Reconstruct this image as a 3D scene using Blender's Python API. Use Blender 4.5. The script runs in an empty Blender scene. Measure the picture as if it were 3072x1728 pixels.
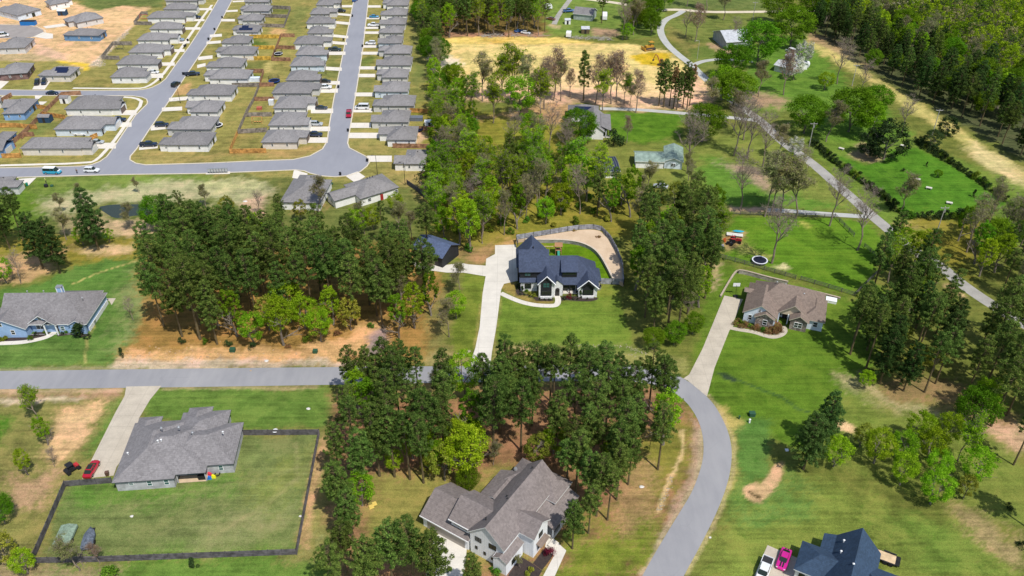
import bpy, bmesh, math, random
import numpy as np
from mathutils import Vector, Matrix
from mathutils.geometry import tessellate_polygon
PI = math.pi
R = math.radians
# ------------------------------------------------------------------ camera, sky, sun, exposure
C = bpy.context.scene.collection
SC = bpy.context.scene
F = 2511.0; TH = math.atan(1734 / F); H = 125.0
cam = bpy.data.cameras.new('camera'); camo = bpy.data.objects.new('camera', cam); C.objects.link(camo)
cam.sensor_width = 36; cam.lens = 36 * F / 3072; cam.clip_start = 1; cam.clip_end = 9000
camo.location = (0, 0, H); camo.rotation_euler = (PI / 2 - TH, 0, 0); SC.camera = camo
SUN_EL, SUN_AZ = R(59), R(145)          # azimuth clockwise from +Y
w = bpy.data.worlds.new('World'); SC.world = w; w.use_nodes = True
nt = w.node_tree; bg = nt.nodes['Background']
sky = nt.nodes.new('ShaderNodeTexSky'); sky.sky_type = 'NISHITA'; sky.sun_disc = False
sky.sun_elevation = SUN_EL; sky.sun_rotation = SUN_AZ
nt.links.new(sky.outputs[0], bg.inputs[0]); bg.inputs[1].default_value = 0.15
sl = bpy.data.lights.new('sun', 'SUN'); sl.energy = 4.7; sl.angle = R(0.5); sl.color = (1, .955, .88)
so = bpy.data.objects.new('sun', sl); C.objects.link(so)
so.rotation_euler = Vector((math.sin(SUN_AZ) * math.cos(SUN_EL), math.cos(SUN_AZ) * math.cos(SUN_EL), math.sin(SUN_EL))).to_track_quat('Z', 'Y').to_euler()
so.location = (80, -80, 200)
SC.view_settings.view_transform = 'Standard'; SC.view_settings.look = 'None'
SC.view_settings.exposure = -0.13; SC.view_settings.gamma = 1
SC.cycles.max_bounces = 5; SC.cycles.diffuse_bounces = 3; SC.cycles.transparent_max_bounces = 4
SC.cycles.use_denoising = True

# ------------------------------------------------------------------ helpers
def G(px, py, z=0.0):
    """where the sight line through photo point (px, py) meets height z: used to survey the site"""
    x = (px - 1536) / F; y = -(py - 864) / F
    dy = math.cos(TH) + y * math.sin(TH); dz = -math.sin(TH) + y * math.cos(TH)
    t = (z - H) / dz
    return Vector((x * t, dy * t, z))
def crop(ox, oy, s):
    return lambda X, Y, z=0.0: G(ox + X / s, oy + Y / s, z)
K00 = crop(0, 0, 4.025); K024 = crop(0, 240, 4.025); K60 = crop(600, 0, 3.578); K63 = crop(600, 300, 3.578)
KT = crop(1240, 0, 2.683); KR = crop(2112, 0, 2.683); KM = crop(1240, 440, 2.683); KS = crop(2112, 440, 2.683)
KL = crop(0, 560, 2.683); KBL = crop(0, 1188, 2.683); KBC = crop(960, 1188, 2.683); KBR = crop(2112, 1188, 2.683)
KH = crop(1480, 680, 5.855); KB = crop(2140, 780, 5.855); KX = crop(1920, 880, 2.236); KF = crop(1600, 0, 3.22)
KC = crop(960, 880, 2.683); KP = crop(2112, 640, 6.44); KV = crop(1600, 280, 4.954)

def tag(o, label=None, cat=None, group=None, kind=None):
    if label: o['label'] = label
    if cat: o['category'] = cat
    if group: o['group'] = group
    if kind: o['kind'] = kind
    return o
def empty(name, loc, rz=0.0, label=None, cat=None, group=None):
    o = bpy.data.objects.new(name, None); C.objects.link(o); o.empty_display_size = .5
    o.location = loc; o.rotation_euler = (0, 0, rz)
    return tag(o, label, cat, group)
def link(name, me, parent=None, loc=None, rz=None):
    o = bpy.data.objects.new(name, me); C.objects.link(o)
    if parent: o.parent = parent
    if loc is not None: o.location = loc
    if rz is not None: o.rotation_euler = (0, 0, rz)
    return o
def dup(root, loc, rz=None, sc=None, label=None, cat=None, group=None):
    r = root.copy(); C.objects.link(r); r.location = loc
    if rz is not None: r.rotation_euler = (0, 0, rz)
    if sc is not None: r.scale = sc
    tag(r, label, cat, group)
    for ch in root.children:
        c = ch.copy(); C.objects.link(c); c.parent = r
        for g in ch.children:
            d = g.copy(); C.objects.link(d); d.parent = c
    return r

class MB:
    def __init__(s): s.v = []; s.f = []; s.m = []
    def add(s, vs, fs, mi=0, M=None):
        b = len(s.v)
        for p in vs:
            s.v.append(tuple(M @ Vector(p)) if M is not None else tuple(p))
        for f in fs: s.f.append([i + b for i in f]); s.m.append(mi)
        return s
    def box(s, x0, x1, y0, y1, z0, z1, mi=0, M=None):
        return s.add([(x0, y0, z0), (x1, y0, z0), (x1, y1, z0), (x0, y1, z0), (x0, y0, z1), (x1, y0, z1), (x1, y1, z1), (x0, y1, z1)],
                     [(0, 3, 2, 1), (4, 5, 6, 7), (0, 1, 5, 4), (1, 2, 6, 5), (2, 3, 7, 6), (3, 0, 4, 7)], mi, M)
    def loft(s, secs, mi=0, cap=True, M=None):
        n = len(secs[0]); vs = [p for q in secs for p in q]; fs = []
        for k in range(len(secs) - 1):
            for i in range(n):
                j = (i + 1) % n; fs.append((k * n + i, k * n + j, (k + 1) * n + j, (k + 1) * n + i))
        if cap: fs.append(tuple(range(n))[::-1]); fs.append(tuple((len(secs) - 1) * n + i for i in range(n)))
        return s.add(vs, fs, mi, M)
    def tube(s, a, b, r0, r1, n=6, mi=0, M=None):
        a = Vector(a); b = Vector(b); d = b - a
        if d.length < 1e-5: return s
        q = d.to_track_quat('Z', 'Y'); secs = []
        for p, r in ((a, r0), (b, r1)):
            secs.append([p + q @ Vector((r * math.cos(2 * PI * i / n), r * math.sin(2 * PI * i / n), 0)) for i in range(n)])
        return s.loft(secs, mi, True, M)
    def path(s, pts, rs, n=6, mi=0, M=None):
        secs = []
        for i, p in enumerate(pts):
            p = Vector(p); d = (Vector(pts[min(i + 1, len(pts) - 1)]) - Vector(pts[max(i - 1, 0)]))
            q = d.to_track_quat('Z', 'Y')
            secs.append([p + q @ Vector((rs[i] * math.cos(2 * PI * k / n), rs[i] * math.sin(2 * PI * k / n), 0)) for k in range(n)])
        return s.loft(secs, mi, True, M)
    def ball(s, c, rx, ry, rz, mi=0, n=8, m=5, M=None, jit=0, rng=None):
        secs = []
        for j in range(1, m):
            t = PI * j / m
            q = []
            for i in range(n):
                k = 1 + (rng.uniform(-jit, jit) if rng else 0)
                q.append((c[0] + k * rx * math.sin(t) * math.cos(2 * PI * i / n), c[1] + k * ry * math.sin(t) * math.sin(2 * PI * i / n), c[2] - rz * math.cos(t)))
            secs.append(q)
        return s.loft(secs, mi, True, M)
    def mesh(s, name, mats):
        me = bpy.data.meshes.new(name); me.from_pydata(s.v, [], s.f)
        for mm in (mats if isinstance(mats, (list, tuple)) else [mats]): me.materials.append(mm)
        me.polygons.foreach_set('material_index', s.m); me.update(); return me
    def build(s, name, mats, parent=None, loc=None, rz=None):
        return link(name, s.mesh(name, mats), parent, loc, rz)

# ------------------------------------------------------------------ materials
def nmat(name):
    m = bpy.data.materials.new(name); m.use_nodes = True
    n = m.node_tree.nodes; l = m.node_tree.links; p = n['Principled BSDF']
    return m, n, l, p
def mathn(n, l, op, a, b):
    k = n.new('ShaderNodeMath'); k.operation = op
    for i, q in enumerate((a, b)):
        if isinstance(q, (int, float)): k.inputs[i].default_value = q
        else: l.new(q, k.inputs[i])
    return k.outputs[0]
def ramp(n, l, src, stops):
    r = n.new('ShaderNodeValToRGB'); l.new(src, r.inputs[0]); e = r.color_ramp.elements
    while len(e) < len(stops): e.new(.5)
    for el, (p, c) in zip(e, stops): el.position = p; el.color = (c[0], c[1], c[2], 1)
    return r.outputs[0]
def mix(n, l, fac, a, b, mode='MIX'):
    k = n.new('ShaderNodeMix'); k.data_type = 'RGBA'; k.blend_type = mode
    if isinstance(fac, (int, float)): k.inputs[0].default_value = fac
    else: l.new(fac, k.inputs[0])
    for i, q in ((6, a), (7, b)):
        if isinstance(q, tuple): k.inputs[i].default_value = (*q[:3], 1)
        else: l.new(q, k.inputs[i])
    return k.outputs[2]
def noise(n, l, scale, detail=3, coord='Object', stretch=None, rough=.55):
    tc = n.new('ShaderNodeTexCoord'); nz = n.new('ShaderNodeTexNoise'); nz.inputs['Scale'].default_value = scale
    nz.inputs['Detail'].default_value = detail; nz.inputs['Roughness'].default_value = rough
    src = tc.outputs[coord]
    if stretch:
        mp = n.new('ShaderNodeMapping'); mp.inputs['Scale'].default_value = stretch[:3]
        if len(stretch) > 3: mp.inputs['Rotation'].default_value = (0, 0, stretch[3])
        l.new(src, mp.inputs[0]); src = mp.outputs[0]
    l.new(src, nz.inputs[0]); return nz.outputs[0]
_mc = {}
def mat(name, col, rough=.8, var=.12, scale=1.2, metal=0, bump=0.0, spec=.3, fine=8.0):
    """base colour broken up by two scales of noise"""
    if name in _mc: return _mc[name]
    m, n, l, p = nmat(name)
    a = noise(n, l, scale, 4); b = noise(n, l, fine, 3)
    s = mathn(n, l, 'ADD', mathn(n, l, 'MULTIPLY', a, .6), mathn(n, l, 'MULTIPLY', b, .4))
    c0 = tuple(max(0, c * (1 - var * 2.2)) for c in col); c1 = tuple(min(1, c * (1 + var * 2.2)) for c in col)
    l.new(ramp(n, l, s, [(.25, c0), (.75, c1)]), p.inputs['Base Color'])
    p.inputs['Roughness'].default_value = rough; p.inputs['Metallic'].default_value = metal
    p.inputs['Specular IOR Level'].default_value = spec
    if bump:
        bp = n.new('ShaderNodeBump'); bp.inputs['Strength'].default_value = bump; bp.inputs['Distance'].default_value = .05
        l.new(b, bp.inputs['Height']); l.new(bp.outputs[0], p.inputs['Normal'])
    _mc[name] = m; return m
def striped(name, col, dark, axis='Z', period=.2, rough=.8, amt=.5, blotch=.15):
    """boards, siding, bricks courses: fine lines plus blotches"""
    if name in _mc: return _mc[name]
    m, n, l, p = nmat(name)
    tc = n.new('ShaderNodeTexCoord'); sp = n.new('ShaderNodeSeparateXYZ'); l.new(tc.outputs['Object'], sp.inputs[0])
    if axis == 'XY': v = mathn(n, l, 'ADD', sp.outputs[0], sp.outputs[1])
    else: v = sp.outputs['XYZ'.index(axis)]
    fr = mathn(n, l, 'FRACT', mathn(n, l, 'MULTIPLY', v, 1 / period), 0)
    line = mathn(n, l, 'LESS_THAN', fr, .16)
    bl = ramp(n, l, noise(n, l, .9, 4), [(.3, tuple(c * (1 - blotch * 1.8) for c in col)), (.7, tuple(min(1, c * (1 + blotch)) for c in col))])
    l.new(mix(n, l, mathn(n, l, 'MULTIPLY', line, amt), bl, dark), p.inputs['Base Color'])
    p.inputs['Roughness'].default_value = rough; p.inputs['Specular IOR Level'].default_value = .25
    _mc[name] = m; return m
def shingle(name, col, var=.22):
    """asphalt shingles: tab speckle, course lines and weather blotches"""
    if name in _mc: return _mc[name]
    m, n, l, p = nmat(name)
    tc = n.new('ShaderNodeTexCoord')
    oi = n.new('ShaderNodeObjectInfo')
    sp = noise(n, l, 3.2, 4, rough=.75); bl = noise(n, l, .25, 3)
    vo = n.new('ShaderNodeTexVoronoi'); vo.inputs['Scale'].default_value = 2.6; l.new(tc.outputs['Object'], vo.inputs[0])
    sepc = n.new('ShaderNodeSeparateColor'); l.new(vo.outputs['Color'], sepc.inputs[0])
    s = mathn(n, l, 'ADD', mathn(n, l, 'MULTIPLY', sp, .55), mathn(n, l, 'MULTIPLY', sepc.outputs[0], .3))
    s = mathn(n, l, 'ADD', s, mathn(n, l, 'MULTIPLY', bl, .3))
    base = ramp(n, l, s, [(.3, tuple(c * (1 - var * 1.5) for c in col)), (.85, tuple(c * (1 + var) for c in col))])
    sz = n.new('ShaderNodeSeparateXYZ'); l.new(tc.outputs['Object'], sz.inputs[0])
    fr = mathn(n, l, 'FRACT', mathn(n, l, 'MULTIPLY', sz.outputs[2], 1 / .17), 0)
    base = mix(n, l, mathn(n, l, 'MULTIPLY', mathn(n, l, 'LESS_THAN', fr, .25), .22), base, tuple(c * .5 for c in col))
    hv = n.new('ShaderNodeHueSaturation'); l.new(base, hv.inputs['Color'])
    l.new(mathn(n, l, 'ADD', mathn(n, l, 'MULTIPLY', oi.outputs['Random'], .22), .89), hv.inputs['Value'])
    l.new(hv.outputs[0], p.inputs['Base Color'])
    bp = n.new('ShaderNodeBump'); bp.inputs['Strength'].default_value = .5; bp.inputs['Distance'].default_value = .04
    l.new(sp, bp.inputs['Height']); l.new(bp.outputs[0], p.inputs['Normal'])
    p.inputs['Roughness'].default_value = .85; p.inputs['Specular IOR Level'].default_value = .3
    _mc[name] = m; return m
def leafmat(name, cols, trans=.35, hue=.04):
    """leaves: colour differs leaf by leaf and tree by tree; some light passes through"""
    m, n, l, p = nmat(name)
    ge = n.new('ShaderNodeNewGeometry'); oi = n.new('ShaderNodeObjectInfo')
    c = ramp(n, l, ge.outputs['Random Per Island'], [(i / (len(cols) - 1), q) for i, q in enumerate(cols)])
    hv = n.new('ShaderNodeHueSaturation'); l.new(c, hv.inputs['Color'])
    l.new(mathn(n, l, 'ADD', mathn(n, l, 'MULTIPLY', oi.outputs['Random'], hue), .5 - hue / 2), hv.inputs['Hue'])
    k = mathn(n, l, 'FRACT', mathn(n, l, 'MULTIPLY', oi.outputs['Random'], 7.31), 0)
    cl = mathn(n, l, 'ADD', mathn(n, l, 'MULTIPLY', noise(n, l, .75, 2), .9), .55)
    l.new(mathn(n, l, 'MULTIPLY', mathn(n, l, 'ADD', mathn(n, l, 'MULTIPLY', k, .55), .72), cl), hv.inputs['Value'])
    df = n.new('ShaderNodeBsdfDiffuse'); tr = n.new('ShaderNodeBsdfTranslucent'); mx = n.new('ShaderNodeMixShader')
    l.new(hv.outputs[0], df.inputs[0]); l.new(hv.outputs[0], tr.inputs[0]); mx.inputs[0].default_value = trans
    l.new(df.outputs[0], mx.inputs[1]); l.new(tr.outputs[0], mx.inputs[2])
    l.new(mx.outputs[0], n['Material Output'].inputs[0])
    return m
def glossy(name, col, rough=.25, metal=0, coat=0.0, alpha=None):
    if name in _mc: return _mc[name]
    m, n, l, p = nmat(name)
    a = noise(n, l, 2.0, 2)
    l.new(ramp(n, l, a, [(.3, tuple(c * .93 for c in col)), (.7, tuple(min(1, c * 1.05) for c in col))]), p.inputs['Base Color'])
    p.inputs['Roughness'].default_value = rough; p.inputs['Metallic'].default_value = metal
    p.inputs['Coat Weight'].default_value = coat; p.inputs['Coat Roughness'].default_value = .08
    _mc[name] = m; return m
GLASS = glossy('dark_glass', (.02, .03, .022), .08)
GLASSG = glossy('green_glass', (.03, .10, .10), .08)
RUBBER = mat('rubber', (.015, .015, .016), .9)
WHITE = mat('white_paint', (.78, .79, .8), .6, .05)
BLACK = mat('black_paint', (.02, .02, .022), .5, .1)
STEEL = mat('galvanised_steel', (.45, .46, .47), .45, .1, metal=.6)
BARK = mat('pine_bark', (.13, .10, .05), .95, .25, fine=3)
BARKG = mat('grey_bark', (.20, .17, .14), .95, .25, fine=3)
TWIG = mat('pale_twigs', (.24, .19, .15), .95, .2, fine=3)

# concrete and asphalt
def concrete(name, col, joint=3.0, stain=.2):
    m, n, l, p = nmat(name)
    a = noise(n, l, .35, 5); b = noise(n, l, 3.5, 4)
    s = mathn(n, l, 'ADD', mathn(n, l, 'MULTIPLY', a, .6), mathn(n, l, 'MULTIPLY', b, .4))
    base = ramp(n, l, s, [(.28, tuple(c * (1 - stain) for c in col)), (.6, col), (.8, tuple(min(1, c * 1.08) for c in col))])
    tc = n.new('ShaderNodeTexCoord'); sp = n.new('ShaderNodeSeparateXYZ'); l.new(tc.outputs['Object'], sp.inputs[0])
    lines = None
    for ax in (0, 1):
        fr = mathn(n, l, 'FRACT', mathn(n, l, 'MULTIPLY', sp.outputs[ax], 1 / joint), 0)
        q = mathn(n, l, 'LESS_THAN', fr, .03); lines = q if lines is None else mathn(n, l, 'MAXIMUM', lines, q)
    l.new(mix(n, l, mathn(n, l, 'MULTIPLY', lines, .35), base, tuple(c * .5 for c in col)), p.inputs['Base Color'])
    p.inputs['Roughness'].default_value = .85; p.inputs['Specular IOR Level'].default_value = .25
    return m
CONC = concrete('concrete_new', (.66, .62, .55), 4.0, .2)
CONCO = concrete('concrete_aged', (.52, .46, .37), 3.4, .28)
CONCW = concrete('concrete_bright', (.70, .65, .57), 3.0, .15)
KERB = concrete('kerb_concrete', (.66, .59, .47), 3.0, .15)
def asphalt(name, col, col2):
    m, n, l, p = nmat(name)
    a = noise(n, l, .06, 5); b = noise(n, l, 6, 3); c = noise(n, l, .5, 4, stretch=(1, .25, 1))
    s = mathn(n, l, 'ADD', mathn(n, l, 'MULTIPLY', a, .5), mathn(n, l, 'MULTIPLY', c, .35))
    s = mathn(n, l, 'ADD', s, mathn(n, l, 'MULTIPLY', b, .15))
    base = ramp(n, l, s, [(.3, col), (.5, tuple((x + y) / 2 for x, y in zip(col, col2))), (.72, col2)])
    # fine branching cracks
    vo = n.new('ShaderNodeTexVoronoi'); vo.feature = 'DISTANCE_TO_EDGE'; vo.inputs['Scale'].default_value = .11
    tc = n.new('ShaderNodeTexCoord'); l.new(tc.outputs['Object'], vo.inputs[0])
    wv = ramp(n, l, noise(n, l, .12, 2), [(.5, (0, 0, 0)), (.62, (1, 1, 1))])
    l.new(mix(n, l, mathn(n, l, 'MULTIPLY', mathn(n, l, 'MULTIPLY', mathn(n, l, 'LESS_THAN', vo.outputs[0], .0035), wv), .18), base, tuple(q * .6 for q in col)), p.inputs['Base Color'])
    p.inputs['Roughness'].default_value = .8; p.inputs['Specular IOR Level'].default_value = .3
    return m
ASPH = asphalt('asphalt_street', (.235, .24, .27), (.30, .305, .335))
ASPH2 = asphalt('asphalt_road', (.22, .222, .24), (.345, .34, .345))
def gravelm(name, col, col2):
    m, n, l, p = nmat(name)
    a = noise(n, l, .25, 5); b = noise(n, l, 3.5, 5, rough=.8)
    s = mathn(n, l, 'ADD', mathn(n, l, 'MULTIPLY', a, .55), mathn(n, l, 'MULTIPLY', b, .45))
    l.new(ramp(n, l, s, [(.3, col), (.7, col2)]), p.inputs['Base Color']); p.inputs['Roughness'].default_value = .95
    bp = n.new('ShaderNodeBump'); bp.inputs['Strength'].default_value = .6; bp.inputs['Distance'].default_value = .1
    l.new(b, bp.inputs['Height']); l.new(bp.outputs[0], p.inputs['Normal'])
    return m
GRAVEL = gravelm('gravel', (.24, .23, .21), (.43, .41, .37))
GRAVELP = gravelm('gravel_pale', (.34, .35, .34), (.52, .51, .47))
SANDL = gravelm('sandy_lane', (.50, .42, .30), (.70, .62, .48))

# ------------------------------------------------------------------ ground
def vnoise(x, y, sc, seed):
    """smooth value noise (numpy)"""
    rs = np.random.RandomState(seed); T = rs.rand(256, 256)
    x = x / sc; y = y / sc; xi = np.floor(x).astype(int); yi = np.floor(y).astype(int)
    fx = x - xi; fy = y - yi; fx = fx * fx * (3 - 2 * fx); fy = fy * fy * (3 - 2 * fy)
    g = lambda a, b: T[a % 256, b % 256]
    return (g(xi, yi) * (1 - fx) + g(xi + 1, yi) * fx) * (1 - fy) + (g(xi, yi + 1) * (1 - fx) + g(xi + 1, yi + 1) * fx) * fy
def inside(X, Y, poly):
    r = np.zeros(X.shape, bool); n = len(poly)
    for i in range(n):
        x0, y0 = poly[i][:2]; x1, y1 = poly[(i + 1) % n][:2]
        if y0 == y1: continue
        c = ((Y >= y0) != (Y >= y1)) & (X < (x1 - x0) * (Y - y0) / (y1 - y0) + x0)
        r ^= c
    return r
LUSH = (.096, .195, .006); LUSH2 = (.118, .21, .012); LAWN = (.100, .155, .020); LAWN2 = (.135, .172, .036); OLIVE = (.140, .160, .032)
DRY = (.27, .24, .07); DRYB = (.33, .25, .10); TAN = (.46, .34, .19); ORANGE = (.56, .33, .15); SAND = (.66, .50, .20)
PINK = (.58, .38, .25); FLOOR = (.26, .15, .075); FLOORD = (.15, .10, .028); CLAY = (.46, .22, .09); PALE = (.62, .52, .36)
STRAW = (.58, .47, .17); MULCH = (.045, .035, .032); GOLD = (.52, .36, .022); DARKG = (.045, .09, .015)
def P(K, *pts): return [K(*p) for p in pts]
def band(K, w_, *pts):
    """a strip of width w_ metres along surveyed points"""
    q = [K(*p) for p in pts]; L = []; Rr = []
    for i, p in enumerate(q):
        d = (q[min(i + 1, len(q) - 1)] - q[max(i - 1, 0)]); d.z = 0; d.normalize(); nn = Vector((-d.y, d.x, 0)) * w_ / 2
        L.append(p + nn); Rr.append(p - nn)
    return L + Rr[::-1]
N = lambda px, py, z=0.0: G(px, py, z)
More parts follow.
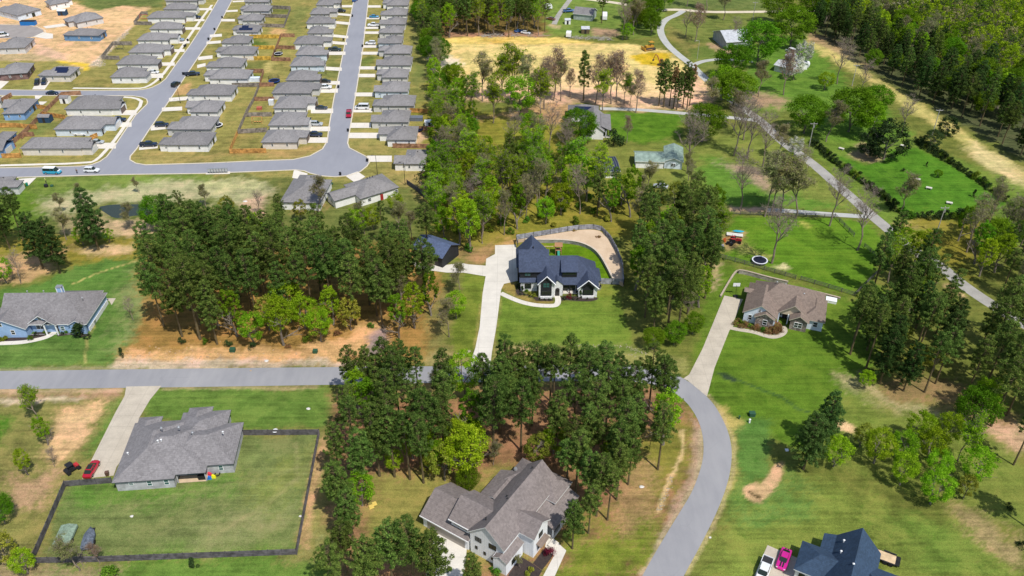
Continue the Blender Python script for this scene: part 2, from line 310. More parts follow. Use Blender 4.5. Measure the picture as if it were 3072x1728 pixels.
ZONES = [   # (polygon, colour, edge softness in m, strength)
    (P(N, (-400, -120), (1290, -120), (1300, 620), (1000, 640), (600, 560), (-400, 560)), DRY, 3, .9),
    (P(N, (-400, 520), (700, 520), (1000, 545), (1300, 560), (1330, 720), (-400, 720)), OLIVE, 4, .9),
    # building site top left
    (P(K00, (-400, 100), (480, -120), (900, 20), (1170, 130), (1500, 65), (1800, 85), (1700, 200), (1600, 330), (1400, 520), (1220, 700), (1180, 800), (1000, 830), (700, 720), (300, 640), (-400, 690)), (.60, .40, .20), 1.5, 1),
    (P(K00, (-300, 640), (330, 620), (560, 580), (740, 640), (820, 715), (500, 740), (-300, 730)), TAN, 1.5, .8),
    (P(K00, (380, 470), (560, 560), (740, 640), (800, 715), (640, 700), (400, 640)), PINK, 2, .8),
    (P(K00, (1330, 560), (1620, 290), (1560, 370), (1400, 540), (1250, 690), (1220, 800), (1090, 800)), PALE, 1, .9),
    (P(K00, (680, 730), (1080, 760), (1060, 860), (1000, 850), (1000, 800), (690, 750)), (.62, .43, .03), .8, .9),
    (P(K00, (900, -60), (1980, -60), (1970, 90), (1700, 70), (1450, 70), (1200, 140), (1000, 60)), LAWN2, 2, .9),
    (P(K00, (2110, 1060), (2290, 1000), (2280, 1130), (2090, 1160)), ORANGE, 1, .7),
    # yards with richer grass
    (P(K60, (745, 90), (975, 100), (950, 160), (740, 150)), OLIVE, 1, .8), (P(K60, (960, 60), (1180, 80), (1140, 240), (1000, 360), (930, 320)), LAWN2, 4, .6),
    (P(K60, (540, 410), (720, 440), (740, 490), (560, 480)), LAWN, 2, .9), (P(K60, (510, 800), (690, 800), (640, 860), (500, 850)), LAWN, 1.5, .9),
    (P(K60, (440, 660), (700, 660), (690, 740), (440, 735)), OLIVE, 2, .7), (P(K60, (730, 640), (800, 650), (740, 800), (690, 760)), STRAW, 2, .7),
    (P(K60, (780, 310), (920, 320), (900, 370), (800, 360)), ORANGE, 2, .8), (P(K60, (1370, 590), (1530, 590), (1500, 860), (1290, 850)), LAWN2, 3, .6),
    (P(K60, (1730, 620), (1880, 600), (1850, 720), (1700, 720)), LAWN, 2, .7), (P(K60, (1690, 850), (1860, 840), (1850, 990), (1670, 990)), LAWN2, 2, .6),
    (P(K60, (2240, 60), (2330, 60), (2440, 1200), (2290, 1100)), OLIVE, 4, .7), (P(K60, (2210, 700), (2420, 700), (2440, 900), (2240, 880)), LAWN2, 3, .6),
    (P(K60, (2240, 1170), (2530, 1190), (2530, 1290), (2240, 1290)), (.2, .19, .028), 1, .8), (P(K63, (2300, 350), (2420, 350), (2400, 470), (2300, 460)), PINK, 2, .8),
    (P(K63, (120, 600), (1000, 620), (1250, 560), (1330, 500), (900, 520), (300, 590)), (.40, .26, .10), 3, .6),
    (P(K63, (2100, 760), (2420, 760), (2560, 1000), (2540, 1250), (2300, 1000)), (.40, .28, .11), 4, .6),
    (P(K024, (330, 500), (640, 450), (650, 640), (360, 670)), LAWN2, 3, .7), (P(K024, (-60, 100), (450, 60), (520, 500), (300, 480)), LAWN2, 6, .3),
    (P(K024, (1620, 870), (2500, 870), (2600, 990), (1760, 1020), (1600, 960)), (.36, .27, .10), 5, .5),
    # verge and straw bank below the lower street
    (P(K024, (-60, 1190), (2576, 1130), (2600, 1300), (1500, 1290), (700, 1400), (300, 1500), (-60, 1300)), (.17, .23, .035), 2, .9),
    (P(N, (0, 560), (90, 560), (140, 650), (60, 690), (-60, 700)), LUSH2, 5, .8),
    (P(N, (110, 605), (230, 575), (480, 545), (760, 540), (820, 560), (800, 610), (730, 625), (640, 600), (500, 610), (320, 605), (220, 640), (140, 650)), (.40, .38, .20), 3, .85),
    (P(N, (600, 545), (760, 542), (790, 570), (640, 590)), (.46, .44, .20), 4, .7), (P(N, (720, 600), (800, 585), (790, 650), (720, 640)), PINK, 2, .8),
    (P(K63, (850, 1100), (1300, 1120), (1380, 1180), (1000, 1180)), (.45, .27, .12), 3, .6),
    (P(N, (280, 665), (460, 655), (470, 705), (300, 700)), (.55, .40, .22), 2, .9), (P(N, (170, 650), (320, 640), (320, 700), (180, 700)), TAN, 3, .6),
    # left: house lawn, pine floor
    (P(N, (-300, 700), (440, 700), (450, 800), (-300, 800)), (.22, .19, .028), 4, .9),
    (P(N, (-200, 800), (60, 760), (220, 740), (120, 830), (20, 850), (-200, 900)), (.46, .29, .14), 3, .9),
    (P(N, (240, 740), (400, 730), (400, 758), (260, 765)), (.60, .42, .22), 2, .9),
    (P(N, (-300, 900), (20, 870), (130, 850), (210, 800), (350, 770), (430, 790), (440, 1000), (360, 1090), (-300, 1100)), (.105, .195, .028), 2, 1),
    (P(N, (-300, 1020), (330, 1030), (360, 1075), (340, 1108), (-300, 1110)), (.13, .215, .035), 3, 1),
    (P(N, (340, 900), (440, 780), (460, 900), (440, 1050), (360, 1060)), (.24, .26, .08), 5, .8),
    (band(N, .5, (215, 853), (290, 820), (370, 795), (440, 775)), (.42, .36, .12), .2, .8), (band(N, .5, (285, 973), (262, 1020), (253, 1095)), (.42, .36, .12), .2, .7),
    (P(N, (430, 780), (1300, 720), (1330, 860), (1300, 1080), (900, 1100), (350, 1100), (420, 960)), (.30, .18, .05), 3, 1),
    (P(N, (380, 1062), (560, 1046), (900, 1040), (1060, 1000), (1120, 960), (1150, 990), (1080, 1050), (1000, 1085), (360, 1095), (340, 1075)), (.60, .36, .16), 2, .9),
    (P(N, (350, 1078), (700, 1080), (1050, 1082), (1150, 1100), (330, 1112)), (.52, .42, .30), 1.5, .8),
    (P(N, (1110, 1000), (1150, 985), (1165, 1060), (1090, 1070)), (.24, .20, .19), 1.5, .8),
    (P(N, (1290, 880), (1400, 850), (1360, 980), (1330, 1090), (1270, 1090)), (.21, .19, .06), 3, .85),
    (P(N, (1396, 820), (1456, 830), (1440, 980), (1415, 1060), (1390, 1070), (1355, 1055), (1362, 980), (1385, 890)), (.17, .21, .022), .8, 1),
    (P(N, (1290, 1060), (1412, 1062), (1412, 1098), (1280, 1098)), (.36, .29, .12), 2, .7),
    # main house lot
    (P(KM, (620, 740), (830, 700), (830, 800), (660, 800), (560, 920), (440, 900)), (.55, .32, .14), 1, .9),
    (P(N, (1488, 700), (1550, 690), (1548, 735), (1486, 738)), ORANGE, 1, .9), (P(N, (1300, 640), (1480, 620), (1500, 720), (1460, 790), (1330, 780)), (.28, .18, .08), 4, .8),
    (P(N, (1505, 880), (1560, 905), (1650, 922), (1690, 910), (1720, 905), (1790, 905), (1790, 862), (1848, 862), (1870, 930), (1900, 1035), (1860, 1045), (1760, 1040), (1700, 1035), (1500, 1040), (1489, 1000)), (.15, .215, .022), .7, 1),
    (P(N, (1486, 1030), (1920, 1040), (2060, 1075), (2050, 1120), (1920, 1095), (1480, 1095)), (.27, .26, .08), 2, .9),
    (P(N, (1700, 1042), (1880, 1040), (1940, 1052), (1930, 1062), (1700, 1060)), (.12, .17, .022), 1, .9),
    (P(N, (1500, 1040), (1600, 1030), (1600, 1080), (1490, 1080)), (.52, .38, .18), 2, .7),
    (P(KH, (335, 960), (390, 965), (400, 1150), (620, 1230), (780, 1300), (1060, 1320), (1060, 1360), (850, 1360), (600, 1310), (330, 1200), (160, 1080), (160, 1010)), (.28, .21, .06), .4, 1),
    (P(KH, (390, 1000), (470, 1000), (480, 1150), (780, 1250), (1060, 1255), (1055, 1310), (760, 1305), (690, 1240), (580, 1200), (440, 1210), (400, 1150)), MULCH, .3, 1),
    (P(KH, (1180, 1210), (1830, 1235), (1825, 1290), (1700, 1310), (1560, 1312), (1400, 1300), (1250, 1290), (1185, 1310)), MULCH, .3, 1),
    (P(KH, (1560, 1240), (1780, 1238), (1780, 1290), (1560, 1300)), FLOOR, .5, .5),
    (P(KH, (780, 285), (1300, 280), (1600, 330), (1800, 440), (1950, 640), (2110, 920), (1840, 930), (1600, 520), (900, 510)), LUSH, .3, 1),
    (P(KH, (1880, 1030), (2100, 1030), (2180, 1250), (1850, 1300), (1830, 1180)), (.21, .24, .028), 2, .8),
    # woods around
    (P(N, (1290, 230), (1400, 330), (1560, 340), (1720, 330), (1720, 460), (1640, 560), (1900, 580), (1960, 640), (1850, 720), (1300, 740)), (.22, .20, .028), 5, .85),
    (P(N, (1500, 350), (1640, 330), (1620, 460), (1560, 580), (1500, 480)), (.24, .24, .024), 5, .9),
    (P(N, (1290, 20), (1640, 0), (1650, 110), (1500, 120), (1300, 118)), FLOORD, 3, .9), (P(N, (1340, 95), (1640, 98), (1650, 112), (1340, 112)), (.36, .20, .12), 2, .8),
    (P(N, (1640, -50), (2000, -50), (1980, 110), (1640, 110)), (.17, .24, .035), 4, .9),
    (P(KT, (1440, 230), (1650, 240), (1640, 290), (1460, 290)), (.4, .26, .16), 2, .9), (P(KT, (1080, 190), (1200, 210), (1180, 230), (1100, 220)), TAN, 1.5, .8),
    (P(N, (1290, 355), (1500, 345), (1560, 325), (1640, 305), (1720, 310), (1740, 340), (1700, 370), (1620, 370), (1560, 350), (1430, 360)), (.50, .30, .15), 3, .8),
    # the graded lot
    (P(KT, (150, 350), (700, 300), (1100, 320), (1400, 350), (1700, 350), (1950, 390), (2080, 420), (2190, 530), (2400, 700), (2430, 780), (2300, 880), (1800, 870), (1460, 830), (900, 800), (300, 800), (160, 560)), (.62, .49, .18), 1.2, 1),
    (P(KT, (160, 310), (700, 295), (1150, 305), (1500, 345), (900, 362), (300, 355)), (.63, .47, .13), 1.5, 1),
    (P(KT, (560, 320), (800, 305), (800, 350), (600, 352)), (.56, .34, .06), 4, .7),
    (band(KT, 1.2, (160, 350), (500, 345), (900, 360), (1600, 355)), (.34, .25, .10), .7, .8),
    (P(KT, (250, 700), (900, 600), (1500, 560), (1990, 700), (2260, 560), (2430, 770), (2300, 880), (1800, 880), (1460, 840), (900, 810), (280, 800)), (.70, .47, .27), 5, .5),
    (P(KT, (250, 760), (900, 720), (1500, 720), (1990, 780), (2260, 600), (2430, 770), (2300, 880), (1800, 880), (1460, 840), (900, 810), (280, 800)), (.66, .42, .26), 4, .85),
    (P(KT, (150, 450), (280, 440), (380, 500), (330, 560), (160, 560)), (.60, .56, .42), 3, .8),
    (P(KT, (1720, 450), (1900, 420), (2090, 430), (2050, 480), (1980, 540), (1850, 520)), GOLD, 1.2, 1),
    (P(KT, (1140, 770), (1470, 800), (1460, 830), (1150, 830)), (.42, .28, .17), 2, .7),
    # house with solar roof and its lawn
    (P(KT, (1540, 900), (2200, 925), (2180, 1000), (2100, 1180), (1600, 1130)), (.10, .20, .010), 2, 1),
    (P(KT, (1350, 1100), (2100, 1180), (2100, 1500), (1200, 1500)), (.20, .21, .035), 5, .9),
    # right of the gravel drive
    (P(N, (1990, 60), (2400, 30), (2440, 300), (2300, 370), (2160, 260), (2040, 150)), (.17, .20, .035), 3, .9),
    (P(KF, (1270, 200), (1560, 420), (1720, 420), (1900, 520), (1500, 560), (1290, 350)), (.24, .20, .06), 3, .6), (P(KF, (1480, 470), (1700, 430), (1800, 540), (1560, 570)), LAWN, 2, .8),
    (P(KF, (1700, 410), (1960, 480), (1960, 560), (1760, 490)), (.40, .27, .17), 2, .8),
    (P(N, (2000, -60), (2400, -60), (2330, 32), (2000, 30)), LAWN2, 2, .9),
    (P(N, (2240, 150), (2420, 100), (2560, 270), (2660, 330), (2760, 430), (2500, 480), (2400, 330), (2250, 330)), (.12, .22, .02), 3, .95),
    (P(KR, (230, 700), (400, 720), (680, 800), (640, 880), (400, 850), (250, 800)), (.32, .22, .13), 3, .9),
    (P(KR, (800, 290), (1000, 340), (1230, 500), (1500, 700), (1900, 930), (2200, 1140), (2600, 1380), (2600, 1560), (2350, 1380), (2150, 1200), (1950, 1060), (1600, 860), (1300, 650), (1100, 520), (950, 440), (810, 360)), (.46, .40, .13), 2, .95),
    (P(KR, (2080, 1180), (2260, 1320), (2380, 1449), (2600, 1600), (2600, 1380), (2200, 1130)), (.44, .38, .15), 2, .9),
    (P(KR, (830, 260), (980, 290), (1230, 370), (1350, 450), (1500, 620), (1250, 520), (1000, 400), (830, 320)), (.34, .22, .13), 2, .7),
    (P(KS, (2150, -60), (2300, 40), (2576, 260), (2700, 420), (2600, 360), (2380, 230), (2170, 80)), (.58, .48, .22), 2, .9),
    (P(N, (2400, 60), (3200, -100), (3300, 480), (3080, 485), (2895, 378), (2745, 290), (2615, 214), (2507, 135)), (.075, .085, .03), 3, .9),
    (P(N, (1960, 430), (2290, 380), (2480, 540), (2600, 640), (2200, 625), (2060, 600)), (.19, .22, .035), 5, .95),
    (P(KS, (30, 60), (200, 120), (500, 330), (1250, 530), (640, 500), (200, 480), (-80, 400)), (.11, .22, .02), 3, .9), (P(KS, (200, 480), (620, 495), (640, 525), (200, 520)), PINK, 1, .8),
    (P(KS, (60, 110), (480, 180), (560, 330), (640, 370), (420, 300), (260, 200)), (.36, .26, .18), 3, .8),
    (band(KS, 2.5, (840, 90), (1050, 240), (1330, 470)), (.22, .24, .028), 1, .8),
    (P(KR, (600, 950), (1050, 1130), (1700, 1130), (2700, 1560), (2600, 2000), (1500, 1900)), (.15, .22, .025), 3, .9),
    (P(KS, (1050, 60), (1200, 110), (1300, 150), (1480, 80), (1500, 20), (1720, 10), (2100, 210), (2440, 460), (2330, 530), (1700, 560), (1640, 540), (1470, 400), (1180, 160)), (.082, .195, .010), 1, 1),
    (P(KS, (1180, 60), (1260, -60), (1480, 80), (1420, 120), (1250, 110)), (.34, .26, .14), 1.5, .9),
    # pasture
    (P(KS, (215, 560), (1040, 575), (1210, 600), (1360, 620), (1440, 800), (1380, 1000), (1210, 1200), (760, 1050), (140, 890), (140, 700)), (.108, .205, .010), 1.5, 1),
    (P(KS, (140, 690), (320, 690), (300, 800), (150, 850)), (.42, .27, .13), 1.5, .8), (P(KP, (700, 600), (1000, 650), (1350, 850), (1300, 950), (900, 850), (600, 700)), (.40, .34, .12), 4, .6),
    (P(KP, (1330, 1040), (1540, 980), (1640, 1040), (1580, 1080), (1400, 1100)), (.66, .56, .30), .8, .9), (P(KP, (1760, 150), (1950, 200), (2070, 260), (2000, 290), (1850, 240)), (.45, .42, .10), 1.5, .8),
    (P(KS, (100, 910), (740, 1090), (1220, 1230), (1440, 1100), (1600, 1300), (1200, 2100), (600, 2100), (-200, 2400), (0, 1250)), (.118, .192, .014), 2, .95),
    (P(KP, (180, 900), (330, 960), (260, 1150), (150, 1500), (60, 1400)), TAN, 2, .8),
    (P(KP, (700, 1100), (1500, 1300), (1900, 1330), (1800, 1400), (900, 1180)), (.19, .22, .03), 2, .7),
    (P(KS, (1500, 590), (2050, 600), (2050, 660), (1900, 690), (1600, 660)), (.40, .27, .12), 2, .8),
    (P(KS, (1650, 560), (2350, 540), (2100, 1100), (1750, 750)), (.21, .19, .024), 4, .9), (P(KS, (1920, 1100), (2000, 1110), (2130, 1230), (2100, 1240)), (.62, .42, .22), 1, .9),
    # front right lawns
    (P(N, (2190, 990), (2290, 1010), (2360, 1000), (2440, 980), (2560, 1080), (2600, 1160), (2640, 1290), (2560, 1400), (2400, 1350), (2250, 1300), (2170, 1240), (2120, 1180), (2145, 1105)), (.108, .185, .012), 1.5, 1),
    (P(KX, (1320, 540), (1450, 560), (1600, 680), (2050, 760), (2250, 900), (1900, 820), (1600, 760), (1400, 680)), (.36, .31, .15), 3, .9),
    (P(KX, (1560, 560), (2100, 560), (2400, 800), (2576, 800), (2576, 1040), (2430, 1060), (2200, 900), (2000, 700), (1650, 700)), (.26, .17, .08), 3, .8),
    (P(KX, (2250, 880), (2576, 880), (2700, 1000), (2576, 1080), (2430, 1060)), (.55, .36, .22), 2, .8),
    (P(KX, (1500, 700), (2200, 900), (2576, 1080), (2700, 1600), (2400, 1500), (1900, 1300), (1300, 1200), (1200, 1000), (1300, 700)), (.17, .20, .03), 3, .85),
    (P(KX, (500, 740), (570, 750), (620, 830), (710, 850), (720, 910), (650, 950), (640, 1100), (660, 1250), (560, 1449), (530, 1449), (610, 1200), (618, 1000), (570, 860)), (.40, .33, .10), .8, .9),
    (P(KX, (640, 940), (700, 900), (740, 840), (900, 870), (880, 1100), (850, 1200), (730, 1300), (720, 1400), (600, 1449), (650, 1250)), (.10, .20, .03), 1.5, .9),
    (P(KBR, (100, 1449), (250, 600), (300, 850), (600, 700), (900, 640), (1300, 800), (1680, 1000), (2000, 1000), (2330, 1300), (2576, 1449), (2576, 1700), (0, 1700)), (.20, .24, .035), 3, 1),
    (P(KBR, (200, 700), (380, 880), (560, 800), (620, 640), (1000, 760), (700, 960), (400, 1000), (180, 1100)), (.115, .21, .035), 4, .8), (P(KBR, (1300, 1000), (1800, 1000), (2200, 1250), (2400, 1449), (1900, 1449), (1600, 1150)), (.125, .21, .024), 4, .6),
    (P(KBR, (1980, 920), (2200, 950), (2576, 1200), (2576, 1400), (2350, 1300), (2100, 1050)), (.42, .30, .15), 3, .7),
    (P(KBR, (560, 560), (640, 540), (620, 640), (570, 760), (520, 830), (460, 860), (380, 850), (320, 780), (320, 740), (420, 690), (450, 730), (490, 660)), (.50, .33, .17), .5, 1),
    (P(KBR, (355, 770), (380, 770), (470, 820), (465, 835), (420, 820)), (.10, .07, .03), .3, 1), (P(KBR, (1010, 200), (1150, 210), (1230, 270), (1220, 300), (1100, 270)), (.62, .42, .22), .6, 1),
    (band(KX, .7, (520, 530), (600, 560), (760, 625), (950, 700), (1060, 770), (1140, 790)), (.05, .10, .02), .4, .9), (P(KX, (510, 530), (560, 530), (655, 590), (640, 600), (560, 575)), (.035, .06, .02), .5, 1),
    # front centre: pine floor, lawn round the white house
    (P(N, (990, 1175), (1300, 1150), (1900, 1150), (2050, 1200), (2085, 1270), (2105, 1350), (2085, 1450), (2040, 1530), (1960, 1640), (1940, 1800), (950, 1800), (960, 1400)), (.28, .155, .075), 3, 1),
    (P(N, (1050, 1170), (1410, 1155), (1410, 1200), (1060, 1200)), (.28, .24, .07), 3, .8),
    (P(N, (1110, 1430), (1300, 1440), (1460, 1420), (1500, 1390), (1590, 1400), (1600, 1700), (1110, 1700), (1095, 1560)), (.235, .215, .055), 3, 1),
    (P(N, (1660, 1660), (1720, 1600), (1880, 1540), (1960, 1560), (1990, 1600), (1930, 1740), (1640, 1760)), (.185, .215, .022), 4, 1),
    (P(N, (1880, 1330), (2020, 1260), (2080, 1290), (2085, 1380), (2050, 1480), (1960, 1560), (1900, 1480)), (.20, .20, .022), 4, .85),
    (P(N, (2075, 1240), (2100, 1300), (2108, 1370), (2090, 1440), (2040, 1528), (1990, 1620), (1975, 1620), (2020, 1520), (2060, 1440), (2080, 1370), (2075, 1300)), (.38, .26, .17), .8, .9),
    (band(N, .8, (2045, 1290), (2050, 1350), (2020, 1420), (1995, 1480), (1975, 1540)), (.62, .45, .22), .4, .8),
    (P(N, (1900, 1400), (1960, 1370), (1990, 1440), (1950, 1560), (1900, 1600), (1850, 1560)), (.40, .25, .12), 3, .7),
    (P(KBC, (1510, 1300), (1720, 1350), (1760, 1449), (1850, 1250), (1960, 1200), (1820, 1200), (1750, 1340), (1640, 1449), (1500, 1449)), (.13, .085, .07), .5, .9),
    # bottom left lot
    (P(N, (-300, 1175), (1000, 1168), (1000, 1800), (-300, 1800)), (.22, .21, .06), 3, .9),
    (P(N, (455, 1165), (985, 1158), (990, 1285), (730, 1290), (430, 1260), (415, 1240)), (.135, .215, .03), 1.5, 1),
    (P(N, (200, 1450), (340, 1440), (720, 1310), (958, 1302), (890, 1655), (120, 1690)), (.175, .205, .052), 1, 1),
    (P(KBL, (600, 700), (900, 720), (1500, 760), (1900, 640), (1950, 560), (1960, 700), (1500, 850), (1000, 850), (620, 900)), (.10, .215, .02), 3, .8),
    (P(KBL, (1400, 1020), (2300, 900), (2400, 1100), (1500, 1200)), (.26, .255, .09), 7, .7), (P(KBL, (1900, 750), (2500, 500), (2540, 700), (2100, 850)), (.25, .26, .05), 6, .6),
    (P(N, (100, 1690), (1000, 1660), (1010, 1800), (100, 1800)), (.115, .21, .025), 3, .9),
    (P(N, (-200, 1180), (240, 1175), (360, 1170), (370, 1190), (330, 1196), (-200, 1200)), (.33, .22, .12), 2, .9), (P(N, (-200, 1200), (250, 1192), (240, 1204), (-200, 1214)), (.55, .44, .30), 1, .8),
    (P(KBL, (480, 130), (700, 60), (870, 40), (830, 130), (680, 260), (700, 340), (600, 440), (440, 540), (300, 480), (400, 330), (480, 230)), (.60, .39, .19), 2, 1),
    (P(KBL, (480, 170), (600, 140), (800, 160), (700, 240), (620, 380), (500, 420)), (.54, .36, .19), 2, .6), (P(KBL, (90, 640), (300, 600), (500, 620), (440, 700), (330, 880), (150, 900), (40, 880)), (.42, .27, .15), 3, .9),
    (P(KBL, (880, 60), (1000, 20), (880, 260), (760, 480), (700, 520), (680, 400), (820, 200)), (.125, .22, .03), 2, .9), (P(KBL, (-80, 160), (170, 160), (120, 250), (40, 380), (-80, 420)), (.085, .195, .012), 3, 1),
    (P(N, (960, 1310), (985, 1310), (960, 1450), (920, 1640), (900, 1640), (930, 1450)), (.48, .30, .15), 1, .8), (P(N, (0, 1640), (60, 1650), (180, 1710), (330, 1690), (320, 1740), (0, 1760)), (.34, .24, .14), 3, .8),
]
ZONES += [(band(N, 1.3, (-100, 1175), (370, 1171)), TAN, .5, .7), (band(N, 1.2, (490, 1166), (960, 1161)), (.36, .28, .14), .5, .7), (band(N, 1.2, (-100, 1109), (330, 1106)), (.34, .30, .16), .5, .6),
    (band(N, 1.0, (2120, 1186), (2148, 1215), (2174, 1260), (2192, 1305), (2200, 1350), (2198, 1394), (2188, 1448), (2160, 1528), (2110, 1630), (2056, 1728)), (.40, .33, .15), .4, .8),
    (band(N, 1.0, (1922, 1728), (1981, 1625), (2041, 1528), (2072, 1475), (2094, 1417), (2104, 1372), (2104, 1327), (2096, 1282)), (.42, .33, .20), .4, .8),
    (band(N, .8, (1502, 900), (1492, 960), (1480, 1040)), (.30, .27, .08), .3, .6), (band(N, .8, (1455, 860), (1445, 920), (1434, 985), (1422, 1045)), (.36, .31, .09), .3, .7),
    (band(KBL, .7, (1000, 900), (1500, 780), (2000, 700), (2500, 560)), (.26, .25, .10), .8, .5), (band(KBL, .7, (1700, 1150), (2100, 900), (2480, 600)), (.28, .26, .11), .8, .5), (band(KBL, .6, (2350, 380), (2400, 520), (2380, 700)), (.28, .26, .11), .6, .5)]
def ground():
    Ds = [-300, -60, 20, 55]; d = 76.0
    while d < 520: Ds.append(d); d *= 1.0043
    Ds += [560, 640, 800, 1200, 2200, 4500, 8000]
    us = [-8, -4, -2, -1.2] + list(np.arange(-.76, .761, .0031)) + [1.2, 2, 4, 8]
    D = np.array(Ds); U = np.array(us); X = U[None, :] * np.maximum(D + 60, 60)[:, None]; Y = np.repeat(D[:, None], len(U), 1)
    nr, nc = X.shape; x = X.ravel(); y = Y.ravel()
    col = np.empty((x.size, 3)); col[:] = OLIVE
    wx = (vnoise(x, y, 5, 1) - .5) * 2 + (vnoise(x, y, 1.6, 2) - .5); wy = (vnoise(x, y, 5, 3) - .5) * 2 + (vnoise(x, y, 1.6, 4) - .5)
    rs = np.random.RandomState(5)
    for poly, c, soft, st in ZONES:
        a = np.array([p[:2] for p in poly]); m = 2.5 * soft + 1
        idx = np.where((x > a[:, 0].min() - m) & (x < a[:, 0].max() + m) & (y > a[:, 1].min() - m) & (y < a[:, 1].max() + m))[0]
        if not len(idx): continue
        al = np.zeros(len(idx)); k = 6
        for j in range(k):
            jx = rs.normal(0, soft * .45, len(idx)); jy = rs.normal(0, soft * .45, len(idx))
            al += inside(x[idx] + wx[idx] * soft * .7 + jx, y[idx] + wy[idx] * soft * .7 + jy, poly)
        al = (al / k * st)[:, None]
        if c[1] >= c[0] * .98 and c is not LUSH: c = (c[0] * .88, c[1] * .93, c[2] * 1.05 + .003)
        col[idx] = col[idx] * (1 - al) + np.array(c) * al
    me = bpy.data.meshes.new('ground')
    z = np.zeros_like(x)
    co = np.stack([x, y, z], 1)
    i = (np.arange(nr - 1)[:, None] * nc + np.arange(nc - 1)[None, :]).ravel()
    fc = np.stack([i, i + 1, i + 1 + nc, i + nc], 1)
    me.vertices.add(len(co)); me.vertices.foreach_set('co', co.ravel())
    me.loops.add(fc.size); me.loops.foreach_set('vertex_index', fc.ravel())
    me.polygons.add(len(fc)); me.polygons.foreach_set('loop_start', np.arange(0, fc.size, 4)); me.polygons.foreach_set('loop_total', np.full(len(fc), 4))
    me.update(calc_edges=True)
    at = me.color_attributes.new('soil', 'FLOAT_COLOR', 'POINT')
    at.data.foreach_set('color', np.concatenate([col, np.ones((len(col), 1))], 1).astype(np.float32).ravel())
    m, n, l, p = nmat('ground_cover')
    ac = n.new('ShaderNodeAttribute'); ac.attribute_name = 'soil'
    big = noise(n, l, .035, 4); mid = noise(n, l, .28, 5, rough=.65); fin = noise(n, l, 1.9, 6, rough=.85); stk = noise(n, l, .9, 3, stretch=(.05, 1.2, 1))
    s = mathn(n, l, 'ADD', mathn(n, l, 'MULTIPLY', big, .2), mathn(n, l, 'MULTIPLY', mid, .27))
    s = mathn(n, l, 'ADD', s, mathn(n, l, 'MULTIPLY', fin, .30)); s = mathn(n, l, 'ADD', s, mathn(n, l, 'MULTIPLY', stk, .23))
    v = ramp(n, l, s, [(.38, (.42, .42, .42)), (.5, (.96, .96, .96)), (.61, (1.5, 1.5, 1.5))])
    c1 = mix(n, l, 1.0, ac.outputs['Color'], v, 'MULTIPLY')
    # drier, browner wisps and greener tufts
    dry = mix(n, l, 1.0, ac.outputs['Color'], (1.42, 1.12, 1.35), 'MULTIPLY')
    f = ramp(n, l, noise(n, l, .14, 6, rough=.7), [(.48, (0, 0, 0)), (.68, (.75, .75, .75))])
    c2 = mix(n, l, f, c1, dry)
    tuft = mix(n, l, 1.0, ac.outputs['Color'], (.55, .78, .5), 'MULTIPLY')
    g = ramp(n, l, noise(n, l, .5, 5, stretch=(1, 1, 1, .6), rough=.75), [(.56, (0, 0, 0)), (.7, (.65, .65, .65))])
    c3 = mix(n, l, g, c2, tuft)
    sp = ramp(n, l, noise(n, l, 5.5, 3, rough=.9), [(.36, (.62, .62, .62)), (.5, (1, 1, 1)), (.66, (1.35, 1.35, 1.30))])
    l.new(mix(n, l, 1.0, c3, sp, 'MULTIPLY'), p.inputs['Base Color'])
    p.inputs['Roughness'].default_value = 1; p.inputs['Specular IOR Level'].default_value = .1
    bp = n.new('ShaderNodeBump'); bp.inputs['Strength'].default_value = .55; bp.inputs['Distance'].default_value = .25
    l.new(fin, bp.inputs['Height']); l.new(bp.outputs[0], p.inputs['Normal'])
    me.materials.append(m); o = link('ground', me); tag(o, kind='structure')
ground()

# ------------------------------------------------------------------ roads, kerbs, drives
def smooth(pts, it=2, closed=True):
    for _ in range(it):
        q = []; n = len(pts)
        for i in range(n if closed else n - 1):
            a = pts[i]; b = pts[(i + 1) % n]
            if not closed and i == 0: q.append(a)
            q += [a * .75 + b * .25, a * .25 + b * .75]
        if not closed: q.append(pts[-1])
        pts = q
    return pts
def sheet(name, poly, m, z, kind='structure', thick=.0):
    pts = [Vector((p.x, p.y, z)) for p in poly]
    tr = tessellate_polygon([pts]); mb = MB(); n = len(pts)
    fs = []
    for a, b, c in tr:
        nz = (pts[b] - pts[a]).cross(pts[c] - pts[a]).z
        fs.append((a, b, c) if nz > 0 else (a, c, b))
    mb.add(pts, fs)
    o = mb.build(name, m); tag(o, kind=kind); return o
def ribbon(name, pts, w_, z0, z1, m, kind='structure'):
    """a low solid strip following a line"""
    secs = []
    for i, p in enumerate(pts):
        d = pts[min(i + 1, len(pts) - 1)] - pts[max(i - 1, 0)]; d.z = 0; d.normalize(); nn = Vector((-d.y, d.x, 0)) * w_ / 2
        a = p + nn; b = p - nn
        secs.append([(a.x, a.y, z0), (b.x, b.y, z0), (b.x, b.y, z1), (a.x, a.y, z1)])
    mb = MB(); mb.loft(secs); o = mb.build(name, m); tag(o, kind=kind); return o
# front road
topE = P(N, (-500, 1119), (0, 1113), (700, 1104), (1410, 1098), (1840, 1094), (1920, 1098), (2000, 1112), (2067, 1143), (2117, 1186), (2144, 1215), (2170, 1260), (2188, 1305), (2196, 1350), (2194, 1394), (2184, 1448), (2155, 1528), (2105, 1630), (2051, 1728), (2010, 1810), (1960, 1900))
botE = P(N, (1840, 1900), (1890, 1800), (1926, 1728), (1985, 1625), (2045, 1528), (2077, 1475), (2099, 1417), (2110, 1372), (2111, 1327), (2103, 1282), (2085, 1240), (2050, 1195), (1990, 1160), (1920, 1146), (1855, 1142), (1430, 1146), (700, 1160), (0, 1168), (-500, 1173))
sheet('road', smooth(topE, 2, False) + smooth(botE, 2, False), ASPH2, .02)
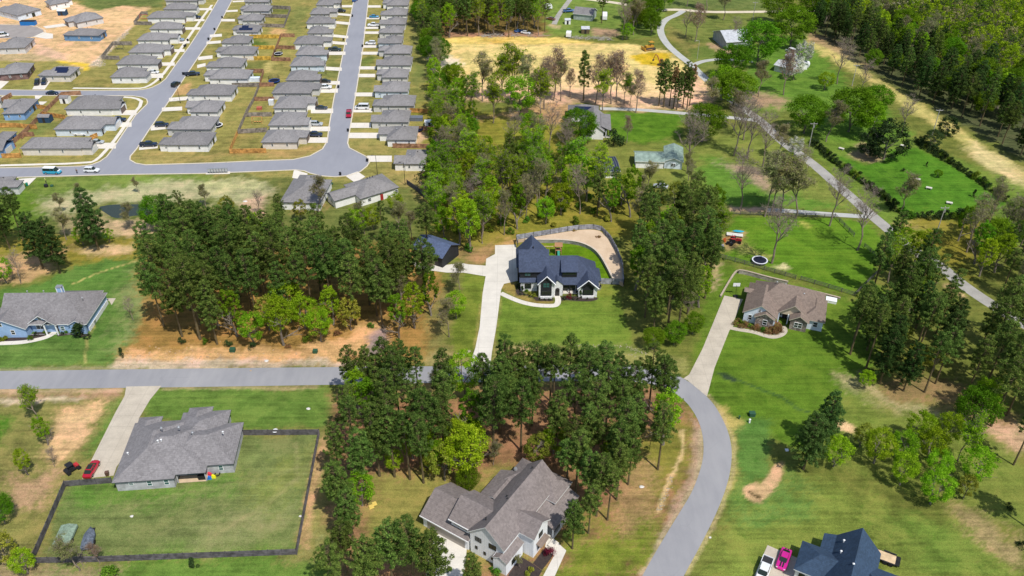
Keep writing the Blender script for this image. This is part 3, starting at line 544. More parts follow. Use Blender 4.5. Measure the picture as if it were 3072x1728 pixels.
# subdivision streets
lower = P(N, (-300, 507), (0, 505), (225, 500)) + smooth(P(N, (225, 500), (273, 497), (300, 486), (320, 473)), 2, False) + P(N, (345, 439), (368, 404), (407, 347), (442, 312))
lower = P(N, (-300, 507), (0, 505), (240, 500), (273, 496), (300, 486), (322, 471), (345, 439), (400, 455), (388, 470), (390, 480), (407, 491), (437, 496), (640, 490), (768, 484), (880, 480), (930, 469), (969, 448), (983, 423), (988.5, 381), (1002.5, 300), (1064, -8), (1075, -60), (1120, -60), (1105, -8), (1087.7, 145), (1058, 335), (1047, 398), (1041.6, 430), (1047, 445), (1080.7, 462), (1100, 472), (1108, 485), (1100, 498), (1080.7, 514), (1047, 526), (1005, 529.7), (963, 527), (930, 519), (913, 512), (885, 509), (768, 514), (600, 520), (360, 523), (0, 533), (-300, 538))
sheet('street', smooth(lower, 1), ASPH, .02)
diag = P(N, (322, 471), (345, 439), (368, 404), (407, 347), (442, 312), (470, 275), (497, 238.5), (527, 196), (569, 139), (606, 82), (640, 26), (672, -30), (720, -30), (696, 0), (640, 106), (600, 163), (547, 242), (497, 317), (447, 389), (410, 446), (392, 468), (370, 490), (330, 500))
sheet('street', diag, ASPH, .028)
cross = P(N, (-300, 272), (0, 270), (214, 273.5), (410, 272), (440, 268), (460, 262), (480, 252), (497, 238), (520, 250), (480, 290), (446, 308), (440, 299), (427, 293), (397.5, 288.5), (0, 287), (-300, 287))
sheet('street', cross, ASPH, .036)
sheet('street', smooth(P(N, (-200, 74), (60, 74), (105, 80), (130, 90), (132, 97), (112, 107), (85, 113), (-200, 120)), 1), mat('asphalt_site', (.30, .27, .25), .9, .12, .3), .02)
# kerbs
for k in (P(N, (0, 504), (240, 499), (273, 495), (300, 485), (321, 470), (345, 438), (368, 403), (407, 346), (441, 313), (443, 306), (440, 298), (427, 292), (397, 287.6), (-200, 286.5)),
          P(N, (-200, 270), (0, 269.5), (214, 272.5), (410, 271), (440, 267), (460, 261), (480, 251), (497, 237.5), (527, 195), (569, 138), (606, 81), (640, 25), (672, -30)),
          P(N, (720, -30), (697, 0), (641, 106), (601, 163), (548, 242), (498, 317), (448, 389), (411, 446), (391, 469), (390, 480), (407, 490), (437, 495), (640, 489), (768, 483), (880, 479), (930, 468), (968, 447), (982, 423), (987, 381), (1001, 300), (1063, -8)),
          P(N, (1106, -8), (1089, 145), (1059, 335), (1048, 398), (1043, 430), (1048, 444), (1081, 461), (1101, 471), (1110, 485), (1101, 499), (1081, 515), (1047, 527), (1005, 531), (963, 528), (930, 520), (913, 513), (885, 510), (768, 515), (600, 521), (360, 524), (0, 534), (-200, 538)),
          P(N, (-150, 74), (60, 73), (108, 79), (135, 91), (136, 98), (114, 108), (92, 113))):
    ribbon('kerb', k, .38, 0, .13, KERB)
for k in (P(N, (636, 15), (604, 57), (571, 104), (534, 159), (497, 214), (472, 241), (442, 261), (410, 266.5), (219, 264.5)),
          P(N, (362, 291), (407, 293.5), (430, 307), (388, 357), (353, 409), (323, 446), (293, 478), (268, 489.5), (0, 496.5))):
    ribbon('sidewalk', smooth(k, 1, False), 1.3, 0, .05, CONCW)
# gravel lanes
def lane(name, K, w_, m, z, *pts): ribbon(name, smooth([K(*p) for p in pts], 2, False), w_, -.05, z, m)
lane('gravel_road', N, 3.9, GRAVEL, .03, (2140, 258), (2215, 315), (2291, 369), (2321, 402), (2365, 440), (2410, 470), (2458, 507), (2507, 552), (2559, 596), (2608, 641), (2663, 686), (2745, 757), (2812, 790), (2876, 846), (2950, 898), (3025, 943), (3150, 1020))
lane('gravel_drive', N, 3.3, GRAVELP, .036, (2050, 32), (2028, 46), (2000, 56), (1981, 78), (1982, 102), (2000, 133), (2035, 165), (2072, 192), (2109, 230), (2150, 266))
lane('gravel_drive', N, 2.6, GRAVELP, .042, (2079, 196), (2100, 186), (2130, 180), (2174, 177), (2260, 185))
lane('gravel_drive', N, 2.6, GRAVELP, .04, (1800, 326), (1903, 328), (2004, 336), (2070, 342), (2179, 351), (2270, 362))
lane('gravel_drive', N, 2.4, GRAVELP, .04, (2300, 630), (2350, 632), (2485, 643), (2600, 650))
lane('sandy_lane', N, 3.5, SANDL, .03, (1640, -20), (1740, -5), (1879, 12), (1935, 31), (2044, 28), (2112, 37), (2321, 35), (2436, 32), (2552, 24), (2626, 16), (2693, 9), (2757, 4), (2900, -10))
lane('dirt_drive', N, 2.6, GRAVEL, .036, (1662, 73), (1674, 47), (1693, 22), (1712, -4))
# drives and paths
def drive(K, pts, m=CONC, z=.045, name='driveway'): sheet(name, P(K, *pts), m, z)
drive(N, [(1485, 736), (1547, 734), (1551, 755), (1556, 815), (1556, 842), (1512, 852), (1504, 868), (1502, 880), (1489, 980.6), (1476, 1055), (1470.6, 1099), (1413, 1100), (1415, 1077.5), (1426, 1044), (1439, 980.6), (1448, 880), (1457, 829), (1390, 818), (1340, 818), (1250, 806), (1236, 784), (1324, 797), (1384, 789), (1406, 793.5), (1457, 797.4), (1458.7, 776.5), (1485, 762.5)])
lane('path', KH, 1.5, CONC, .055, (130, 1170), (300, 1250), (500, 1330), (750, 1383), (1000, 1393), (1120, 1380), (1145, 1290), (1110, 1200))
drive(N, [(2173, 887), (2229, 898), (2222, 912), (2203, 960), (2200, 978), (2188, 992), (2143.6, 1103.6), (2121, 1190), (2062, 1141), (2050, 1136), (2067.6, 1124), (2108, 1045.5)], CONCO)
lane('path', KB, 1.3, CONCO, .055, (290, 1190), (420, 1220), (700, 1260), (900, 1330), (1050, 1360), (1200, 1320), (1270, 1240), (1220, 1160))
drive(N, [(379, 1160), (484, 1158), (450, 1200), (417, 1255), (410, 1290), (380, 1360), (350, 1400), (341, 1427), (246, 1437), (347, 1236.5), (374, 1188)], CONCO)
drive(N, [(2302.6, 1635.7), (2400, 1678), (2365, 1780), (2240, 1780), (2285, 1676)], CONCO)
drive(N, [(1318, 1600), (1400, 1645), (1398, 1690), (1380, 1790), (1270, 1790), (1285, 1680), (1300, 1620)], CONC)
sheet('path', P(N, (1645, 1600), (1680, 1635), (1699, 1652), (1650, 1760), (1612, 1760), (1662, 1668), (1635, 1640)), CONC, .05)
lane('path', N, 1.4, CONC, .05, (-60, 1031), (51, 1029), (94, 1023), (137, 1013), (160, 1001), (168, 990))
sheet('patio', P(crop(0, 820, 5.855), (1850, 440), (2035, 440), (1960, 560), (1930, 500)), CONCO, .05)
def band4(K, xl, xr, y, h, yr=None):
    yr = y if yr is None else yr
    sheet('driveway', P(K, (xl, y - h / 2), (xl, y + h / 2), (xr, yr + h / 2), (xr, yr - h / 2)), CONCW, .064)
for a in [(1795, 1940, 70, 24), (1785, 1930, 197, 20), (1765, 1918, 300, 22), (1760, 1920, 352, 26), (1745, 1905, 500, 26), (1730, 1930, 572, 30), (1705, 1890, 730, 32), (1695, 1880, 812, 36), (1660, 1865, 1015, 40), (1645, 1850, 1185, 44), (1615, 1838, 1347, 55)]: band4(K60, *a)
for a in [(1490, 1640, 68, 24), (1455, 1632, 150, 22, 165), (1438, 1612, 240, 28, 255), (1408, 1592, 382, 28, 400), (1390, 1578, 455, 30, 470), (1360, 1562, 573, 36), (1310, 1522, 732, 36, 745), (1280, 1502, 890, 38), (1220, 1480, 975, 44), (1190, 1430, 1192, 50), (1140, 1398, 1385, 50)]: band4(K60, *a)
band4(K63, 1600, 1925, 382, 58); band4(K63, 1795, 2060, 632, 66); band4(K63, 1110, 1372, 432, 58)
for a in [(-20, 135, 630, 36, 612), (-30, 60, 715, 34, 695), (70, 225, 462, 28, 450), (105, 235, 388, 30, 378), (225, 375, 218, 26), (275, 405, 122, 20, 115), (350, 475, 18, 16, 12)]: band4(K60, *a)
for a in [(2040, 2480, 240, 44, 205), (1955, 2200, 358, 46, 345), (1820, 2000, 582, 60, 565), (1680, 1905, 812, 70, 790)]: band4(K024, *a)
for a in [(1420, 1650, 395, 60), (1320, 1590, 540, 56), (1085, 1400, 795, 70)]: band4(K024, *a)
for a in [(2360, 2560, 112, 26), (2290, 2470, 245, 24), (2200, 2420, 345, 30), (2040, 2290, 510, 30), (1990, 2230, 612, 34), (1870, 2110, 775, 40), (1700, 1970, 915, 56)]: band4(K00, *a)
sheet('driveway', P(K63, (1010, 748), (1155, 790), (1140, 860), (990, 838)), CONCW, .064)
sheet('driveway', P(K63, (1560, 815), (1690, 768), (1775, 825), (1665, 890)), CONCW, .064)
sheet('driveway', P(K00, (390, 1080), (540, 1082), (610, 985), (445, 980)), CONCW, .064)
sheet('driveway', P(K00, (-100, 1075), (10, 1075), (110, 985), (-100, 965)), CONCW, .064)
sheet('driveway', P(K024, (220, 1195), (440, 1180), (340, 1280), (280, 1240)), CONCW, .064)
sheet('driveway', P(K00, (520, 320), (760, 285), (850, 310), (560, 345)), CONCW, .064)
sheet('driveway', P(K00, (400, 445), (520, 390), (640, 410), (640, 465), (560, 470)), CONCW, .064)
sheet('driveway', P(K024, (-60, 250), (30, 195), (140, 195), (60, 270)), CONCW, .064)
sheet('driveway', P(K024, (420, 190), (520, 192), (440, 250), (430, 250)), CONCW, .064)
sheet('path', P(K024, (470, 262), (570, 262), (520, 300), (480, 300)), CONCW, .064)
water = mat('pond_water', (.035, .045, .028), .12, .1, spec=.6)
sheet('water', smooth(P(N, (290, 622), (330, 614), (380, 613), (446, 613), (462, 618), (458, 640), (446, 648), (400, 646), (372, 656), (340, 654), (318, 640)), 1), water, .03)
# ------------------------------------------------------------------ houses
SH = shingle('shingle_grey', (.225, .215, .215)); SHB = shingle('shingle_slate_blue', (.050, .066, .112)); SHBR = shingle('shingle_brown', (.205, .158, .130))
SHW = shingle('shingle_weathered', (.24, .205, .195)); SHN = shingle('shingle_navy', (.034, .062, .108)); SHL = shingle('shingle_warm_grey', (.235, .222, .225))
FAS = mat('fascia_dark', (.07, .075, .09), .6, .1); FASW = mat('fascia_white', (.80, .80, .80), .5, .05); FASB = mat('fascia_beige', (.55, .47, .38), .6, .08)
def siding(name, col): return striped(name, col, tuple(c * .55 for c in col), 'Z', .2, .7, .35, .06)
W_ = {'white': siding('siding_white', (.86, .85, .83)), 'grey': siding('siding_grey', (.62, .61, .59)), 'blue': siding('siding_blue', (.24, .40, .66)),
      'pale': siding('siding_pale_blue', (.68, .76, .84)), 'tan': siding('siding_tan', (.72, .66, .58)), 'brick': striped('brick_brown', (.20, .12, .11), (.3, .27, .25), 'Z', .09, .9, .4, .3),
      'steel': siding('siding_deep_blue', (.13, .27, .46)), 'greyb': striped('brick_grey', (.44, .44, .46), (.56, .55, .53), 'Z', .09, .9, .3, .18)}
GDOOR = striped('garage_door_white', (.70, .68, .64), (.4, .39, .37), 'Z', .55, .6, .5, .04); GDOORD = striped('garage_door_brown', (.16, .12, .10), (.07, .05, .045), 'Z', .55, .6, .5, .08)
DOORM = mat('door_red_brown', (.12, .03, .02), .5, .1); DOORD = mat('door_dark', (.035, .03, .03), .5, .1)

def roof_part(mb, x0, x1, y0, y1, z, pitch, axis='x', ends='hh', th=.2, M=None):
    """shingled roof slab over an eave rectangle; ends: h hipped, g gabled. material 0 shingle, 1 fascia"""
    T = (lambda a, b, c: (a, b, c)) if axis == 'x' else (lambda a, b, c: (b, a, c))
    if axis == 'y': x0, x1, y0, y1 = y0, y1, x0, x1
    hw = (y1 - y0) / 2; h = pitch * hw; ym = (y0 + y1) / 2; L = x1 - x0
    i0 = min(hw, L / 2) if ends[0] == 'h' else 0; i1 = min(hw, L / 2) if ends[1] == 'h' else 0
    a, b, c, d = (x0, y0, z), (x1, y0, z), (x1, y1, z), (x0, y1, z); r0, r1 = (x0 + i0, ym, z + h), (x1 - i1, ym, z + h)
    top = [a, b, c, d, r0, r1]; vs = [T(*p) for p in top] + [T(p[0], p[1], p[2] - th) for p in top]
    fs = [(0, 1, 5, 4), (2, 3, 4, 5), (3, 0, 4), (1, 2, 5)] ; side = [(0, 1), (2, 3)]
    if ends[0] == 'h': side.append((3, 0))
    if ends[1] == 'h': side.append((1, 2))
    F0 = [(0, 1, 5, 4), (2, 3, 4, 5)]
    if ends[0] == 'h': F0.append((3, 0, 4))
    if ends[1] == 'h': F0.append((1, 2, 5))
    mb.add(vs, F0 + [tuple(i + 6 for i in f[::-1]) for f in F0], 0, M)
    sf = [(p, q, q + 6, p + 6) for p, q in side]
    if ends[0] == 'g': sf += [(3, 4, 10, 9), (4, 0, 6, 10)]
    if ends[1] == 'g': sf += [(1, 5, 11, 7), (5, 2, 8, 11)]
    mb.add(vs, sf, 1, M)
    return h
def wall_under(mb, x0, x1, y0, y1, z, pitch, axis='x', ends='hh', ov=.4, mi=0, zb=0, inset=None):
    """walls below that roof: a box, and a triangle under each gable"""
    o = ov; zt = z + o * pitch - .21
    mb.box(x0 + o, x1 - o, y0 + o, y1 - o, zb, zt, mi)
    if 'g' not in ends: return
    if axis == 'x': hw = (y1 - y0) / 2; m_ = (y0 + y1) / 2
    else: hw = (x1 - x0) / 2; m_ = (x0 + x1) / 2
    za = z + hw * pitch - .21
    for k, e in enumerate(ends):
        if e != 'g': continue
        if axis == 'x':
            xa, xb = (x0 + o, x0 + o + .3) if k == 0 else (x1 - o - .3, x1 - o)
            mb.loft([[(xa, y0 + o, zt), (xa, y1 - o, zt), (xa, m_, za)], [(xb, y0 + o, zt), (xb, y1 - o, zt), (xb, m_, za)]], mi)
        else:
            ya, yb = (y0 + o, y0 + o + .3) if k == 0 else (y1 - o - .3, y1 - o)
            mb.loft([[(x0 + o, ya, zt), (x1 - o, ya, zt), (m_, ya, za)], [(x0 + o, yb, zt), (x1 - o, yb, zt), (m_, yb, za)]], mi)
_wc = {}
def window(parent, x, y, z, w_=1.0, h=1.3, face='S', frame=WHITE, glass=GLASS, name='window', cols=1):
    """framed window standing 3 cm proud of the wall; face S looks to -y, E to +x, W to -x, N to +y"""
    key = (round(w_, 2), round(h, 2), frame.name, glass.name, cols)
    if key not in _wc:
        f = MB(); t = .09
        f.box(-w_ / 2, w_ / 2, -.05, .05, 0, t); f.box(-w_ / 2, w_ / 2, -.05, .05, h - t, h)
        f.box(-w_ / 2, -w_ / 2 + t, -.05, .05, t, h - t); f.box(w_ / 2 - t, w_ / 2, -.05, .05, t, h - t)
        f.box(-w_ / 2 + t, w_ / 2 - t, -.045, .045, h / 2 - .035, h / 2 + .035)
        for c in range(1, cols): f.box(-w_ / 2 + c * w_ / cols - .05, -w_ / 2 + c * w_ / cols + .05, -.048, .048, t, h - t)
        g = MB(); g.box(-w_ / 2 + t, w_ / 2 - t, -.02, .02, t, h - t)
        _wc[key] = (f.mesh('window_frame', frame), g.mesh('window_pane', glass))
    fm, gm = _wc[key]; rz = {'S': 0, 'E': PI / 2, 'N': PI, 'W': -PI / 2}[face]
    o = link(name, fm, parent, (x, y, z), rz); link('pane', gm, o); return o
_dc = {}
def slab(parent, name, m, x, y, z, w_, h, face='S', t=.05):
    key = (name, m.name, round(w_, 2), round(h, 2))
    if key not in _dc: _dc[key] = MB().box(-w_ / 2, w_ / 2, -t, t, 0, h).mesh(name, m)
    return link(name, _dc[key], parent, (x, y, z), {'S': 0, 'E': PI / 2, 'N': PI, 'W': -PI / 2}[face])
def vents(parent, pts, m=BLACK):
    for x, y, z in pts:
        MB().path([(x, y, z - .3), (x, y, z + .25), (x, y, z + .3), (x, y, z + .45)], [.1, .1, .22, .05], 6).build('roof_vent', m, parent)

ORD = ['nearest', 'second', 'third', 'fourth', 'fifth', 'sixth', 'seventh', 'eighth', 'ninth', 'tenth', 'eleventh', 'twelfth', 'thirteenth', 'fourteenth', 'fifteenth']
def tract_house(K, xl, xr, y, col, depth, street, label, yr=None, group='hip roofed houses of the subdivision', wing=None, zE=2.75, roof=SH, win=2, seed=0, front=None):
    """small hip-roofed house; near eave runs from (xl,y) to (xr,yr) in the photo; street W or E is the side its garage looks to"""
    rng = random.Random(seed + int(xl * 7 + y * 13))
    a = K(xl, y, zE); b = K(xr, y if yr is None else yr, zE); d = b - a; W = math.hypot(d.x, d.y); rz = math.atan2(d.y, d.x)
    root = empty('house', (a.x, a.y, 0), rz, label, 'house', group)
    D = depth; s = 1 if street == 'E' else -1
    p = .48; rf = MB(); wl = MB(); wall = W_[col]
    # main body, garage wing towards the street and a small rear step
    gx = 2.2 + rng.random() * 1.2; gy = D * .46
    if street == 'E': bx0, bx1 = 0, W - gx; wx0, wx1 = W - gx - 4.5, W
    else: bx0, bx1 = gx, W; wx0, wx1 = 0, gx + 4.5
    near = rng.random() < .5 if wing is None else wing
    if W < D * .95: near = near
    axis = 'x' if (bx1 - bx0) > D else 'y'
    roof_part(rf, bx0, bx1, 0, D, zE, p, axis); wall_under(wl, bx0, bx1, 0, D, zE, p, axis)
    y0, y1 = (.35, gy + 1.6) if near else (D - gy - 1.6, D - .35)
    roof_part(rf, wx0, wx1, y0, y1, zE - .02, p * .95, 'x', 'hh' if rng.random() < .6 else ('hg' if s > 0 else 'gh'))
    wl.box(wx0 + .4, wx1 - .4, y0 + .4, y1 - .4, 0, zE - .03)
    wl.build('wall', wall, root); rf.build('roof', [roof, FAS], root)
    fx = W - .4 if s > 0 else .4; fc = 'E' if s > 0 else 'W'; ym = (y0 + y1) / 2
    slab(root, 'garage_door', rng.choice([GDOOR, GDOOR, GDOORD]), fx + s * .02, ym, .02, 4.2, 2.15, fc)
    fx2 = (W - gx - .4) if s > 0 else gx + .4; yo = D * .78 if near else D * .22
    slab(root, 'door', rng.choice([DOORM, DOORD]), fx2 + s * .02, yo + (.9 if near else -.9) * .6, .02, .95, 2.05, fc)
    window(root, fx2 + s * .03, yo + (-.9 if near else .9) * .5 * (1 if near else 1), .9, 1.1, 1.2, fc)
    for k in range(win):
        window(root, bx0 + (bx1 - bx0) * (.3 + .42 * k + rng.uniform(-.06, .06)), .37, 1.05, .75, 1.05, 'S')
    bx = .37 + bx0 if s > 0 else bx1 - .37
    window(root, bx, D * .4, 1.0, 1.2, 1.1, 'W' if s > 0 else 'E')
    slab(root, 'back_door', GLASS, bx, D * .65, .05, 1.6, 2.0, 'W' if s > 0 else 'E')
    rh = p * min(D, bx1 - bx0) / 2
    cx = (bx0 + bx1) / 2; cy = D / 2; q = rng.uniform(.3, 1.2)
    vents(root, [(cx + q, cy + .6, zE + rh - .35)])
    if rng.random() < .4: vents(root, [(cx - 1.8, cy - .9, zE + rh * .72)], STEEL)
    return root
SUB = 'hip roofed houses of the subdivision'
def row(K, items, street, where, depth, start=0):
    for i, it in enumerate(items):
        xl, xr, y, col = it[:4]; dp = it[4] if len(it) > 4 else depth
        KK = it[5] if len(it) > 5 else K
        cn = {'white': 'white sided', 'grey': 'grey sided', 'pale': 'pale blue', 'tan': 'tan sided', 'blue': 'blue sided', 'brick': 'brown brick'}[col]
        k = i + start
        tract_house(KK, xl, xr, y, col, dp, street, '%s house, %s from the near end of %s' % (cn, ORD[k], where), seed=i)
row(K60, [(2075, 2418, 687, 'white', 11, K63), (1892, 2318, 428, 'white', 11.5, K63), (1828, 2238, 1312, 'grey', 11), (1845, 2297, 1137, 'grey', 10.5), (1860, 2232, 985, 'pale', 10.5), (1875, 2228, 832, 'grey', 9.5), (1885, 2265, 702, 'white', 10.5),
          (1895, 2262, 575, 'grey', 10), (1903, 2165, 465, 'pale', 10), (1913, 2177, 353, 'grey', 9.5), (1922, 2206, 261, 'white', 9.5), (1930, 2218, 161, 'white', 10), (1945, 2232, 58, 'white', 9.5), (1950, 2225, -28, 'grey', 9)], 'W', 'the row right of the straight street', 10)
row(K60, [(650, 1120, 455, 'tan', 10.5, K63), (728, 1165, 1347, 'white', 12), (780, 1212, 1162, 'white', 11.5), (765, 1255, 1002, 'grey', 11), (915, 1285, 862, 'grey', 10.5), (960, 1330, 707, 'pale', 10), (1020, 1362, 590, 'pale', 10.5),
          (1000, 1392, 470, 'white', 9.5), (1145, 1415, 358, 'white', 9.5), (1133, 1445, 250, 'white', 9.5), (1175, 1455, 150, 'grey', 9.2), (1240, 1495, 55, 'white', 9)], 'E', 'the row left of the straight street', 10)
row(K024, [(1898, 2510, 785, 'white', 10.5), (1995, 2545, 597, 'grey', 11.5), (2190, 2625, 388, 'white', 11), (2240, 2790, 183, 'white', 10.5), (0, 510, 846, 'white', 10, K60), (50, 440, 720, 'white', 10.5, K60), (135, 575, 582, 'white', 9.5, K60),
           (218, 520, 464, 'white', 9.5, K60), (315, 618, 346, 'white', 10, K60), (375, 655, 222, 'grey', 9, K60), (405, 738, 120, 'grey', 9, K60), (470, 735, 22, 'grey', 8.5, K60)], 'W', 'the row right of the slanting street', 10)
row(K024, [(235, 1095, 828, 'tan', 9), (640, 1322, 597, 'pale', 11.5), (770, 1440, 352, 'white', 12.5), (1322, 1760, 932, 'white', 10.5, K00), (1395, 1900, 777, 'white', 10, K00), (1540, 2020, 634, 'white', 10, K00), (1645, 2115, 486, 'white', 9, K00),
           (1798, 2195, 350, 'white', 9, K00), (1765, 2305, 216, 'white', 8.8, K00), (1965, 2370, 112, 'white', 8.5, K00), (1985, 2430, 10, 'grey', 8.5, K00)], 'E', 'the row left of the slanting street', 10)
# upper left group, each turned its own way
def ul(xl, yl, xr, yr, col, depth, street, label, K=K00, **k): return tract_house(K, xl, xr, yl, col, depth, street, label, yr=yr, **k)
ul(-70, 120, 205, 190, 'pale', 13, 'W', 'pale blue house with grey hip roof at the top left corner of the building site')
ul(600, 62, 900, 8, 'white', 9, 'E', 'white house with a red door at the top edge beside the building site')
ul(850, 292, 1252, 212, 'grey', 11, 'W', 'grey house with hip roof behind the small navy roofed shed on the building site')
hb = ul(745, 425, 1190, 432, 'steel', 8.5, 'W', 'deep blue sided house on the bare orange building site')
ul(-90, 590, 300, 575, 'grey', 13, 'W', 'grey sided house below the small paved circle, beside pale bare soil')
ul(-120, 912, 330, 880, 'brick', 12, 'W', 'brown brick house left of the house with dark solar panels near the cross street')
hs = ul(445, 915, 840, 915, 'tan', 10, 'W', 'grey roofed house with dark solar panels and two dark cars in front', wing=True)
ul(-70, 412, 290, 402, 'blue', 14, 'W', 'light blue house below the cross street, beside the long diagonal brown fence', K=K024)
ul(-260, 860, 20, 860, 'blue', 16, 'E', 'light blue house cut by the left edge beside the diagonal brown fence', K=K024)
ul(-260, 300, 10, 260, 'grey', 9, 'E', 'grey house corner cut by the left edge above the orange fence', K=K024)
ul(-160, 1310, 205, 1300, 'grey', 8, 'E', 'grey roofed house at the left edge below the street, half behind pine trees', K=K024)
ul(-220, -40, 60, -45, 'white', 8, 'E', 'white house cut by the top left corner')
# the two bigger ones at the turning circle
def frame_at(K, a, b, z):
    A = K(*a, z); B = K(*b, z); d = B - A; return A, math.hypot(d.x, d.y), math.atan2(d.y, d.x)
A_, L_, rz_ = frame_at(K63, (855, 1095), (1290, 1108), 2.8)
h1 = empty('house', (A_.x, A_.y, 0), rz_, 'wide grey roofed house with three roof vents below the turning circle', 'house')
rf = MB(); wl = MB()
roof_part(rf, 0, L_, 0, 15.5, 2.8, .42, 'y'); wall_under(wl, 0, L_, 0, 15.5, 2.8, .42, 'y'); roof_part(rf, 1.2, 8.2, 8, 18.2, 2.78, .42, 'y'); wl.box(1.6, 7.8, 8.4, 17.8, 0, 2.75)
wl.build('wall', W_['white'], h1); rf.build('roof', [SH, FAS], h1); vents(h1, [(8, 11.3, 5.6), (9, 11.3, 5.3), (7, 11.3, 5.6)]); window(h1, L_ - .37, 4, 1, 1.4, 1.2, 'E'); window(h1, L_ - 2.5, .37, 1, 1.6, 1.2, 'S', cols=2); slab(h1, 'garage_door', GDOOR, 4.7, 17.83, 0, 4.6, 2.2, 'N')
A_, L_, rz_ = frame_at(K63, (1720, 1065), (2140, 935), 2.8)
h2 = empty('house', (A_.x, A_.y, 0), rz_, 'grey roofed angled house with a red door right below the turning circle', 'house')
rf = MB(); wl = MB()
roof_part(rf, 0, L_, 0, 11.5, 2.8, .45, 'x'); wall_under(wl, 0, L_, 0, 11.5, 2.8, .45, 'x'); roof_part(rf, -7.0, 9.2, 3.4, 9.6, 2.79, .45, 'x', 'gh'); wl.box(-6.6, 2, 3.8, 9.2, 0, 2.9)
wl.build('wall', W_['white'], h2); rf.build('roof', [SH, FAS], h2); vents(h2, [(6.5, 7.6, 4.7), (7.4, 7.6, 4.7), (8.3, 7.6, 4.7)]); slab(h2, 'door', mat('red_door', (.35, .03, .03), .5), 7.4, .38, 0, 1.0, 2.1); window(h2, 12.5, .37, .9, 1.2, 1.1); window(h2, 3.2, .37, .9, 1.2, 1.1); window(h2, -6.62, 6.2, 1, 1, 1.1, 'W')
# solar panels
def panels(parent, name, pts, M_, col=None):
    m = _mc.get('solar') or glossy('solar', (.015, .022, .06), .15)
    mb = MB()
    for (x, y, w_, d) in pts:
        mb.box(x, x + w_, y, y + d, .04, .09, 0, M_)
    return mb.build(name, m, parent)
pm = Matrix.Translation((6.6, 1.4, 2.75 + .48 * 1.4 + .03)) @ Matrix.Rotation(math.atan(.48), 4, 'X')
panels(hs, 'solar_panels', [(i * 1.04, j * 1.06, 1, 1.02) for i in range(5) for j in range(3) if not (i == 0 and j == 0)], pm)
for o in bpy.data.objects:
    if o.get('label', '').startswith('white sided house, ninth from the near end of the row right of the slanting'):
        pm = Matrix.Translation((4.2, 1.1, 2.75 + .48 * 1.1 + .03)) @ Matrix.Rotation(math.atan(.48), 4, 'X')
        panels(o, 'solar_panels', [(i * 1.04, 0, 1, 1.6) for i in range(6)] + [(1.1 + i * 1.04, 1.66, 1, 1.4) for i in range(3)], pm)

# ---------------- the black and white house in the middle
def stone(name, c0, c1, mortar, sc=1.6):
    m, n, l, p = nmat(name); tc = n.new('ShaderNodeTexCoord')
    v = n.new('ShaderNodeTexVoronoi'); v.inputs['Scale'].default_value = sc; l.new(tc.outputs['Object'], v.inputs[0])
    e = n.new('ShaderNodeTexVoronoi'); e.feature = 'DISTANCE_TO_EDGE'; e.inputs['Scale'].default_value = sc; l.new(tc.outputs['Object'], e.inputs[0])
    sc_ = n.new('ShaderNodeSeparateColor'); l.new(v.outputs['Color'], sc_.inputs[0])
    base = ramp(n, l, sc_.outputs[0], [(0, c0), (.5, tuple((a + b) / 2 for a, b in zip(c0, c1))), (1, c1)])
    l.new(mix(n, l, mathn(n, l, 'LESS_THAN', e.outputs[0], .05), base, mortar), p.inputs['Base Color']); p.inputs['Roughness'].default_value = .9; return m
PSTONE = stone('painted_stone', (.66, .66, .66), (.80, .80, .79), (.55, .54, .53), 2.2); FSTONE = stone('field_stone', (.16, .12, .10), (.42, .35, .30), (.13, .11, .1), 1.9)
BLKS = striped('black_board_siding', (.025, .027, .032), (.01, .01, .012), 'XY', .35, .6, .6, .15)
o_ = KH(480, 1150); mh = empty('house', (o_.x, o_.y, 0), R(.66), 'large white stone house with black trim and steep slate blue gables, picture centre', 'house')
rf = MB(); wb = MB(); ww = MB()
# two storey wing on the left
roof_part(rf, -.5, 7.4, .75, 9.6, 5.7, .95, 'x', 'gg'); wall_under(wb, -.5, 7.4, .75, 9.6, 5.7, .95, 'x', 'gg', .35)
roof_part(rf, -1.1, 7.2, 3.0, 12.2, 5.72, 1.05, 'y', 'hg'); wall_under(wb, -1.1, 7.2, 4.2, 12.2, 5.72, .9, 'y', 'hh', .4)
roof_part(rf, -.3, 4.6, .1, 4.0, 2.95, .8, 'x', 'gg', .15); ww.box(.0, 4.3, .45, 2.0, 0, 3.0)
# main body
roof_part(rf, 5.0, 20.2, -1.1, 9.9, 2.95, 1.0, 'x', 'gh'); ww.box(5.4, 19.8, .3, 9.5, 0, 3.2)
roof_part(rf, 15.5, 21.0, .6, 6.6, 2.97, .8, 'x', 'gh'); ww.box(16, 20.6, 1.0, 6.2, 0, 3.0)
# gable A (entrance left), gable B (right)
roof_part(rf, 4.2, 9.0, -2.9, 4.5, 4.3, 1.12, 'y', 'gg'); wall_under(ww, 4.2, 9.0, -2.9, 3.5, 4.3, 1.12, 'y', 'gh', .42)
roof_part(rf, 14.4, 20.1, -2.9, 4.0, 2.9, .98, 'y', 'gg'); wall_under(ww, 14.4, 20.1, -2.9, 3.0, 2.9, .98, 'y', 'gh', .45)
# small entry gable
roof_part(rf, 7.8, 11.0, -1.9, 2.5, 3.5, .95, 'y', 'gg', .16); wall_under(ww, 7.8, 11.0, -1.95, 2.0, 3.5, .95, 'y', 'gh', .2)
# shed dormer
rf.loft([[(10.4, -.1, 6.3), (10.4, -.1, 6.1), (10.4, 3.4, 7.75), (10.4, 3.4, 7.95)], [(14.8, -.1, 6.3), (14.8, -.1, 6.1), (14.8, 3.4, 7.75), (14.8, 3.4, 7.95)]], 0)
wb.box(10.65, 14.5, .3, 3.2, 4.0, 6.2)
ww.build('wall', PSTONE, mh); wb.build('upper_wall', BLKS, mh); rf.build('roof', [SHB, BLACK], mh)
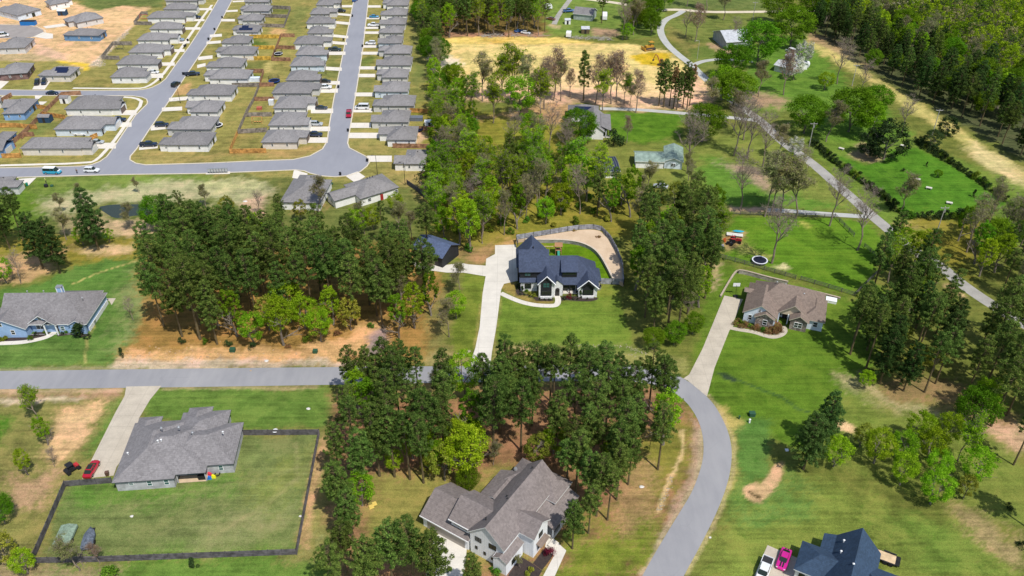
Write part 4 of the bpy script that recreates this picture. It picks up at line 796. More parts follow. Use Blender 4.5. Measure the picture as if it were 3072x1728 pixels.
# bays, porch
bay = MB(); bay.box(5.1, 7.9, -2.6, -2.46, .55, 4.6); bay.loft([[(5.1, -2.6, 4.6), (7.9, -2.6, 4.6), (6.5, -2.6, 6.1)], [(5.1, -2.46, 4.6), (7.9, -2.46, 4.6), (6.5, -2.46, 6.1)]]); bay.build('bay_panel', BLKS, mh)
bay = MB(); bay.box(15.9, 18.7, -2.55, -2.43, .6, 3.0); bay.loft([[(15.9, -2.55, 3.0), (18.7, -2.55, 3.0), (17.3, -2.55, 4.3)], [(15.9, -2.43, 3.0), (18.7, -2.43, 3.0), (17.3, -2.43, 4.3)]]); bay.build('bay_panel', BLKS, mh)
for x0_, x1_, z0_, za_, y_ in ((4.3, 8.9, 4.22, 6.75, -2.93), (14.5, 20.0, 2.85, 5.45, -2.93)):
    xm_ = (x0_ + x1_) / 2; MB().path([(x0_, y_, z0_), (xm_, y_, za_), (x1_, y_, z0_)], [.17, .17, .17], 4).build('gable_trim', WHITE, mh)
for cx, z0, hw_ in ((6.55, 5.0, 1.9), (17.25, 3.4, 1.7)):
    rr = MB(); roof_part(rr, cx - hw_, cx + hw_, -3.1, -2.3, z0 - .3, 1.0, 'y', 'gg', .14); rr.build('gable_hood', [BLACK, BLACK], mh)
MB().box(5.0, 8.0, -3.05, -2.5, 0, .55).build('sill_wall', PSTONE, mh); MB().box(15.8, 18.8, -3.0, -2.5, 0, .6).build('sill_wall', PSTONE, mh)
window(mh, 6.5, -2.65, .9, 2.4, 1.3, 'S', BLACK, GLASS, cols=3); window(mh, 6.5, -2.65, 3.2, 1.7, 1.5, 'S', BLACK, GLASSG, cols=2); window(mh, 17.3, -2.6, .9, 2.4, 1.5, 'S', BLACK, GLASS, cols=3)
window(mh, 1.9, .4, .9, 1.7, 1.5, 'S', BLACK, GLASS, cols=2); window(mh, 1.8, 1.05, 4.35, 1.6, 1.2, 'S', BLACK, GLASSG, cols=2); window(mh, 12.6, .25, 5.15, 3.6, .8, 'S', BLACK, GLASS, cols=5)
d = MB(); d.box(-.55, .55, -.06, .06, 0, 1.9); d.path([(0, -.06, 1.9), (0, .06, 1.9)], [.55, .55], 16); dd = d.build('door', DOORD, mh, (9.45, -1.82, .02)); MB().ball((.38, -.1, 1), .05, .05, .05).build('handle', STEEL, dd)
pp = MB(); pp.box(10.6, 14.6, -1.0, .2, .02, .25); pp.build('porch_floor', CONC, mh)
for x in (10.9, 12.7, 14.4): MB().box(x - .1, x + .1, -1.0, -.8, .25, 2.9).build('porch_post', BLACK, mh)
slab(mh, 'porch_window', GLASS, 12.5, .25, .3, 3.3, 2.3); vents(mh, [(3.4, 6.4, 9.7)])
for i, (X, Y) in enumerate(((1320, 1130), (1400, 1120))):
    q = KH(X, Y); c = empty('chair', (q.x, q.y, .26), 0, ('left' if i == 0 else 'right') + ' white porch chair of the white stone house', 'chair', 'porch chairs')
    MB().box(-.3, .3, -.3, .3, .35, .45).build('seat', WHITE, c); MB().box(-.3, .3, .24, .3, .45, 1.0).build('backrest', WHITE, c)
    for a in (-.26, .26):
        for b in (-.26, .26): MB().box(a - .03, a + .03, b - .03, b + .03, 0, .35).build('leg', WHITE, c)
# black garage left of it
A_, L_, rz_ = frame_at(crop(1100, 660, 6.44), (880, 540), (1350, 705), 3.4)
gg = empty('garage', (A_.x, A_.y, 0), rz_, 'detached black garage with slate blue roof among the pines', 'garage')
rf = MB(); wl = MB(); roof_part(rf, -.4, 10.2, 0, 8.5, 3.3, .5, 'x', 'gg'); wall_under(wl, -.4, 10.2, 0, 8.5, 3.3, .5, 'x', 'gg'); wl.build('wall', BLKS, gg); rf.build('roof', [shingle('shingle_blue', (.085, .115, .20)), BLACK], gg)
slab(gg, 'garage_door', DOORD, 3, .38, 0, 3, 2.4); slab(gg, 'garage_door', DOORD, 7, .38, 0, 3, 2.4)

# ---------------- brown roofed house on the right
o_ = KB(505, 1090); bh = empty('house', (o_.x, o_.y, 0), R(-20.54), 'white and field stone house with brown shingle roof at the end of the beige driveway', 'house')
rf = MB(); wl = MB(); ws = MB()
roof_part(rf, -.35, 8.0, 0, 14.0, 3.0, .70, 'y', 'gh'); wall_under(wl, -.35, 8.0, 0, 14, 3.0, .70, 'y', 'gh')
roof_part(rf, 1.0, 18.4, 3.6, 15.4, 3.02, .74, 'x', 'hh'); wall_under(wl, 1.0, 18.4, 5.2, 15.4, 3.02, .74, 'x', 'hh')
roof_part(rf, 7.6, 15.2, 2.6, 11, 3.05, .78, 'y', 'gg'); wb2 = MB(); wall_under(wb2, 7.6, 15.2, 2.9, 6, 3.05, .78, 'y', 'gh', .3, 0, 2.7)
roof_part(rf, 2.6, 7.6, -.95, 4, 2.95, .62, 'y', 'gg'); wall_under(ws, 2.6, 7.6, -.9, 3, 2.95, .62, 'y', 'gh')
roof_part(rf, 10.7, 15.4, .7, 5, 2.96, .66, 'y', 'gg'); ws2 = MB(); wall_under(ws2, 10.7, 15.4, .75, 4, 2.96, .66, 'y', 'gh')
roof_part(rf, 13.5, 19.0, 2.4, 12.4, 3.0, .72, 'y', 'hh'); wl.box(13.9, 18.6, 2.8, 12, 0, 3.05)
roof_part(rf, -1.2, 4.0, 8.4, 10.4, 3.6, .5, 'x', 'gh', .14)
wl.build('wall', W_['pale'], bh); wb2.build('gable_panel', mat('stucco_beige', (.60, .50, .36), .9, .06), bh); ws.build('stone_wall', FSTONE, bh); ws2.build('stone_wall', FSTONE, bh); rf.build('roof', [SHBR, FASB], bh)
window(bh, 1.6, .38, .9, .9, 1.5, 'S'); window(bh, 3.6, .38, 3.6, .7, 1.0, 'S'); window(bh, 5.3, -.55, .9, 1.1, 1.5, 'S'); window(bh, 13.0, 1.1, .9, 1.9, 1.5, 'S', cols=2); window(bh, 16.9, 2.75, 1.0, 1.1, 1.4, 'S')
slab(bh, 'door', DOORD, 9.6, 5.15, .05, 1.1, 2.1); window(bh, 8.5, 5.1, .8, .8, 1.3, 'S'); 
for x in (8.2, 10.4): MB().box(x - .12, x + .12, 2.9, 3.14, 0, 2.9).build('porch_post', W_['pale'], bh)
vents(bh, [(6.2, 9.9, 7.0), (8.3, 9.7, 7.0), (13, 8.2, 6.2)], STEEL)

# ---------------- grey brick house bottom left
o_ = crop(280, 1200, 4.6)(330, 1275); gh = empty('house', (o_.x, o_.y, 0), R(5.44), 'grey brick house with big grey hip roof inside the dark fenced yard, lower left', 'house')
rf = MB(); wl = MB()
roof_part(rf, -.3, 11.4, -.1, 16.4, 2.8, .50, 'y', 'hh'); wall_under(wl, -.3, 11.4, -.1, 16.4, 2.8, .55, 'y', 'hh')
roof_part(rf, .2, 17.1, .9, 15.6, 2.81, .45, 'x', 'hh'); wl.box(.6, 16.7, 3.2, 14.0, 0, 3.0)
roof_part(rf, 8.0, 22.2, 2.75, 14.5, 2.82, .46, 'x', 'hh'); wall_under(wl, 8, 22.2, 2.75, 14.5, 2.82, .46, 'x', 'hh')
roof_part(rf, 9.0, 18.9, 8.0, 18.6, 2.83, .42, 'x', 'hh'); wl.box(10, 18.5, 9, 18.2, 0, 2.95)
roof_part(rf, .2, 5.0, 9, 18.0, 2.79, .5, 'y', 'hh', .18); roof_part(rf, 10.0, 15.0, 12, 20.0, 2.84, .52, 'y', 'hh', .18)
wl.build('wall', W_['greyb'], gh); rf.build('roof', [SHL, FAS], gh)
for x in (3.0, 6.4, 9.6): window(gh, x, .27, .9 if x > 4 else 1.4, .95, 1.4 if x > 4 else .8, 'S', WHITE, GLASSG)
window(gh, 19.4, 3.1, .9, .95, 1.35, 'S', WHITE, GLASSG); MB().box(11.2, 16.7, 1.3, 3.2, 0, .12).build('patio_slab', mat('tan_slab', (.55, .42, .28), .9), gh)
for x in (11.35, 16.75): MB().box(x - .1, x + .1, 1.25, 1.45, .12, 2.7).build('porch_post', W_['greyb'], gh)
slab(gh, 'back_door', GLASSG, 13.6, 3.17, .12, 2, 2.1)
for x, y, z in ((7.2, 10.6, 6.3), (10.6, 10.6, 6.2), (13.6, 9.0, 6.0)): MB().path([(x, y, z - .6), (x, y, z), (x, y, z + .05), (x, y, z + .3)], [.14, .14, .3, .12], 8).build('turbine_vent', STEEL, gh)
vents(gh, [(7.9, 7.4, 5.9), (7.3, 7.2, 5.9), (1.2, 6.5, 3.8), (19.5, 8.9, 5.5)], WHITE)

# ---------------- white farmhouse bottom centre
o_ = crop(1220, 1360, 3.9375)(1165, 1449); wh = empty('house', (o_.x, o_.y, 0), R(-32.98), 'white two storey farmhouse with weathered grey roofs among pines, bottom centre', 'house')
rf = MB(); wl = MB()
roof_part(rf, -8.5, -.6, .6, 19.6, 5.5, .95, 'y', 'gg'); wall_under(wl, -8.5, -.6, .6, 19.6, 5.5, .95, 'y', 'gg')
roof_part(rf, -13.1, -6, 1.25, 9.4, 5.3, .62, 'x', 'gg'); rf.box(-13.1, -8.3, 1.13, 1.24, 5.1, 5.34, 1); wall_under(wl, -13.1, -6, 1.25, 9.4, 5.3, .62, 'x', 'gg')
roof_part(rf, -19.2, -8.2, .55, 10.2, 3.0, .60, 'x', 'gg'); wall_under(wl, -19.2, -8.2, .55, 10.2, 3.0, .60, 'x', 'gg')
roof_part(rf, -12.6, -6, 9.8, 17.6, 3.6, .5, 'y', 'gg'); wl.box(-12.2, -7, 10, 17.2, 0, 3.7)
roof_part(rf, -6, 2.5, 5.5, 11.1, 5.5, .72, 'x', 'gg'); wall_under(wl, -6, 2.5, 5.5, 11.1, 5.5, .72, 'x', 'gg')
roof_part(rf, -10, 1.2, 15, 21.4, 5.0, .55, 'x', 'hh'); wl.box(-9, .8, 15.4, 21, 0, 5.1)
rf.loft([[(-1.2, 11, 5.0), (-1.2, 11, 4.8), (3.3, 11, 2.9), (3.3, 11, 3.1)], [(-1.2, 20.5, 5.0), (-1.2, 20.5, 4.8), (3.3, 20.5, 2.9), (3.3, 20.5, 3.1)]], 0)
roof_part(rf, -2.8, .4, -.1, 5.5, 3.45, .55, 'y', 'gg', .15); wl.box(-2.6, .1, .1, 5.5, 0, 3.6)
rf.box(-19.2, -8.2, .43, .53, 2.78, 3.04, 1)
wl.build('wall', striped('board_and_batten_white', (.80, .81, .83), (.55, .56, .6), 'XY', .4, .7, .5, .04), wh); rf.build('roof', [SHW, FASW], wh)
gd = slab(wh, 'garage_door', mat('garage_door_taupe', (.34, .30, .26), .6, .06), -13.6, .93, 0, 8.5, 2.3)
for x in (-6.7, -6.0): window(wh, x, .97, 3.9, .65, 1.1, 'S', BLACK)
window(wh, -6.8, .97, 1.6, .5, .8, 'S', BLACK); window(wh, -5.0, .97, 1.2, .5, .8, 'S', BLACK); window(wh, -3.4, .97, .9, .5, .8, 'S', BLACK); window(wh, -3.3, .97, 3.9, 1.5, 1.2, 'S', BLACK, cols=2)
window(wh, -10.6, 1.62, 4.2, 3.0, .7, 'S', BLACK, cols=3); window(wh, .12, 2.6, .9, 1.5, 1.3, 'E', BLACK, cols=2); window(wh, 2.12, 8.3, 3.4, 1.3, 1.3, 'E', BLACK, cols=2); window(wh, 2.12, 8.0, .9, 1.3, 1.4, 'E', BLACK, cols=2)
MB().loft([[(2.1, 6.8, 2.9), (2.1, 6.8, 2.8), (3.2, 6.8, 2.4), (3.2, 6.8, 2.5)], [(2.1, 9.8, 2.9), (2.1, 9.8, 2.8), (3.2, 9.8, 2.4), (3.2, 9.8, 2.5)]]).build('awning', SHBR, wh)
MB().box(.8, 3.0, 11.2, 20, 0, .5).build('porch_floor', CONC, wh)
for y in (11.5, 14.3, 17.1, 20): MB().box(2.75, 2.95, y - .1, y + .1, .5, 3.0).build('porch_post', WHITE, wh)
rl = MB(); rl.box(2.8, 2.88, 11.5, 20, 1.4, 1.48)
for k in range(40): rl.box(2.82, 2.86, 11.6 + k * .21, 11.63 + k * .21, .5, 1.4)
rl.build('porch_railing', BLACK, wh)
for y in (11.6, 12.4): pass
st = MB()
for k in range(4): st.box(3.0 + k * .35, 3.35 + k * .35, 9.4, 11.2, 0, .5 - k * .12)
st.build('steps', CONC, wh)
MB().path([(-9.2, 17.6, 4.2), (-9.2, 17.6, 5.6), (-9.2, 17.6, 5.65), (-9.2, 17.6, 6.0)], [.22, .22, .4, .3], 8).build('chimney', STEEL, wh); vents(wh, [(-5.0, 8.4, 8.6), (-5.6, 9.2, 8.2), (-6.0, 3.0, 8.1), (-5.2, 17.2, 8.6)])

# ---------------- navy roofed house bottom right
o_ = crop(2220, 1540, 4.6)(740, 770, 3); bl = empty('house', (o_.x, o_.y, 0), R(-28.3), 'house with big navy roof and white edges at the bottom right', 'house')
rf = MB(); wl = MB()
roof_part(rf, 0, 10, 0, 6.9, 3.0, .62, 'x', 'hh'); wall_under(wl, 0, 10, 0, 6.9, 3.0, .62, 'x', 'hh')
roof_part(rf, 3.1, 9, 4, 10.4, 3.02, .35, 'y', 'gg'); wl.box(3.5, 8, 5, 10, 0, 3.0)
roof_part(rf, 4.6, 12.8, -9.5, 10.4, 3.1, 1.12, 'y', 'gg'); wall_under(wl, 4.6, 12.8, -9.5, 10.4, 3.1, 1.12, 'y', 'gg')
roof_part(rf, 10, 19, -9, 6.9, 3.2, .45, 'x', 'hg'); wl.box(11, 18.6, -8.6, 6.5, 0, 3.2)
roof_part(rf, 4.2, 8.6, -9, 2.4, 3.05, .6, 'y', 'gg'); wl.box(4.6, 8.2, -9, 2.0, 0, 3.1)
wl.build('wall', W_['white'], bl); rf.build('roof', [SHN, FASW], bl); vents(bl, [(6.4, 8.0, 5.4), (6.4, 5.4, 5.4), (8.6, 1.8, 7.5), (12.9, .7, 4.8)], WHITE); slab(bl, 'garage_door', GDOOR, .37, 3.4, 0, 5, 2.2, 'W')
window(bl, 1.5, .37, 1, 1, 1.2, 'S', BLACK)

# ---------------- light blue house left
o_ = crop(0, 820, 5.855)(1560, 1060); lb = empty('house', (o_.x, o_.y, 0), R(1.11), 'light blue house with white trim, tall chimney and grey roof at the left edge', 'house')
# local: x along the front (0 at right corner, negative to the left), y away
LB = W_['blue']; LBP = siding('siding_soft_blue', (.30, .44, .66)); rf = MB(); wl = MB()
roof_part(rf, -20.9, .3, -.1, 13.2, 3.0, .72, 'x', 'gh'); wl.box(-20.5, -.1, 1.2, 12.8, 0, 3.05)
roof_part(rf, -12.5, -1.0, 4.4, 14.2, 3.02, .6, 'x', 'hh', .2)
roof_part(rf, -14.0, -7.6, .1, 7, 3.1, .72, 'y', 'gg'); wall_under(wl, -14.0, -7.6, .45, 6, 3.1, .72, 'y', 'gh')
roof_part(rf, -24.0, -13.6, -1.7, 7, 2.9, .5, 'y', 'gg'); wall_under(wl, -24.0, -13.6, -1.6, 6, 2.9, .5, 'y', 'gh')
roof_part(rf, -10.3, -6.7, -.7, 4, 3.1, .72, 'y', 'gg', .15)
roof_part(rf, -4.1, -.1, -.45, 4, 3.0, .62, 'y', 'gg', .15); wall_under(wl, -4.1, -.1, -.4, 3.5, 3.0, .62, 'y', 'gh', .3)
wl.box(-7, -.4, .35, 2, 0, 2.95)
wl.build('wall', LBP, lb); rf.build('roof', [SHL, FASW], lb)
MB().box(-20.4, .0, -.08, -.02, 0, .05).build('base_trim', WHITE, lb)
window(lb, -11.6, .86, .9, 2.0, 1.4, 'S', cols=2); window(lb, -11.0, .86, 3.7, .9, 1.1, 'S'); window(lb, -6.0, .3, .9, 1.0, 1.2, 'S', WHITE, GLASSG); window(lb, -2.9, -.12, .9, .9, 1.3, 'S'); window(lb, -17.2, -1.2, .9, 1.0, 1.4, 'S'); window(lb, -19.6, -1.2, 3.3, 1.0, 1.3, 'S')
slab(lb, 'door', mat('wood_door', (.12, .07, .04), .6), -7.9, 1.12, .02, 1.2, 2.2)
for x in (-9.8, -7.1): MB().box(x - .13, x + .13, -.5, -.24, 0, 3.0).build('porch_post', WHITE, lb)
ch = MB().box(-8.2, -7.0, 6.9, 7.9, 4.5, 8.9).build('chimney', LBP, lb); MB().box(-8.3, -6.9, 6.8, 8.0, 8.9, 9.1).build('chimney_cap', STEEL, ch); 
for a, b in ((-8.22, 6.88), (-7.02, 6.88), (-7.02, 7.88)): MB().box(a - .06, a + .1, b - .06, b + .1, 5, 8.9).build('chimney_trim', WHITE, ch)
MB().box(-.08, .06, .9, 12.6, 0, 1.15).build('stone_base', PSTONE, lb); vents(lb, [(-15.5, 7.0, 7.7), (-11.5, 7.0, 7.7), (-2.5, 6.6, 5.8)], STEEL)

# ---------------- houses beyond the middle woods
def simple(K, a, b, z, depth, pitch, label, wallm, roofm, axis='x', ends='gg', fas=FASW, cat='house', name='house', ov=.4):
    A_, L_, rz_ = frame_at(K, a, b, z); r = empty(name, (A_.x, A_.y, 0), rz_, label, cat)
    rf = MB(); wl = MB(); roof_part(rf, 0, L_, 0, depth, z, pitch, axis, ends); wall_under(wl, 0, L_, 0, depth, z, pitch, axis, ends, ov)
    wl.build('wall', wallm, r); rf.build('roof', [roofm, fas], r); return r, L_
sw, L_ = simple(KV, (730, 560), (1060, 570), 3.2, 16, .75, 'white gabled house with grey roof and dark solar panels behind a green tree', W_['white'], SH, 'y', 'gg')
rf = MB(); roof_part(rf, 3, L_ + 2.4, 1.5, 16.5, 2.9, .45, 'y', 'gh'); roof_part(rf, -5.5, 6, 14.5, 24, 2.9, .5, 'x', 'hh'); rf.build('side_roof', [SH, FAS], sw); MB().box(-5, 5.5, 15, 23.5, 0, 2.9).build('rear_wall', W_['white'], sw)
window(sw, 3.0, .37, 1, .9, 1.2); MB().box(L_ - .3, L_ + 2.1, 1.9, 3.6, 0, .15).build('porch_floor', CONC, sw)
for x in (L_ + .6, L_ + 2.0): MB().box(x - .12, x + .12, 1.9, 2.1, 0, 2.9).build('porch_post', WHITE, sw)
pm = Matrix.Translation((-3.0, 15.4, 3.42)) @ Matrix.Rotation(math.atan(.5), 4, 'X'); panels(sw, 'solar_panels', [(i * 1.05, j * 1.6, 1, 1.55) for i in range(6) for j in range(2)], pm)
gmr = striped('green_metal_roof', (.25, .33, .28), (.17, .24, .2), 'X', .6, .5, .5, .2)
r_, L_ = simple(KV, (1510, 1010), (1960, 1022), 2.6, 8, .35, 'low wing of the green metal roofed house among bare trees', W_['white'], gmr)
r_, L_ = simple(KV, (1935, 1010), (2235, 1030), 2.7, 12, .4, 'white cottage with pale green metal roof among bare trees', W_['pale'], gmr, 'y', 'gg'); window(r_, L_ / 2, .36, .8, 1.4, 1.2, cols=2)
bs = striped('black_metal_roof', (.025, .033, .06), (.30, .31, .34), 'X', .75, .4, .55, .1)
r_, L_ = simple(KV, (915, 1170), (1300, 1160), 2.8, 11, .12, 'open shed with dark ribbed metal roof in the middle woods', WHITE, bs, 'x', 'gg', name='shed', cat='shed', ov=1.0)
gm = striped('grey_metal_roof', (.50, .52, .55), (.33, .34, .37), 'X', .6, .4, .5, .15)
r_, L_ = simple(KF, (1730, 300), (1865, 410), 3.6, 13, .35, 'pale grey metal barn beside bare trees, upper right', striped('metal_siding', (.36, .39, .40), (.25, .27, .28), 'XY', .4), gm, 'y', 'gg', name='barn', cat='barn')
r_, L_ = simple(KF, (380, 130), (575, 150), 3.0, 9, .5, 'grey roofed house behind the pine at the top middle', striped('grey_green_siding', (.40, .45, .42), (.3, .33, .3), 'Z', .2), SH, 'x', 'gg')
r_, L_ = simple(KR, (560, 520), (720, 560), 2.8, 8, .3, 'grey roofed house hidden behind a leafless pinkish tree', W_['grey'], gm, 'x', 'gg')
r_, L_ = simple(KR, (650, 440), (760, 520), 2.6, 5, .3, 'small white building with metal roof behind blossom trees', W_['white'], gm, 'x', 'gg', name='shed', cat='shed')
# sheds
def shed(K, x, y, w_, d, h, label, wallm, roofm, rz=0, axis='x'):
    p = K(x, y); r = empty('shed', (p.x, p.y, 0), rz, label, 'shed')
    wl = MB(); rf = MB(); roof_part(rf, -w_ / 2, w_ / 2, -d / 2, d / 2, h, .45, axis, 'gg', .1); wall_under(wl, -w_ / 2, w_ / 2, -d / 2, d / 2, h, .45, axis, 'gg', .12)
    wl.build('wall', wallm, r); rf.build('roof', [roofm, FAS], r); slab(r, 'door', DOORD, 0, -d / 2 + .1, 0, .9, 1.9); return r
navy = striped('navy_siding', (.03, .07, .13), (.015, .03, .06), 'XY', .4)
shed(K00, 765, 180, 4.2, 3, 2.3, 'navy shed with a white roof on the building site', navy, WHITE)
shed(K024, 800, 270, 3.4, 3, 2.3, 'small white shed with grey roof at the end of the diagonal brown fence', W_['white'], SH)
shed(K024, 560, 500, 4.5, 3.2, 2.2, 'dark blue shed with grey roof by the diagonal brown fence', navy, SH)
shed(K63, 2468, 280, 3.6, 2.6, 2.0, 'white shed in the fenced yard near the woods', WHITE, WHITE)
shed(KF, 330, 228, 3, 3, 2, 'small white kennel shed on the lawn at the top middle', W_['white'], gm); shed(KF, 500, 315, 4, 4, 2.2, 'brown slatted shed on the lawn at the top middle', BARK, gm)

MULM = mat('mulch', (.045, .033, .03), .95, .25, 2)
sheet('garden_bed', smooth(P(KH, (392, 1010), (470, 1060), (480, 1160), (790, 1250), (1058, 1262), (1055, 1308), (760, 1303), (690, 1240), (580, 1200), (440, 1210), (395, 1150)), 1), MULM, .03)
sheet('garden_bed', smooth(P(KH, (1185, 1215), (1480, 1235), (1830, 1240), (1825, 1290), (1700, 1310), (1560, 1312), (1400, 1300), (1250, 1290), (1185, 1310)), 1), MULM, .03)
KWH = crop(1220, 1360, 3.9375)
sheet('garden_bed', P(KWH, (1200, 1440), (1350, 1220), (1480, 1300), (1600, 1385), (1560, 1460), (1210, 1500)), MULM, .03)
sheet('garden_bed', P(KWH, (1490, 1300), (1640, 1110), (1760, 1150), (1700, 1250), (1600, 1380)), MULM, .034)
sheet('garden_bed', smooth(P(KB, (370, 1060), (500, 1085), (700, 1165), (980, 1235), (1050, 1060), (1130, 1060), (1215, 1150), (1180, 1270), (1030, 1320), (880, 1290), (700, 1220), (430, 1170)), 1), mat('bark_mulch_red', (.20, .10, .06), .95, .3, 2), .03)
# ------------------------------------------------------------------ trees
NEEDLE = leafmat('pine_needles', [(.034, .068, .014), (.080, .140, .026), (.135, .205, .040), (.20, .27, .06)], .32, .035)
NEEDLE2 = leafmat('pine_needles_dark', [(.026, .056, .015), (.060, .112, .026), (.10, .165, .04)], .3, .03)
LUSHL = leafmat('spring_leaves', [(.12, .22, .008), (.21, .36, .012), (.31, .48, .02), (.39, .55, .04)], .5, .05)
MIDL = leafmat('oak_leaves', [(.065, .14, .008), (.125, .25, .012), (.19, .34, .02)], .42, .04)
YELL = leafmat('yellow_green_leaves', [(.16, .19, .02), (.28, .30, .03), (.38, .38, .07), (.20, .26, .02)], .4, .04)
SAGE = leafmat('budding_leaves', [(.16, .19, .05), (.26, .28, .09), (.34, .33, .14), (.20, .17, .09)], .35, .05)
PINKL = leafmat('pink_buds', [(.24, .13, .09), (.33, .20, .14), (.38, .28, .16)], .3, .03)
CEDARL = leafmat('cedar_leaves', [(.016, .035, .014), (.035, .062, .020), (.055, .085, .025)], .15, .02)
BUSHL = leafmat('shrub_leaves', [(.06, .13, .015), (.12, .23, .02), (.17, .30, .03)], .3, .08)
REDL = leafmat('red_maple_leaves', [(.12, .008, .02), (.22, .02, .04), (.30, .05, .06)], .3, .02)
RUST = leafmat('rust_shrub_leaves', [(.20, .09, .04), (.30, .17, .08), (.16, .18, .04)], .3, .05)
BLOS = leafmat('blossom', [(.55, .55, .45), (.70, .70, .62), (.30, .38, .12)], .3, .02)

def leaves(rs, cen, rad, per, size, up=.25, flat=.75, shell=.62, slim=(.45, .4)):
    """leaf quads gathered in clumps: cen (n,3), rad (n,), per = leaves per clump"""
    n = len(cen); c = np.repeat(cen, per, 0); r = np.repeat(rad, per)
    u = rs.normal(size=(n * per, 3)); u /= np.linalg.norm(u, axis=1)[:, None] + 1e-9
    rr = (shell + (1 - shell) * rs.rand(n * per)) ** 1.0
    pos = c + u * (r * rr)[:, None] * np.array([1, 1, flat])
    nn = u * .9 + rs.normal(size=u.shape) * .55 + np.array([0, 0, up]); nn /= np.linalg.norm(nn, axis=1)[:, None]
    a = np.cross(nn, rs.normal(size=nn.shape)); a /= np.linalg.norm(a, axis=1)[:, None] + 1e-9; b = np.cross(nn, a)
    s = size * (.6 + .8 * rs.rand(len(pos)))[:, None]; e = slim[0] + slim[1] * rs.rand(len(pos))[:, None]
    A = a * s * .5; B = b * s * .5 * e
    v = np.stack([pos - A, pos - B, pos + A, pos + B], 1).reshape(-1, 3)
    return v
def leafmesh(name, v, m, extra=None):
    me = bpy.data.meshes.new(name); nf = len(v) // 4
    me.vertices.add(len(v)); me.vertices.foreach_set('co', v.astype(np.float32).ravel())
    me.loops.add(len(v)); me.loops.foreach_set('vertex_index', np.arange(len(v), dtype=np.int32))
    me.polygons.add(nf); me.polygons.foreach_set('loop_start', np.arange(0, len(v), 4, dtype=np.int32)); me.polygons.foreach_set('loop_total', np.full(nf, 4, dtype=np.int32))
    me.update(calc_edges=True); me.materials.append(m); return me
def limbs(rng, mb, base, d, length, r, depth, tips, spread=.6, up=.25, n=5, kids=3, segs=3):
    """one branch and its children; collects tips"""
    p = Vector(base); pts = [p.copy()]; rad = [r]; d = Vector(d).normalized()
    for i in range(segs):
        d = (d + Vector((rng.gauss(0, .12), rng.gauss(0, .12), rng.gauss(0, .08) + up * .15))).normalized()
        p = p + d * length / segs; pts.append(p.copy()); rad.append(r * (1 - .55 * (i + 1) / segs))
    mb.path(pts, rad, n)
    if depth == 0: tips.append(p); return
    for k in range(kids):
        t = .35 + .65 * (k + rng.random() * .6) / kids; q = pts[min(segs, int(t * segs))]
        a = rng.random() * 2 * PI; side = Vector((math.cos(a), math.sin(a), rng.uniform(-.1, .5)))
        nd = (d * (1 - spread * .5) + side * spread).normalized()
        limbs(rng, mb, q, nd, length * rng.uniform(.5, .72), r * .5, depth - 1, tips, spread, up, max(3, n - 1), kids, max(2, segs - 1))
    tips.append(p)

def make_pine(seed, h=18.0, rad=3.1, bare=.46, m=None, dens=1.0, cone=False):
    rng = random.Random(seed); rs = np.random.RandomState(seed); tm = MB()
    lean = (rng.uniform(-.5, .5), rng.uniform(-.5, .5))
    P0 = [(lean[0] * t * t, lean[1] * t * t, h * t * .97) for t in (0, .15, .4, .7, 1)]
    tm.path(P0, [.27, .22, .18, .12, .03], 7)
    cen = []; cr = []
    z = bare * h
    while z < h * .99:
        t = (z - bare * h) / (h * (1 - bare)); pr = ((1 - t) ** .5 * min(1, .62 + 1.5 * t) + .06) if not cone else (1 - t) ** .75 * .98 + .05
        pr *= rad; nb = max(3, int((6 if t < .8 else 4) * dens)); a0 = rng.random() * 6.28
        for k in range(nb):
            if t < .15 and rng.random() < .45: continue
            a = a0 + k * 2 * PI / nb + rng.uniform(-.35, .35); L = pr * rng.uniform(.55, 1.15); zz = z + rng.uniform(-.3, .3)
            x0, y0 = lean[0] * (zz / h) ** 2, lean[1] * (zz / h) ** 2; dz = L * rng.uniform(.0, .35)
            e = (x0 + math.cos(a) * L, y0 + math.sin(a) * L, zz + dz)
            tm.path([(x0, y0, zz), e], [.06, .015], 3)
            steps = max(1, int(L / .95))
            for j in range(steps):
                f = (j + 1) / steps; cen.append((x0 + (e[0] - x0) * f, y0 + (e[1] - y0) * f, zz + dz * f + .1)); cr.append(rng.uniform(.5, .82) * (1.1 - .25 * f))
        z += h * .043 * rng.uniform(.8, 1.2)
    cen.append((lean[0], lean[1], h)); cr.append(.55)
    v = leaves(rs, np.array(cen), np.array(cr), 82, .36, .5, .7, .35, (.22, .2))
    return tm.mesh('trunk', BARK), leafmesh('crown', v, m or NEEDLE)
